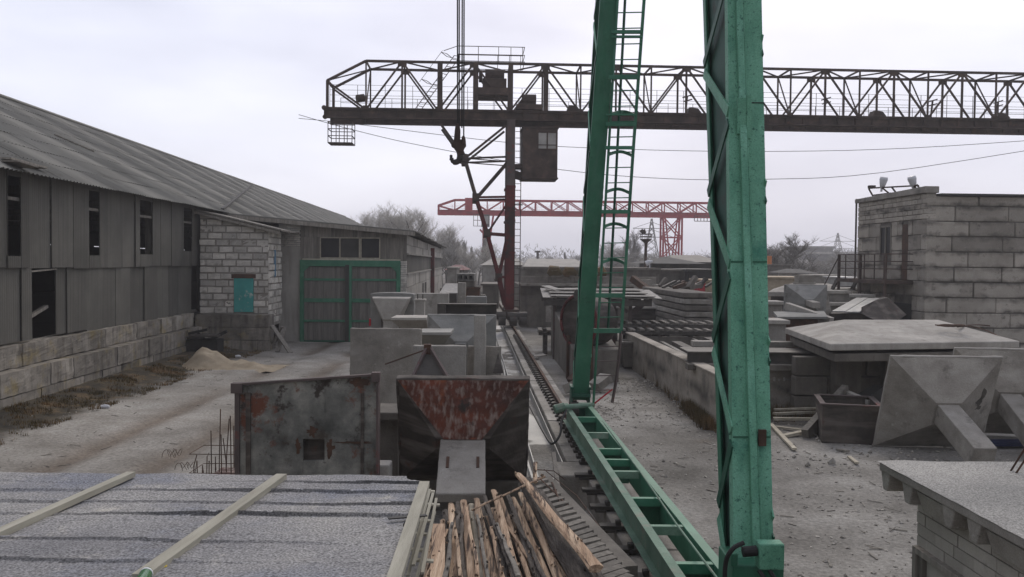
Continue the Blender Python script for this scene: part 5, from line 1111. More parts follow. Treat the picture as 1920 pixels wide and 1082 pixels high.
mb = MB(); mb.cyl(V(722, 683, 13.2), V(800, 655, 13.25), .012, 6); solo(mb, 'steel_rod', MT['rust'], 'thin rusty rod leaning from the leaning trough to the tan slab', 'rod')
mb = MB(); a = V(934, 662, 14.0); b = V(944, 700, 13.8); c = V(924, 700, 13.8); t = Vector((0, .15, 0)); mb.add([a, b, c, a+t, b+t, c+t], [(0, 1, 2), (3, 5, 4), (0, 3, 4, 1), (1, 4, 5, 2), (2, 5, 3, 0)]); solo(mb, 'broken_form', MT['form_dark'], 'dark triangular steel form standing beside the crane runway', 'form')
# farther store pieces
panel('concrete_post', 'square grey concrete stub post behind the steel channel', 858, 530, 873, 29, .35, C_, cat='post')
panel('concrete_block', 'low wide grey block right of the square stub post', 874, 556, 912, 27.5, .6, CB, cat='block')
mb = MB(); a = V(873, 539, 33); b = V(899, 555, 33); mb.box(a.x, 33, 0, b.x, 34, a.z); mb.box(a.x-.03, 32.97, a.z-.06, b.x+.03, 34.03, a.z); solo(mb, 'rusty_box', MT['rust'], 'rust-brown steel box behind the low grey block', 'box', bevel=.02)
mb = MB(); a = V(841, 550, 27); b = V(856, 568, 27); mb.box(a.x, 27, 0, b.x, 27.5, a.z); solo(mb, 'dark_post', MT['steel'], 'dark steel post left of the square stub post', 'post')
for k in range(6):
    a = V(827+k*6, 551, 30.5); b = V(838+k*5, 533, 38.); mb = MB(); mb.bar(a, b, .12, .08, sh=.95); solo(mb, 'pale_beam', CL, 'slim pale beam in the row of beams beside the workshop wall', 'beam', group='row of slim beams beside the workshop')
for z_, y_ in ((.4, 31), (.4, 36)): mb = MB(); a = V(825, 551, y_); b = V(860, 551, y_); mb.box(a.x, y_, 0, b.x, y_+.4, V(840, 556 if y_ < 35 else 541, y_).z); solo(mb, 'beam_rack', CDk, 'concrete rack under the row of slim beams', 'rack', group='racks under the slim beams')
hs = thing('hollow_core_slab', 'white hollow-core slab with dark round openings beyond the slim beams', 'slab', (V(873, 520, 46).x, 46, 0))
a = V(857, 513, 46); b = V(890, 527, 46); w = (b.x-a.x)/2; mb = MB(); mb.box(-w, 0, a.z-.1, w, 3, a.z); mb.box(-w, 0, b.z, w, 3, b.z+.08)
for k in range(4): x = -w+.05+(2*w-.1)*k/3; mb.box(x-.05, 0, b.z+.08, x+.05, 3, a.z-.1)
mb.build('slab', CB, hs); mb = MB(); mb.box(-w, 2, b.z+.08, w, 2.1, a.z-.1, .1); mb.build('void', MT['black'], hs)
mb = MB(); mb.box(-w, .1, 0, w, 3, b.z-.01); mb.build('stack', CDk, hs)
r9 = random.Random(6)
for k in range(8):
    y = 36+k*3.6; a = V(900-(y-36)*.12, 520, y); z_ = r9.uniform(.5, 1.6); x = xr(y)-1.9+r9.uniform(-.5, .3); mb = MB(); mb.box(x-.5, y, -.02, x+.5, y+r9.uniform(.4, 1.6), z_, r9.random()); mb.box(x-.6, y+.1, z_+.0, x+.6, y+.9, z_+.12, .8)
    solo(mb, 'concrete_block', [C_, CL, CDk][k % 3], 'concrete block in the far store left of the crane rail', 'block', group='blocks in the far store by the rail', bevel=.02)
# ------------------------------------------------------------------ right: pen
pn = thing('concrete_pen', 'low stained concrete pen with thick walls right of the green crane', 'pen', (4.6, 19, 0), TH)
mb = MB()
y = 18.7
def pw_(x0, y0, x1, y1, z0, z1, z2=None, sh=.5): z2 = z2 or z1; mb.hexa([(x0-4.6, y0-19, z0), (x1-4.6, y0-19, z0), (x1-4.6, y1-19, z0), (x0-4.6, y1-19, z0), (x0-4.6, y0-19, z1), (x1-4.6, y0-19, z1), (x1-4.6, y1-19, z2), (x0-4.6, y1-19, z2)], sh)
for a, b in ((18.7, 22.5), (22.52, 26.5), (26.52, 30.3)): pw_(4.55, a, 4.8, b, -.1, 1.12-.0*a, sh=rnd.uniform(.4, .65))
pw_(4.5, 18.7, 4.84, 30.3, 1.121, 1.17, sh=.8)
mb.build('side_wall', MT['pen'], pn, bevel=.02)
mb = MB()
for a, b in ((4.85, 7.5), (7.52, 11)): pw_(a, 20.75, b, 21.05, -.1, 1.0, sh=rnd.uniform(.3, .5))
mb.build('front_wall', MT['pen'], pn, bevel=.015)
mb = MB(); rr = random.Random(9); pw_(4.95, 20.735, 10.6, 20.748, .78, .79)
for k in range(40): x = 4.95+k*.14+rr.uniform(-.03, .03); pw_(x, 20.71, x+rr.uniform(.04, .09), 20.75, .74, .74+rr.uniform(.05, .12), sh=rr.random())
mb.build('chipped_band', CL, pn)
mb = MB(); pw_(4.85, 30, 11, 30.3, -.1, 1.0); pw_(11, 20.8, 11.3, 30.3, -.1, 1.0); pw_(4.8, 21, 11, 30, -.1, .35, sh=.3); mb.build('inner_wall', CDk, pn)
for k, (x, y0, y1, w) in enumerate(((5.2, 21.5, 29.5, .12), (5.6, 21.5, 29, .3), (6.3, 22, 29.5, .1), (6.8, 22, 29.5, .3), (7.6, 22.5, 29, .14))):
    m1 = MB(); m1.box(x-w/2, y0, .78+.04*k, x+w/2, y1, .9+.05*k, .8 if k % 2 else .3); solo(m1, 'form_beam', MT['steel'] if k % 2 else C_, 'long beam lying lengthwise inside the concrete pen', 'beam', group='beams inside the concrete pen')
for k, y in enumerate((23, 28)): m1 = MB(); m1.box(4.9, y, .35, 8, y+.3, .775, .3); solo(m1, 'crossbeam', CDk, 'dark cross beam carrying the beams in the pen', 'beam', group='cross beams in the pen')
# channels on top of the front wall
for k, (x0p, x1p, py0, py1, Y_, m, lb) in enumerate(((1290, 1618, 659, 681, 20.9, 'steel', 'upper brown steel channel with pale top lying on the pen front wall'), (1290, 1626, 683, 697, 20.6, 'concrete_dark', 'lower grey beam under the brown channel on the pen front wall'), (1300, 1528, 640, 652, 22.3, 'concrete', 'short pale beam behind the brown steel channel'))):
    a = V(x0p, py0, Y_); b = V(x1p, py1, Y_); z1, z0 = a.z, b.z
    m1 = MB()
    if k == 0: m1.box(a.x, Y_, z1-.04, b.x, Y_+1.1, z1, .95); m1.box(a.x, Y_+.06, z0, b.x, Y_+.1, z1-.04, .2); m1.box(a.x, Y_, z0-.02, b.x, Y_+.3, z0, .4)
    else: m1.box(a.x, Y_, z0, b.x, Y_+.35, z1, .5)
    solo(m1, 'steel_channel' if k == 0 else 'concrete_beam', MT[m] if k else MT['steel'], lb, 'beam', bevel=.008)
m1 = MB(); a = V(1610, 666, 20.9)
for k in range(3): m1.box(a.x-1.9+.1*k, 21.0+k*.3, 1.0, a.x-1.2, 21.2+k*.3, 1.24, .4)
solo(m1, 'support_stack', CDk, 'stack of short blocks under the pen channels', 'blocks')

# hipped lids
def lid(label, pts, zt, dz, th, ridge, m, name='hipped_lid', base=None):
    (A, B, Cc, D_) = pts # near-left, near-right, far-right, far-left world xy
    c = ((A[0]+Cc[0])/2, (A[1]+Cc[1])/2, 0); t = thing(name, label, 'concrete lid', c)
    P = [Vector((p[0], p[1], zt)) for p in pts]; r0, r1 = Vector((*ridge[0], zt+dz)), Vector((*ridge[1], zt+dz))
    mb = MB(); low_ = [p-Vector((0, 0, th)) for p in P]
    mb.add(low_+P+[r0, r1], [(3, 2, 1, 0), (0, 1, 5, 4), (1, 2, 6, 5), (2, 3, 7, 6), (3, 0, 4, 7), (4, 5, 9, 8), (5, 6, 9), (6, 7, 8, 9), (7, 4, 8)], .6)
    mb.build('slab', m, t, world=True, bevel=.02)
    ins = .22; q = []
    cen = sum(P, Vector())/4
    for p in P: d = (cen-p); d.z = 0; q.append(p+d.normalized()*ins)
    if base:
        mb = MB(); mb.hexa([v-Vector((0, 0, base)) for v in q]+[v-Vector((0, 0, th)) for v in q], .3); mb.build('skirt', MT['form_dark'], t, world=True)
    return t
big = [(G(1556, 645, 1.9).x, G(1556, 645, 1.9).y), (G(1912, 640, 1.9).x, G(1912, 640, 1.9).y), (11.9, 23.6), (G(1472, 615, 1.9).x, G(1472, 615, 1.9).y)]
LT = lid('large pale hipped concrete lid in front of the block building, a wire coil on it', big, 1.9, .33, .15, ((8.3, 21.3), (10.8, 21.6)), CL, base=.1)
lo_ = [(p[0]+.05, p[1]-.02) for p in big]
m1 = MB(); A, B, Cc, D_ = [Vector((p[0], p[1], 0)) for p in lo_]; cen = (A+B+Cc+D_)/4
def ring_(z0, z1, k, sh): 
    q = [p+(cen-p)*k for p in (A, B, Cc, D_)]; m1.hexa([(p.x, p.y, z0) for p in q]+[(p.x, p.y, z1) for p in q], sh)
ring_(1.5, 1.68, .03, .3); solo(m1, 'lower_lid', CDk, 'dark second concrete lid directly under the large pale hipped lid', 'concrete lid', bevel=.02)
m1 = MB()
for k in range(4): x = 7.6+k*1.2; m1.box(x, 19.9+.1*k, -.05, x+.6, 22.6, 1.5, .3+.1*k)
solo(m1, 'support_block', CDk, 'blocks carrying the two stacked concrete lids', 'blocks', bevel=.02)
mb = MB(); pts = []
for k in range(40): a = k*.5; r = .27-.003*k; pts.append(G(1783, 612, 2.18)+Vector((r*1.4*math.cos(a), r*math.sin(a), .02+.01*math.sin(k*1.3))))
mb.tube(pts, .014, 5)
mb.tube(spline([G(1795, 613, 2.15), G(1820, 612, 2.1), G(1845, 618, 2.05), G(1868, 628, 1.97), G(1880, 634, 1.93)]), .016, 5); mb.tube(spline([G(1795, 612, 2.15), G(1830, 609, 2.12), G(1856, 611, 2.08)]), .014, 5)
solo(mb, 'wire_coil', MT['rust'], 'dark coil of steel wire with a trailing end lying on the large pale lid', 'wire coil')
lid('distant pale hipped lid in front of the small white house', [(V(1440, 553, 38).x, 38), (V(1620, 553, 38).x, 38), (V(1590, 540, 43).x, 43), (V(1450, 545, 43).x, 43)], V(1500, 548, 38).z, .35, .2, ((V(1490, 530, 40).x, 40.3), (V(1560, 530, 40).x, 40.5)), CL, base=1.9)
lid('pale hipped lid on a tank right of the sheet-roofed shelter', [(V(1178, 576, 38).x, 38), (V(1278, 576, 38).x, 38), (V(1272, 562, 42).x, 42), (V(1180, 562, 42).x, 42)], V(1200, 576, 38).z, .62, .08, ((V(1212, 556, 40).x, 40), (V(1224, 556, 40).x, 40)), CL, base=1.5)
lid('pale hipped lid seen through the ladder behind the shelter', [(V(1030, 574, 36).x, 36), (V(1165, 574, 36).x, 36), (V(1160, 562, 40).x, 40), (V(1040, 562, 40).x, 40)], V(1100, 574, 36).z, .45, .08, ((V(1085, 556, 38).x, 38), (V(1110, 556, 38).x, 38)), CL, base=1.5)

m1 = MB(); blockwall(m1, (6.75, 20.25, 0), (1, 0, 0), 5, 0, 1.42, 1.6, .47, .3, .012, .02, vary=.3, seed=77); solo(m1, 'low_wall', CDk, 'dark low block wall under the front edge of the stacked lids', 'wall', bevel=.02)
# big footings on the right
apx = V(1757, 752, 16.0)
d = Vector((-.02, -.82, 0)).normalized()
rz = math.atan2(d.x, -d.y)
f1 = footing('big concrete footing propped on its square leg beside the dark steel bin', (V(1750, 850, 16.6).x-.05, 16.75, .02), rz, R_(21), 2.1, 2.0, .07, .42, .4, .4, 1.45, (CL, C_, C_), bev=.015)
dup(f1, (f1.location.x+2.0, f1.location.y+1.25, .05), rz-.12, 'second big concrete footing standing behind the first at the right edge')
# dark wet patch stains
for o_ in [f1]:
    mb = MB(); r2 = random.Random(3)
    for (u, v, s) in ((.62, 1.35, .1), (.72, 1.3, .12), (.66, 1.22, .1), (.7, 1.12, .07), (.72, 1.0, .06), (.65, .93, .07), (.57, .86, .07), (.57, .76, .05)):
        # lie on right pyramid face: from x=1.04 (y=0) to x=.2 (y=-.42)
        def on(x, z): return (x, -.42*(1.04-x)/.84-.006, z)
        n = 9; pts = [on(min(1.0, u+s*r2.uniform(.7, 1.2)*math.cos(a)), v+s*r2.uniform(.7, 1.3)*math.sin(a)) for a in [2*math.pi*i/n for i in range(n)]]
        mb.add(pts, [tuple(range(n))], .2)
    mb.build('dark_stain', MT['pit'], o_)
# steel bin
sb = thing('steel_bin', 'open dark steel bin with sloping rim beside the big concrete footing', 'bin', (V(1600, 800, 16.9).x, 17.0, 0), R_(-14))
mb = MB(); w, dd, h = .55, .62, .78
mb.box(-w, 0, 0, w, .03, h, .3); mb.box(-w, .03, 0, -w+.03, dd*2, h, .6); mb.box(w-.03, .03, 0, w, dd*2, h, .5); mb.box(-w, dd*2, 0, w, dd*2+.03, h, .5); mb.box(-w, 0, 0, w, dd*2, .03)
mb.build('bin_walls', MT['form_dark'], sb)
mb = MB(); mb.box(-w-.05, -.05, h, w+.05, .04, h+.03); mb.box(-w-.05, .04, h, -w+.06, dd*2+.05, h+.03); mb.box(w-.06, .04, h, w+.05, dd*2+.05, h+.03); mb.box(-w-.05, dd*2-.03, h, w+.05, dd*2+.06, h+.03); mb.build('rim', MT['leg_steel'], sb, bevel=.005)
mb = MB(); n = 14; r2 = random.Random(5); 
# planks and beams heap
def plank(a, b, w, h, label, grp=None, m='plank', sh=.6, za=.03, zb=.06):
    p = G(*a, za); q = G(*b, zb); mb = MB(); mb.bar(p, q, w, h, sh=sh); solo(mb, 'plank', MT[m], label, 'plank', group=grp)
pg = 'planks in the heap by the pen'
plank((1452, 768), (1541, 765), .1, .04, 'topmost pale plank of the heap in front of the pen', None, za=.2, zb=.24)
plank((1450, 785), (1530, 786), .12, .06, 'weathered plank in the heap in front of the pen', pg, za=.1, zb=.12)
plank((1455, 800), (1520, 808), .1, .03, 'weathered plank in the heap in front of the pen', pg, sh=.4)
plank((1468, 818), (1525, 806), .12, .06, 'weathered plank in the heap in front of the pen', pg, sh=.8, zb=.1)
plank((1445, 795), (1490, 842), .09, .04, 'long pale plank lying alone toward the camera from the heap', None, 'plank', .9)
plank((1452, 776), (1540, 772), .16, .05, 'broad plank lying under the topmost one', None, sh=.3, za=.15, zb=.15)
plank((1592, 856), (1607, 868), .07, .03, 'small pale offcut on the dirt in front of the bin', None, sh=.9)
plank((1570, 842), (1590, 846), .08, .03, 'grey offcut lying at the corner of the steel bin', None, 'grey_wood')
plank((1118, 849-0), (1120, 852), .05, .03, 'tiny wood chip on the dirt', None)
mb = MB(); mb.bar(V(1510, 818, 17.6), V(1586, 733, 19), .14, .3, sh=.4); solo(mb, 'grey_beam', MT['grey_wood'], 'thick grey timber propped from the ground onto the back of the bin', 'beam')
mb = MB(); mb.bar(V(1585, 735, 19), V(1632, 755, 18), .12, .09, sh=.9); solo(mb, 'pale_bar', CL, 'pale bar resting across the back rim of the bin', 'bar')
mb = MB(); mb.bar(V(1600, 775, 18.4), V(1652, 742, 18.8), .3, .5, sh=.3); mb.bar(V(1600, 790, 18.4), V(1655, 790, 18.8), .4, .4, sh=.2); solo(mb, 'dark_timber', MT['black'], 'dark timbers heaped behind the steel bin', 'timber')
mb = MB(); p = G(1552, 720, .4); mb.add([(7.35, 20.68, .75), (7.42, 20.68, .5), (7.36, 20.68, .28), (7.29, 20.68, .5), (7.36, 20.64, .5)], [(0, 1, 4), (1, 2, 4), (2, 3, 4), (3, 0, 4)]); solo(mb, 'concrete_chip', CL, 'narrow pale concrete splinter standing against the pen front wall', 'chip')
mb = MB(); p = V(1900, 832, 16.8); mb.bar(p-Vector((1.2, 0, 0)), p+Vector((1.5, .2, 0)), .3, .08); solo(mb, 'tarpaulin', MT['tarp'], 'dark blue tarpaulin strip behind the big footing leg', 'tarpaulin')

r7 = random.Random(71)
for k in range(12):
    px = r7.uniform(1480, 1680); py = r7.uniform(815, 880); p = G(px, py, .03); s_ = r7.uniform(.03, .09); mb = MB()
    mb.tube([p, p+Vector((s_, s_*.3, s_*.5)), p+Vector((s_*1.7, .1*s_, .0))], [s_*.4, s_*.8, s_*.3], 6, jit=.5, seed=k); solo(mb, 'stone', C_ if k % 2 else CL, 'loose stone on the dirt around the bin and planks', 'stone', group='loose stones around the bin')
# ------------------------------------------------------------------ foreground right kiosk
kc = G(1640, 864, 2.0); KX = kc.x+.02; KY = kc.y
ks = thing('brick_kiosk', 'small near brick outbuilding with a gritty ribbed concrete roof slab and a framed door', 'outbuilding', (KX, KY, 0), R_(.6))
# roof: local origin = far-left roof corner; extends +x and -y
mb = MB(); ny, nx = 60, 40; vs = []
for j in range(ny+1):
    for i in range(nx+1):
        x = 3.4*i/nx; y = -4.6*j/ny; vs.append((x+(.018*mn.noise(Vector((y*5, 1, 0))) if i == 0 else 0), y+(.03*mn.noise(Vector((x*3, 1, 0))) if j == 0 else 0), 2.0+.006*mn.noise(Vector((x*2, y*2, 0)))+.003*mn.noise(Vector((x*15, y*15, 0)))))
W = nx+1; mb.add(vs, [(j*W+i, (j+1)*W+i, (j+1)*W+i+1, j*W+i+1) for j in range(ny) for i in range(nx)]); mb.build('roof_grit', MT['felt_light'], ks, smooth=True)
mb = MB(); mb.box(.012, -4.6, 1.93, 3.4, -.012, 1.993)
y = -.02; k = 0
ribs = [(-.05, -.12), (-.42, -.5), (-1.02, -1.1), (-1.34, -1.42), (-2.0, -2.08), (-2.32, -2.4), (-3.0, -3.08), (-3.3, -3.38), (-3.9, -3.98)]
for (a, b) in ribs: mb.hexa([(.03, b, 1.78), (3.3, b, 1.78), (3.3, a, 1.78), (.03, a, 1.78), (.03, b-.05, 1.93), (3.3, b-.05, 1.93), (3.3, a+.05, 1.93), (.03, a+.05, 1.93)], .6)
for (a, b) in ((-.5, -1.02), (-1.42, -2.0), (-2.4, -3.0), (-3.38, -3.9)): mb.hexa([(.12, b+.03, 1.74), (.3, b+.03, 1.74), (.3, a-.03, 1.74), (.12, a-.03, 1.74), (.06, b+.04, 1.9), (.3, b+.04, 1.9), (.3, a-.04, 1.9), (.06, a-.04, 1.9)], .7)
mb.build('ribbed_slab', C_, ks, bevel=.01)
dl0, dz_ = ps(ks, 1722, 1022, .20); dl1, _ = ps(ks, 1808, 1080, .20)
mb = MB(); blockwall(mb, (.28, -4.6, 0), (0, -1, 0), .01, 0, 1.78, .25, .088, .12) if 0 else None
# wall runs in -y from far corner; outer face normal is -x
blockwall(mb, (.2, -.28, 0), (0, -1, 0), 4.3, 0, 1.76, .255, .093, .12, .004, .003, holes=[(-.28-dl0, -.28-dl1+.35, 0, dz_)], nrm=(-1, 0, 0), vary=.3, seed=40)
blockwall(mb, (.28, -.28, 0), (1, 0, 0), 3, 0, 1.76, .255, .093, .12, .004, .003, nrm=(0, 1, 0), vary=.3, seed=41)
mb.build('brick_wall', MT['brick'], ks)
mb = MB(); mb.box(.207, dl0, 0, .38, -.29, 1.75); mb.box(.207, -4.5, 0, .38, dl1-.35, 1.75); mb.box(.207, dl1-.35, dz_, .38, dl0, 1.75); mb.box(.38, -.38, 0, 3.2, -.29, 1.75); mb.build('mortar_core', MT['mortar'], ks)
ya_, yb_ = dl0, dl1-.35
mb = MB(); mb.box(.15, ya_-.05, 0, .32, ya_, dz_); mb.box(.15, yb_, dz_-.05, .32, ya_-.05, dz_, .8); mb.box(.15, yb_, 0, .32, yb_+.05, dz_-.05); mb.box(.18, ya_-.1, 0, .3, ya_-.05, dz_-.05, .3); mb.build('door_frame', MT['grey_wood'], ks, bevel=.005)
mb = MB(); mb.box(.22, yb_+.05, .0, .25, ya_-.1, dz_-.06); mb.build('door', MT['plaster'], ks)
for (a, b) in (((1893, 882), (1921, 842)), ((1903, 886), (1930, 850))):
    p = V(a[0], a[1], G(a[0], a[1], 2.0).y); q = V(b[0], b[1], p.y-.05); mb = MB(); mb.cyl(p-Vector((0, 0, .02)), q, .008, 6); mb.build('rebar_stub', MT['rust'], ks, world=True)

# ------------------------------------------------------------------ block tower building (right)
tcx = V(1735, 500, 33).x
tb_ = thing('block_building', 'tall grey building of large stained concrete blocks with two upper doors and a stair landing', 'building', (tcx, 33, 0), TH)
LL = 5.9; zl = lambda y: 6.62
mb = MB(); dd0, dzt = ps(tb_, 1703, 420, 0); dd1, dzb = ps(tb_, 1689, 520, 0); wd0, wzt = ps(tb_, 1672, 422, 0); wd1, wzb = ps(tb_, 1649, 478, 0)
lowd0, lowz = ps(tb_, 1709, 570, 0); lowd1, _ = ps(tb_, 1675, 570, 0)
hl_ = [(LL-dd1, LL-dd0, 3.0, dzt), (LL-wd1, LL-wd0, wzb, wzt), (LL-lowd1, LL-lowd0, 0, lowz)]
blockwall(mb, (0, LL, 0), (0, -1, 0), LL, 0, 5.6, 1.2, .6, .4, .012, .015, holes=hl_, nrm=(-1, 0, 0), vary=.4, seed=50)
blockwall(mb, (0, LL, 0), (0, -1, 0), LL, 5.6, 6.4, .4, .2, .4, .008, .01, nrm=(-1, 0, 0), vary=.25, seed=51)
mb.build('side_wall', MT['tower_block'], tb_, bevel=.02)
mb = MB(); blockwall(mb, (0.01, 0, 0), (1, 0, 0), 8.5, 0, 6.3, 1.9, .59, .4, .018, .03, vary=.45, seed=52); mb.build('front_wall', MT['tower_block'], tb_, bevel=.03)
mb = MB(); mb.box(.05, .42, 0, 8.4, LL-.02, 6.2); mb.box(.06, .05, 0, .4, .42, 6.2, .5); mb.box(.4, .05, 0, 8.4, .42, 6.2); mb.build('mortar_core', MT['mortar'], tb_)
mb = MB(); mb.hexa([(-.12, -.06, 6.4), (.45, -.06, 6.4), (.45, LL+.1, 6.4), (-.12, LL+.1, 6.4), (-.12, -.06, 6.66), (.45, -.06, 6.66), (.45, LL+.1, 6.58), (-.12, LL+.1, 6.58)], .5); mb.build('parapet', MT['concrete'], tb_, bevel=.02)
mb = MB(); mb.box(.46, -.18, 6.3, 8.6, LL, 6.38); mb.build('roof_edge', MT['roof_dark'], tb_)
mb = MB(); mb.box(.0+.02, dd0, 3.0, .05, dd1, dzt); mb.build('upper_door', MT['rust'], tb_)
mb = MB(); mb.box(.02, wd0, wzb, .06, wd1, wzt); w = mb.build('upper_window', MT['glass'], tb_); mb = MB(); mid_ = (wd0+wd1)/2
mb.box(-.02, wd0, wzb, .03, wd0+.08, wzt); mb.box(-.02, wd1-.08, wzb, .03, wd1, wzt); mb.box(-.02, mid_-.04, wzb, .03, mid_+.04, wzt); mb.box(-.02, wd0, wzt-.08, .03, wd1, wzt); mb.build('frame', MT['grey_wood'], w)
mb = MB(); mb.box(.02, lowd0, 0, .08, lowd1, lowz); mb.build('lower_door', MT['black'], tb_)
# landing and stairs
mb = MB(); mb.box(-1.15, .9, 2.85, -.01, 5.4, 3.0, .4); 
for y in (1.0, 3.2, 5.3): mb.box(-1.12, y, 0, -1.02, y+.1, 4.05) 
mb.build('landing', MT['crane'], tb_)
mb = MB()
for z in (3.45, 3.75, 4.05): mb.bar((-1.1, .95, z), (-1.1, 5.35, z), .04); mb.bar((-1.1, .95, z), (0, .95, z), .04)
for y in (.95, 1.9, 2.8, 3.7, 4.6): mb.bar((-1.1, y, 3), (-1.1, y, 4.05), .035)
mb.bar((-1.1, 5.4, 3.9), (-1.1, 8.8, .95), .035); mb.build('handrail', MT['crane'], tb_)
mb = MB()
for k in range(12): z = .25*k+.1; y = 8.6-.28*k; mb.box(-1.1, y, z, -.2, y+.26, z+.04, .8)
mb.bar((-1.1, 8.8, 0), (-1.1, 5.4, 2.95), .06, .2); mb.bar((-.2, 8.8, 0), (-.2, 5.4, 2.95), .06, .2); mb.build('stair', MT['steel'], tb_)
mb = MB(); mb.tube([(-.06, LL+.05, 0), (-.06, LL+.05, 6.6)], .045, 8); mb.build('downpipe', MT['steel'], tb_)
fr = thing('floodlight_rig', 'steel frame carrying two white floodlights on the roof of the block building', 'lamp frame', (tcx-.05, 34, 6.6), TH)
mb = MB(); P0, P1, P2 = V(1629, 353, 37.5), V(1722, 348, 33.8), V(1648, 352, 37)
mb.bar(P0, P1, .06); 
for (a, b, y0) in (((1629, 354), (1638, 366), 37.3), ((1655, 353), (1670, 361), 36.3), ((1672, 351), (1682, 360), 35.6), ((1714, 348), (1722, 356), 34), ((1719, 346), (1728, 354), 33.8)): mb.bar(V(a[0], a[1], y0), V(b[0], b[1]+4, y0+.1), .05)
mb.bar(V(1638, 366, 37.3), V(1670, 362, 36.3), .05); mb.box(*(V(1632, 353, 37.3)-Vector((.08, .1, 0))), *(V(1636, 350, 37.3)+Vector((.1, .1, .05)))); mb.build('frame', MT['crane'], fr, world=True)
for (px, py, yy, ang) in ((1656, 341, 36.4, .1), (1711, 340, 34.1, -.35)):
    c = V(px, py, yy); ax = Vector((ang, -.2, 1)).normalized(); mb = MB(); mb.tube([c-ax*.28, c-ax*.1, c+ax*.1, c+ax*.2], [.07, .13, .17, .15], 12); mb.tube([c-ax*.42, c-ax*.28], [.05, .05], 6); mb.build('floodlight', MT['white'], fr, world=True, smooth=True)
mb = MB(); c = V(1803, 366, 33.6); mb.tube([c-Vector((0, 0, .1)), c+Vector((0, 0, .05))], [.12, .12], 10); mb.bar(c+Vector((.1, 0, -.1)), c+Vector((.5, 0, -.05)), .12); mb.bar(V(1916, 372, 33.6), V(1925, 380, 33.6), .2); solo(mb, 'roof_vent', MT['black'], 'small dark vent stub on the roof of the block building', 'vent')

# shed awning in front of the tower
aw = thing('sheet_canopy', 'tilted sheet-metal canopy over a dark recess beside the block building', 'canopy', (V(1600, 580, 31).x, 31, 0))
mb = MB(); a, b, c, d = V(1560, 583, 29.5), V(1612, 585, 29.3), V(1652, 559, 33), V(1606, 558, 33.5)
for k in range(4): s = k/4; e = (k+1)/4; q = [a.lerp(b, s), a.lerp(b, e-.02), d.lerp(c, e-.02), d.lerp(c, s)]; mb.hexa([p-Vector((0, 0, .03)) for p in q]+[p+Vector((0, 0, .01*(k % 2))) for p in q], .3+.2*k)
mb.build('sheet', MT['galv'], aw, world=True)
mb = MB(); a, b = V(1556, 588, 30.5), V(1680, 560, 33.5); mb.box(a.x, 30.5, -.02, V(1640, 588, 30.5).x, 31.5, a.z, .4); mb.hexa([V(1615, 588, 29.6), V(1665, 612, 29.6), V(1700, 590, 32), V(1660, 565, 33), V(1615, 576, 29.6), V(1640, 564, 30.6), V(1665, 558, 32), V(1655, 556, 33)]); mb.build('dark_wall', MT['form_dark'], aw, world=True)

# footings and boxes in the right store
footing('grey pyramid footing standing left of the sheet-metal canopy', (V(1510, 560, 29).x, 29, V(1510, 586, 29).z-.2), 0, R_(4), 1.42, 1.15, .15, .35, .25, .2, .7, (CB, CB, CL))
panel('concrete_block', 'tall block carrying the grey pyramid footing', 1478, 585, 1545, 29.2, .7, CDk, cat='block')
mb = MB(); a = V(1550, 560, 30.5); mb.hexa([(a.x-.1, 30.5, 0), (a.x+.6, 30.5, 0), (a.x+.6, 31.5, 0), (a.x-.1, 31.5, 0), (a.x-.1, 30.5, a.z+.3), (a.x+.05, 30.6, a.z+.3), (a.x+.05, 31.3, a.z+.3), (a.x-.1, 31.5, a.z+.3)]); solo(mb, 'tapered_block', C_, 'tapered concrete block between the pyramid footing and the canopy', 'block', bevel=.02)
bb = thing('brown_box', 'rusty brown steel box topped with a grey tilted concrete plate', 'box', (V(1500, 605, 26).x, 26, 0))
mb = MB(); a, b = V(1463, 598, 26), V(1534, 598, 26); mb.box(a.x, 26, 0, b.x, 27, a.z); mb.build('box', MT['rust'], bb, world=True, bevel=.01)
mb = MB(); p = [V(1458, 594, 25.7), V(1552, 594, 25.7), V(1545, 583, 27.2), V(1450, 584, 27.2)]; mb.hexa([q-Vector((0, 0, .06)) for q in p]+p, .7); mb.build('top_plate', CB, bb, world=True)
mb = MB(); p = V(1510, 590, 26.8); mb.bar(p+Vector((-.4, .6, .25)), p+Vector((.6, -.6, -.15)), .25, .2); solo(mb, 'pale_beam', CL, 'pale stub beam lying over the tilted plate', 'beam')
for k, (px, py, yy, w, h) in enumerate(((1452, 565, 31, .6, .3), (1560, 545, 34, 1.4, .3), (1600, 552, 35, 1.6, .25), (1585, 568, 33, 1.2, .2), (1455, 600, 24.5, .6, .7), (1620, 540, 42, 1.5, .3), (1545, 548, 44, 2, .5))):
    p = V(px, py, yy); mb = MB(); mb.box(p.x-w/2, yy, -.02, p.x+w/2, yy+.9, p.z-.12, .25); mb.box(p.x-w/2-.08, yy-.1, p.z-.12, p.x+w/2+.08, yy+1.0, p.z, .9); solo(mb, 'slab_stack', [CL, C_][k % 2], 'stack of pale slabs in the store left of the block building', 'slabs', group='slab stacks left of the block building', bevel=.015)
# small things on lid far: gable box
mb = MB(); p = V(1506, 520, 40); mb.box(p.x-.35, 39.5, 1, p.x+.35, 40.2, p.z+.1); mb.box(p.x-.4, 39.4, p.z-.3, p.x+.4, 40.3, p.z-.22, .9); solo(mb, 'vent_box', C_, 'small concrete box standing on the distant hipped lid', 'box')

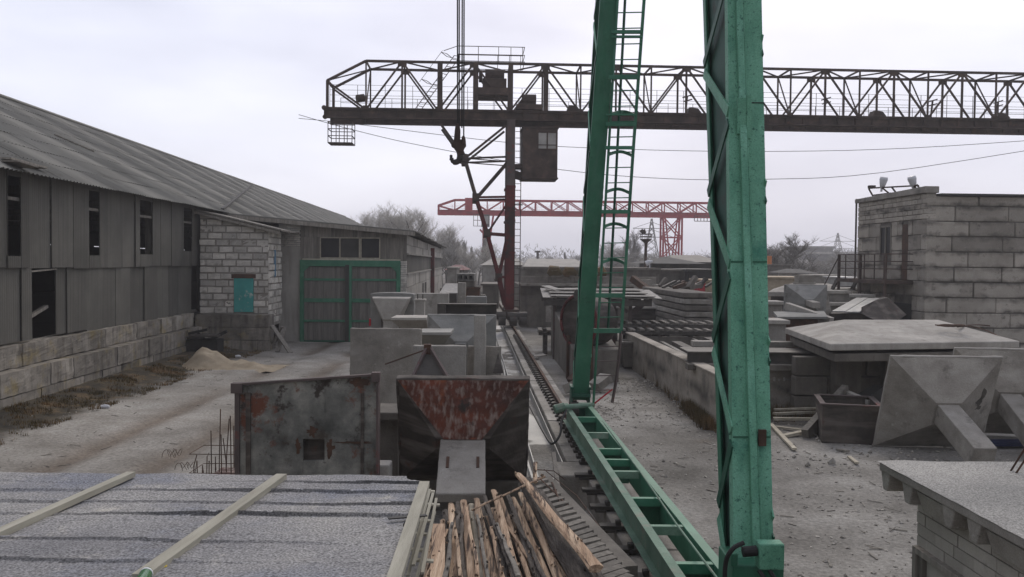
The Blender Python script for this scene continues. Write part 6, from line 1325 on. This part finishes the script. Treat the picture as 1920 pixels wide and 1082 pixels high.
# ------------------------------------------------------------------ centre: canopy, drum, bins, racks
sc = thing('shelter', 'low shelter with overlapping pale roof sheets on dark posts, behind the ladder', 'shelter', (3.3, 32, 0))
mb = MB(); rs = random.Random(3)
for k in range(9):
    x0 = V(1018, 548, 31).x+k*.48; x1 = x0+.5; zz = V(1100, 557, 31).z+rs.uniform(-.02, .03); za = V(1100, 541, 34).z+rs.uniform(-.03, .03)
    mb.hexa([(x0, 31, zz-.03), (x1, 31, zz-.05), (x1, 34, za-.03), (x0, 34, za-.03), (x0, 31, zz), (x1, 31, zz-.02), (x1, 34, za), (x0, 34, za)], .6+.4*rs.random())
for k in range(3): z = V(1100, 543+k*6, 33-k*.8).z; mb.box(V(1015, 540, 33).x+rs.uniform(0, .3), 33-k*.8-.5, z, V(1222, 540, 33).x-rs.uniform(0, .5), 33-k*.8+.3, z+.03, .95)
mb.bar(V(1023, 536, 33), V(1050, 545, 32.5), .5, .03, sh=.9); mb.build('roof_sheets', MT['concrete_light'], sc, world=True)
mb = MB(); a = V(1020, 560, 31.2); b = V(1222, 560, 31.2); mb.box(a.x, 31.1, a.z-.25, b.x, 31.2, a.z-.02); mb.box(a.x, 33.8, a.z-.2, b.x, 33.9, a.z+.1); mb.box(a.x+.3, 31.2, a.z-.12, b.x-.3, 33.8, a.z-.1, .2); mb.build('roof_frame', MT['steel'], sc, world=True)
for (px, yy) in ((1040, 31.5), (1060, 33.6), (1152, 33.6), (1182, 31.5)):
    x = V(px, 600, yy).x; mb = MB(); mb.box(x-.06, yy, 0, x+.06, yy+.12, 2.35 if px != 1182 else 2.3); mb.build('post', MT['leg_steel'], sc, world=True)
mb = MB(); p = V(1182, 560, 31.5); mb.bar(p+Vector((.1, 0, -.5)), p+Vector((.75, 0, .05)), .1, .2); mb.bar(p+Vector((-.1, 0, -.5)), p+Vector((-.75, 0, .05)), .08, .12); mb.build('bracket', MT['leg_steel'], sc, world=True)
dr = thing('steel_drum', 'big dark steel drum with a red rim half hidden behind the green crane leg', 'drum', (V(1098, 600, 26).x, 26, 0))
c = V(1086, 603, 26); ax = Vector((-.8, -.62, 0)).normalized(); R0 = .8; sd_ = ax.cross(UPZ)
mb = MB(); mb.tube([c-ax*.9, c-ax*.4, c], [R0*.9, R0, R0], 28, sh=.2); mb.build('drum', MT['form_dark'], dr, world=True)
mb = MB(); mb.tube([c+sd_*math.cos(a)*R0+UPZ*math.sin(a)*R0+ax*.03 for a in [2*math.pi*i/32 for i in range(33)]], .045, 6); mb.build('rim', MT['crane_red'], dr, world=True, smooth=True)
mb = MB(); mb.tube([c+UPZ*(R0+.02)+ax*.1, c+UPZ*(R0+.02)-ax*.5], .16, 12); mb.build('filler', MT['steel'], dr, world=True)
for s in (-.55, .5): mb = MB(); p = c+sd_*s; mb.box(p.x-.05, p.y-.1, 0, p.x+.05, p.y+.1, 1.35); mb.build('leg', MT['rust'], dr, world=True)
mb = MB(); p = V(1046, 590, 27); mb.box(p.x-.03, 27, 0, p.x+.04, 27.06, p.z+.2)
sk = thing('concrete_skip', 'small open concrete skip left of the pen', 'skip', (V(1190, 660, 28.8).x, 28.8, 0))
w = .42; mb = MB(); zt_ = V(1190, 641, 28.8).z; mb.hexa([(-w+.06, 0, .08), (w-.06, 0, .08), (w-.06, .9, .08), (-w+.06, .9, .08), (-w, -.03, zt_-.06), (w, -.03, zt_-.06), (w, .95, zt_-.06), (-w, .95, zt_-.06)]); mb.build('body', CDk, sk)
mb = MB(); mb.box(-w-.06, -.08, zt_-.06, w+.06, 0.03, zt_); mb.box(-w-.06, .9, zt_-.06, w+.06, 1, zt_); mb.box(-w-.06, .03, zt_-.06, -w+.05, .9, zt_); mb.box(w-.05, .03, zt_-.06, w+.06, .9, zt_); mb.build('rim', C_, sk)
mb = MB(); mb.box(-w+.1, .1, 0, w-.1, .8, .08); mb.build('base', MT['black'], sk)
# slatted racks
for k, (x0, x1, py, yy, zb) in enumerate(((1125, 1350, 606, 31, .9), (1165, 1352, 619, 30, .4), (1010, 1140, 622, 33, .0))):
    a = V(x0, py, yy); b = V(x1, py, yy); rk = thing('form_rack', ['upper long dark slatted steel form behind the concrete pen', 'lower long dark slatted steel form behind the concrete pen', 'dark steel rack lying behind the green crane foot'][k], 'steel form', ((a.x+b.x)/2, yy, 0))
    mb = MB(); mb.box(a.x, yy, a.z-.14, b.x, yy+.08, a.z-.02, .8); mb.box(a.x, yy+1.3, a.z-.14, b.x, yy+1.38, a.z+.02, .6); mb.build('side_rail', MT['steel'], rk, world=True)
    mb = MB(); x = a.x
    while x < b.x: mb.box(x, yy, a.z-.06, x+.16, yy+1.4, a.z+.02+rs.uniform(0, .04), rs.uniform(.3, 1)); x += .34
    mb.build('slats', MT['grey_wood'], rk, world=True)
    mb = MB(); x = a.x+.2
    while x < b.x: mb.box(x, yy+.1, -.02, x+.15, yy+1.2, a.z-.14, .3); x += 1.1
    mb.build('legs_frame', MT['form_dark'], rk, world=True)
# long stack of slabs
for k in range(6):
    z1 = V(1300, 549+k*12, 33).z; z0 = z1-.2; dx = rs.uniform(-.08, .08); mb = MB()
    xa = V(1283, 560, 33).x+dx; xb = V(1345, 560, 33).x+dx
    mb.hexa([(xa, 33, z0), (xb, 33, z0), (xb-.4, 41, z0), (xa-.4, 41, z0), (xa, 33, z1), (xb, 33, z1), (xb-.4, 41, z1), (xa-.4, 41, z1)], rs.random()*.6+.2)
    solo(mb, 'concrete_slab', C_ if k % 2 else CDk, 'long concrete slab in the tall stack behind the pen', 'slab', group='slabs in the tall stack behind the pen', bevel=.03)
    for yy in (33.4, 39.5):
        mb = MB(); mb.box(xa+.1, yy, z0-.065 if k < 5 else z0-.4, xb-.3, yy+.15, z0); solo(mb, 'spacer_block', CDk, 'spacer between the slabs of the tall stack', 'spacer', group='spacers in the tall slab stack')
panel('concrete_block', 'rough base block under the tall slab stack', 1280, 621, 1350, 33.05, 6, MT['pit'], cat='block')
for k in range(16):
    px = 1232+rs.random()*100; yy = 36+rs.random()*8; p = V(px, 540, yy); l = rs.uniform(.4, 1.3); z = V(1300, 549, 33).z
    mb = MB(); q = Vector((p.x, min(yy, 40.5), z+.03)); mb.bar(q, q+Vector((l*rs.uniform(.3, 1), l*.2, rs.uniform(.1, .55))), rs.uniform(.1, .25), rs.uniform(.08, .2)); solo(mb, 'scrap_piece', [MT['steel'], CDk, MT['rust']][k % 3], 'piece of scrap heaped on the tall slab stack', 'scrap', group='scrap on the tall slab stack')
# pieces on the near yard between rail and shelter
lw = thing('ramp_block', 'sloping concrete ramp block with a pale edge right of the crane rail', 'ramp', (V(1020, 640, 27).x, 27, 0))
mb = MB(); a, b = V(988, 572, 30), V(1040, 640, 26); xa, xb = xr(28)+1.1, xr(28)+2.5
mb.hexa([(xa, 25.5, 0), (xb, 25.5, 0), (xb-.3, 33, 0), (xa-.3, 33, 0), (xa, 25.5, 1.0), (xb, 25.5, 1.0), (xb-.3, 33, 2.0), (xa-.3, 33, 2.0)]); mb.build('ramp', CDk, lw, world=True, bevel=.03)
mb = MB(); mb.hexa([(xa+.5, 26, 1.07), (xa+.7, 26, 1.07), (xa+.4, 32.8, 1.98), (xa+.2, 32.8, 1.98), (xa+.5, 26, 1.12), (xa+.7, 26, 1.12), (xa+.4, 32.8, 2.03), (xa+.2, 32.8, 2.03)]); mb.build('edge_beam', CL, lw, world=True)
for k in range(9):
    p = V(960+rs.random()*80, 600, 22+rs.random()*9); x = xr(p.y)+rs.uniform(.5, 1.6); mb = MB(); s = rs.uniform(.15, .4); z = rs.uniform(.1, .45); mb.bar((x, p.y, z*.4), (x+s, p.y+rs.uniform(-.3, .5), z), s, s*.6); solo(mb, 'rubble_chunk', [CDk, C_, MT['rust']][k % 3], 'broken concrete chunk lying right of the rail near the ramp', 'chunk', group='broken chunks beside the rail')
mb = MB(); mb.bar(G(1002, 668, .4), G(1022, 665, .45), .5, .03); solo(mb, 'bent_plate', C_, 'pale bent plate lying across the rail edge', 'plate')
# cross plate on bench
panel('concrete_slab', 'pale slab leaning behind the shelter on its right', 1190, 524, 1223, 44, .3, C_)
mb = MB(); mb.bar(V(1186, 522, 43), V(1218, 546, 42), .3, .3); solo(mb, 'propped_beam', MT['rust'], 'brown beam propped beside the shelter roof', 'beam')

# ------------------------------------------------------------------ long low building behind
lb = thing('low_workshop', 'long low concrete workshop with a double parapet behind the dark crane leg', 'workshop', (V(976, 560, 47).x, 47, 0), TH)
mb = MB(); blockwall(mb, (0, 0, 0), (1, 0, 0), 7.5, 0, 2.35, 2.4, .6, .3, .01, .01, vary=.12, seed=60); mb.box(.02, .05, 0, 7.4, 12, 2.3); mb.build('wall', CDk, lb)
mb = MB(); mb.box(-.1, -.5, 2.3, 7.7, 1, 2.42, .8); blockwall(mb, (0, -.2, 0), (1, 0, 0), 7.5, 2.42, 2.85, 1.5, .42, .3, .012, .01, vary=.2, seed=61); mb.build('cornice', C_, lb)
mb = MB(); mb.box(.6, 6, 2.0, 9, 14, 3.15, .4); mb.box(.5, 5.9, 3.15, 9.1, 14.1, 3.3, .7); mb.build('upper_storey', CDk, lb)
mb = MB(); mb.box(1.4, -.03, .3, 1.9, .03, 2.1, .9); mb.build('arch_patch', C_, lb)
for k in range(4): p = V(1040+k*28, 512, 46.6); mb = MB(); mb.tube([p-Vector((.35, 0, .1)), p-Vector((.15, 0, -.08)), p+Vector((.15, 0, .1)), p+Vector((.4, 0, -.08))], [.12, .3, .28, .1], 7, jit=.5, seed=k); solo(mb, 'ledge_bush', MT['grass'], 'dry bush growing on the parapet of the low workshop', 'bush', group='bushes on the low workshop parapet')
mb = MB()
def hipbox(nm, label, px0, px1, pyt, pye, yy, dep, mw, mr, ridge=.5, cat='building', over=.3):
    a, b = V(px0, pye, yy), V(px1, pye, yy); t = thing(nm, label, cat, ((a.x+b.x)/2, yy, 0)); w = (b.x-a.x)/2; ze = a.z; zt = V(px0, pyt, yy+dep/2).z
    mb = MB(); mb.box(-w, 0, 0, w, dep, ze); mb.build('wall', mw, t)
    r = w*ridge; o_ = over; mb = MB(); mb.add([(-w-o_, -o_, ze), (w+o_, -o_, ze), (w+o_, dep+o_, ze), (-w-o_, dep+o_, ze), (-r, dep/2, zt), (r, dep/2, zt)], [(0, 1, 5, 4), (1, 2, 5), (2, 3, 4, 5), (3, 0, 4), (3, 2, 1, 0)]); mb.build('roof', mr, t); return t, w, ze
hipbox('flat_roof_hall', 'pale flat-roofed hall beyond the low workshop', 988, 1100, 485, 499, 75, 20, C_, CL, .9)
hipbox('pale_shed', 'pale pitched shed seen between the dark crane legs', 905, 985, 484, 497, 90, 14, CL, C_, .6)
t, w, ze = hipbox('gate_lodge', 'dark-roofed lodge with a shallow pointed roof right of the central lamp mast', 1222, 1300, 481, 494, 62, 6, MT['steel'], MT['roof_dark'], .05, over=.8)
hipbox('tar_roof_house', 'dark tar-roofed low house behind the tall slab stack', 1262, 1345, 478, 491, 70, 8, MT['grey_wood'], MT['steel'], .7)
t, w, ze = hipbox('white_hut', 'small white hut with two windows beyond the distant lid', 1484, 1514, 504, 512, 70, 3.5, MT['white'], MT['roof_dark'], .8, over=.7)
for s in (-.42, .3): mb = MB(); mb.box(s*w-.22, -.05, ze-1.1, s*w+.22, -.01, ze-.25); mb.build('window', MT['glass'], t)
for (x0, x1, y0, y1, yy, m, lb_) in ((1440, 1482, 498, 530, 75, CDk, 'grey low barn left of the white hut'), (1440, 1520, 522, 534, 62, MT['sand'], 'long pale brick wall below the white hut'), (1528, 1582, 518, 532, 66, C_, 'pale boundary block right of the white hut'), (1595, 1624, 523, 534, 60, MT['galv'], 'grey metal box beside the block building'), (1224, 1345, 494, 512, 64, MT['roof_dark'], 'dark open store under the tar-roofed houses'), (1228, 1290, 508, 528, 55, CDk, 'concrete store wall behind the tall slab stack'), (1290, 1345, 508, 526, 54, MT['black'], 'black open bay behind the tall slab stack'), (1323, 1345, 528, 545, 50, MT['sand'], 'yellowish block beside the red container'), (905, 935, 535, 552, 60, CDk, 'grey block beside the far crane rail'), (838, 856, 503, 520, 85, C_, 'small pale house end beyond the plank workshop')):
    a, b = V(x0, y0, yy), V(x1, y0, yy); mb = MB(); mb.box(a.x, yy, 0, b.x, yy+5, a.z, .5); mb.box(a.x-.15, yy-.15, a.z, b.x+.15, yy+5.1, a.z+.12, .9); solo(mb, 'yard_building', m, lb_, 'shed', bevel=.02)
mb = MB(); a, b = V(1309, 532, 50), V(1322, 545, 50); mb.box(a.x, 50, b.z-.5, b.x, 51, a.z); mb.box(a.x-.02, 49.98, a.z-.05, b.x+.02, 51.02, a.z+.02); solo(mb, 'red_container', MT['red'], 'small bright red container behind the tall slab stack', 'container')
mb = MB(); a, b = V(1440, 480, 76), V(1447, 498, 76); mb.box(a.x, 76, 0, b.x, 77, a.z); solo(mb, 'orange_cabin', MT['orange'], 'orange structure above the grey barn beside the crane leg', 'cabin', bevel=.02)
# red roofed shed by far rail
hipbox('red_trim_shed', 'low shed with red-edged roof beyond the plank workshop', 838, 870, 496, 506, 95, 10, CDk, MT['crane_red'], .4)
# factory far right
fa = thing('factory', 'distant pale factory halls behind the bare trees on the right', 'factory', (V(1540, 480, 260).x, 260, 0))
for (x0, x1, y0, m) in ((1440, 1500, 471, C_), (1500, 1562, 465, MT['far']), (1510, 1580, 476, CL), (1420, 1480, 480, CL), (1560, 1640, 482, MT['far'])):
    a, b = V(x0, y0, 260), V(x1, y0, 260); mb = MB(); mb.box(a.x, 260, 0, b.x, 275, a.z); mb.box(a.x-.5, 259.5, a.z, b.x+.5, 275.5, a.z+.6, .9); mb.build('hall', m, fa, world=True)

# masts and pylons
lm = thing('lamp_mast', 'dark lamp mast with a funnel platform and two floodlights, centre distance', 'lamp mast', (V(1210, 520, 60).x, 60, 0))
mb = MB(); x = V(1210, 520, 60).x; mb.tube([(x, 60, 0), (x, 60, V(1210, 455, 60).z)], .1, 8); mb.tube([(x, 60, V(1210, 456, 60).z), (x, 60, V(1210, 449, 60).z)], [.1, .42], 10); mb.build('mast', MT['crane'], lm, world=True)
mb = MB()
for z in (449, 444, 439): zz = V(1210, z, 60).z; mb.tube([(x+.4*math.cos(a), 60+.4*math.sin(a), zz) for a in [i*math.pi/6 for i in range(13)]], .03, 4)
for k in range(8): a = k*math.pi/4; mb.bar((x+.4*math.cos(a), 60+.4*math.sin(a), V(1210, 449, 60).z), (x+.4*math.cos(a), 60+.4*math.sin(a), V(1210, 439, 60).z), .03)
mb.build('platform_rail', MT['crane'], lm, world=True)
for px in (1202, 1206): p = V(px, 431, 60); mb = MB(); mb.tube([p, p+Vector((.15, 0, -.25))], [.15, .08], 8); mb.bar(p+Vector((.15, 0, -.25)), (x, 60, V(1210, 440, 60).z), .03); mb.build('floodlight', MT['crane'], lm, world=True)
mb = MB(); p = V(1218, 491, 58); mb.tube([p+Vector((.2, 0, .05)), p, p-Vector((.25, 0, .12))], [.05, .14, .2], 10); mb.bar(p+Vector((0, 0, -.1)), (p.x+.1, 58, 0), .08); solo(mb, 'yard_lamp', MT['white'], 'white yard lamp on a post at the lodge eave', 'lamp')
mb = MB(); x = V(1008, 480, 150).x; mb.tube([(x, 150, 0), (x, 150, V(1008, 470, 150).z)], .22, 6); mb.bar((x-.5, 150, V(1008, 472, 150).z), (x+.5, 150, V(1008, 472, 150).z), .3); solo(mb, 'utility_pole', MT['crane'], 'thin dark utility pole on the horizon beyond the low workshop', 'pole')
def pylon(label, px, pyt, yy, w0, arms):
    x = V(px, pyt, yy).x; h = V(px, pyt, yy).z; t = thing('power_pylon', label, 'pylon', (x, yy, 0)); mb = MB(); n = 9
    def w(z): return w0*(1-z/h)**1.1+.15
    zs = [h*(1-(1-i/n)**1.3) for i in range(n+1)]
    for (sx, sy) in ((-1, -1), (1, -1), (1, 1), (-1, 1)):
        for a, b in zip(zs, zs[1:]): mb.bar((sx*w(a), sy*w(a), a), (sx*w(b), sy*w(b), b), .16)
    for a, b in zip(zs, zs[1:]):
        for s in (-1, 1): mb.bar((-w(a), s*w(a), a), (w(b), s*w(b), b), .1); mb.bar((w(a), s*w(a), a), (-w(b), s*w(b), b), .1); mb.bar((s*w(a), -w(a), a), (s*w(b), w(b), b), .1)
    mb.build('tower', MT['steel'], t); mb = MB()
    for (f, l) in arms:
        z = h*f; mb.bar((-l, 0, z), (l, 0, z), .15); mb.bar((-l, 0, z), (0, 0, z+l*.35), .1); mb.bar((l, 0, z), (0, 0, z+l*.35), .1)
    mb.build('cross_arm', MT['steel'], t)
pylon('tall lattice power pylon in the centre distance, left of the red crane leg', 1222, 410, 230, 2.6, ((.68, 6), (.83, 5)))
pylon('lattice power pylon behind the bare trees left of the block building', 1571, 437, 330, 3, ((.62, 9), (.8, 7)))

# ------------------------------------------------------------------ trees
def grow(seed, h, spread, up, lvl, r0, nb, m, droop=0.0, first=.25):
    r = random.Random(seed); tr, cr = MB(), MB()
    def br(p, d, l, rad, k):
        n = 3 if k < lvl-1 else 2; pts = [p]; rr = [rad]; q = p; dd = d
        for i in range(n):
            dd = (dd+Vector((r.uniform(-1, 1), r.uniform(-1, 1), r.uniform(-.6, 1)*up))*.16).normalized(); q = q+dd*l/n; pts.append(q); rr.append(rad*(1-.55*(i+1)/n))
        if k <= 1: tr.tube(pts, rr, 6 if k == 0 else 5, cap=False, sh=r.uniform(.3, .7))
        elif k < lvl: cr.tube(pts, rr, 3, cap=False, sh=r.uniform(.2, .8))
        else:
            for a, b, ra in zip(pts, pts[1:], rr):
                s = Vector((r.uniform(-1, 1), r.uniform(-1, 1), 0)).normalized()*ra*1.15; cr.add([a-s, a+s, b+s*.4, b-s*.4], [(0, 1, 2, 3)], r.uniform(.1, .9))
        if k == lvl: return
        c = nb[k]
        for i in range(c):
            t = first+(1-first)*(i+r.random())/c if k == 0 else .2+.8*(i+r.random())/c
            t = min(t, .999); j = min(int(t*n), n-1); b = pts[j].lerp(pts[j+1], t*n-j)
            side = Vector((r.gauss(0, 1), r.gauss(0, 1), 0)).normalized(); nd_ = (dd*(1-spread)+side*spread+Vector((0, 0, up*.35-droop*.2*k))).normalized()
            br(b, nd_, l*(r.uniform(.42, .68) if k else (r.uniform(.35, .55)*(1.25-.5*t) if up < 1.4 else r.uniform(.2, .3)*(1-.6*t**6))), rad*(.5 if k else .42), k+1)
    br(Vector((0, 0, 0)), Vector((r.uniform(-.05, .05), 0, 1)).normalized(), h, r0, 0)
    zs = max([v[2] for v in cr.v]); s = h/zs
    for b in (tr, cr): b.v = [(v[0]*s, v[1]*s, v[2]*s) for v in b.v]
    return tr, cr
protos = {}
def tree(kind, label, px, py, yy, group=None, rz=0, wx=1.0):
    h = V(px, py, yy).z; x = V(px, 490, yy).x; spec = KINDS[kind]
    if kind not in protos:
        tr, cr = grow(*spec[0]); t = thing('bare_tree' if kind != 'poplar' else 'poplar_tree', label, 'tree', (x, yy, -.1), rz, group)
        tr.build('trunk', MT['treebark'], t); cr.build('crown', spec[1], t); protos[kind] = t; t.scale = (h/10*wx, h/10*wx, h/10); return t
    return dup(protos[kind], (x, yy, -.1), rz, label, group, (h/10*wx, h/10*wx, h/10))
KINDS = {'round': ((5, 10, .62, .9, 5, .3, (15, 7, 6, 5, 4), None), MT['twigs_pale']),
         'round2': ((9, 10, .6, .7, 5, .28, (14, 7, 6, 5, 4), None), MT['twigs_pale']),
         'wide': ((14, 10, .68, .75, 5, .42, (12, 6, 5, 5, 3), None), MT['twigs']),
         'poplar': ((21, 10, .12, 2.6, 4, .2, (34, 8, 6, 4), None, 0, .12), MT['twigs']),
         'open': ((33, 10, .62, .85, 5, .42, (11, 6, 6, 5, 3), None), MT['treebark']),
         'bush': ((44, 10, .75, .6, 4, .2, (22, 8, 6, 5), None, 0, .05), MT['twigs'])}
for i, (px, py, yy, kd, w, lb_) in enumerate(((700, 374, 118, 'round', 1.15, 'leftmost pale bare tree rising over the workshop roof'), (748, 370, 120, 'round2', 1.1, 'second pale bare tree from the left over the workshop roof'), (792, 376, 116, 'round', 1.0, 'third pale bare tree, nearest the left end of the red crane'),
        (668, 394, 125, 'round2', .8, 'low pale bare tree just above the end of the warehouse ridge'), (822, 408, 130, 'round', .9, 'pale bare tree under the left end of the red crane'), (722, 392, 132, 'open', 1.1, 'open bare tree filling the gap over the workshop roof'))):
    tree(kd, lb_, px, py, yy, None, i*1.3, w)
for i in range(12):
    px = 812+i*8.5; tree('wide' if i < 5 else ('poplar' if i % 2 else 'round2'), 'bare tree in the row between the workshop and the red crane leg' if i < 5 else ('slim bare poplar in the row beside the red crane leg' if i % 2 else 'bare round-crowned tree among the poplars beside the red crane leg'), px, 436+(i % 3)*9 if i < 5 else 436+rs.uniform(0, 26), 128+rs.uniform(-8, 14), 'bare trees left of the red crane leg' if i < 5 else ('poplars left of the red crane leg' if i % 2 else 'round crowns among the poplars'), i*.9, .8 if i < 5 else 1.1)
for i, (px, py) in enumerate(((1035, 476), (1062, 470), (1078, 474), (1128, 455), (1145, 446), (1168, 450))): tree(('wide', 'poplar')[i % 2], 'bare tree in the faint row behind the green ladder', px, py, 190+i*3, 'faint trees behind the ladder', i, 1.0)
tree('open', 'tall slender bare tree left of the lamp mast', 1190, 424, 135, None, .5, .8)
for i, (px, py) in enumerate(((1150, 462), (1172, 458), (1205, 466), (1228, 470), (1160, 478), (1195, 480), (1240, 478), (1215, 485), (1180, 488))): tree('bush', 'dense bare thicket tree around the foot of the lamp mast', px, py, 105+rs.uniform(0, 25), 'thicket around the lamp mast', i*.7, 1.3)
tree('open', 'spreading bare tree standing alone left of the block building', 1490, 430, 88, None, 2.2, 1.35)
tree('wide', 'bare tree half hidden behind the near green crane leg', 1446, 447, 110, None, 1.2, 1.0)
tree('wide', 'bare tree left of the distant pylon', 1575, 458, 120, None, .4, .9)
tree('wide', 'bare tree touching the left wall of the block building', 1612, 446, 105, None, 2.4, 1.0)
tree('round2', 'grey bare tree between the distant pylon and the block building', 1592, 466, 130, None, 3.4, 1.1)
for i, (px, py) in enumerate(((1350, 474), (1375, 480), (1468, 478), (1520, 482), (1545, 480), (1560, 476), (1585, 478), (1605, 480), (1535, 486), (1330, 482), (1318, 472), (1452, 484), (1500, 484), (1620, 478), (1480, 480))): tree('bush', 'low bare bush tree in the scrub beyond the store', px, py, 115+rs.uniform(-15, 30), 'scrub beyond the store', i*1.1, 1.3)
# far belt of woodland
mb = MB(); rw_ = random.Random(77)
for i in range(30000):
    x = rw_.uniform(-160, 330); y = rw_.uniform(230, 420); hh = 5.5+4.5*mn.noise(Vector((x*.05, y*.02, 0)))+2.5*mn.noise(Vector((x*.21, y*.1, 3)))
    z0 = hh*rw_.random()**.7; a = rw_.uniform(-1.2, 1.2); l = rw_.uniform(.4, 1.3); mb.add([(x, y, z0), (x+.22, y, z0), (x+a+.05, y, z0+l), (x+a, y, z0+l)], [(0, 1, 2, 3)], rw_.random())
o = mb.build('woodland', MT['twigs']); tag(o, 'hazy belt of bare woodland along the horizon', 'woodland', kind='stuff')
# distant hedge/town blocks
rt = random.Random(15)
for k in range(10):
    px = 1440+rt.random()*185; yy = rt.uniform(150, 220); a = V(px, 497+rt.random()*14, yy); w = rt.uniform(1.5, 4); mb = MB(); mb.box(a.x, yy, 0, a.x+w*2, yy+5, max(a.z, 1.5), .6); z = max(a.z, 1.5); mb.add([(a.x-.3, yy-.3, z), (a.x+w*2+.3, yy-.3, z), (a.x+w*2+.3, yy+5.3, z), (a.x-.3, yy+5.3, z), (a.x-.3, yy+2.5, z+1.3), (a.x+w*2+.3, yy+2.5, z+1.3)], [(0, 1, 5, 4), (2, 3, 4, 5), (3, 0, 4), (1, 2, 5)], .2)
    solo(mb, 'far_house', [CL, MT['white'], C_][k % 3], 'tiny faint house among the distant scrub on the right', 'house', group='faint houses in the distance')

# ------------------------------------------------------------------ haze
hm = bpy.data.materials.new('haze_air'); hm.use_nodes = True; nt = hm.node_tree; nt.nodes.clear()
pv = nt.nodes.new('ShaderNodeVolumePrincipled'); pv.inputs['Color'].default_value = (.97, .97, 1.0, 1); pv.inputs['Density'].default_value = HAZE; pv.inputs['Anisotropy'].default_value = .3
ou = nt.nodes.new('ShaderNodeOutputMaterial'); nt.links.new(pv.outputs[0], ou.inputs['Volume'])
mb = MB(); mb.box(-1400, -90, -3, 1400, 1420, 45); o = mb.build('haze', hm); o['kind'] = 'stuff'
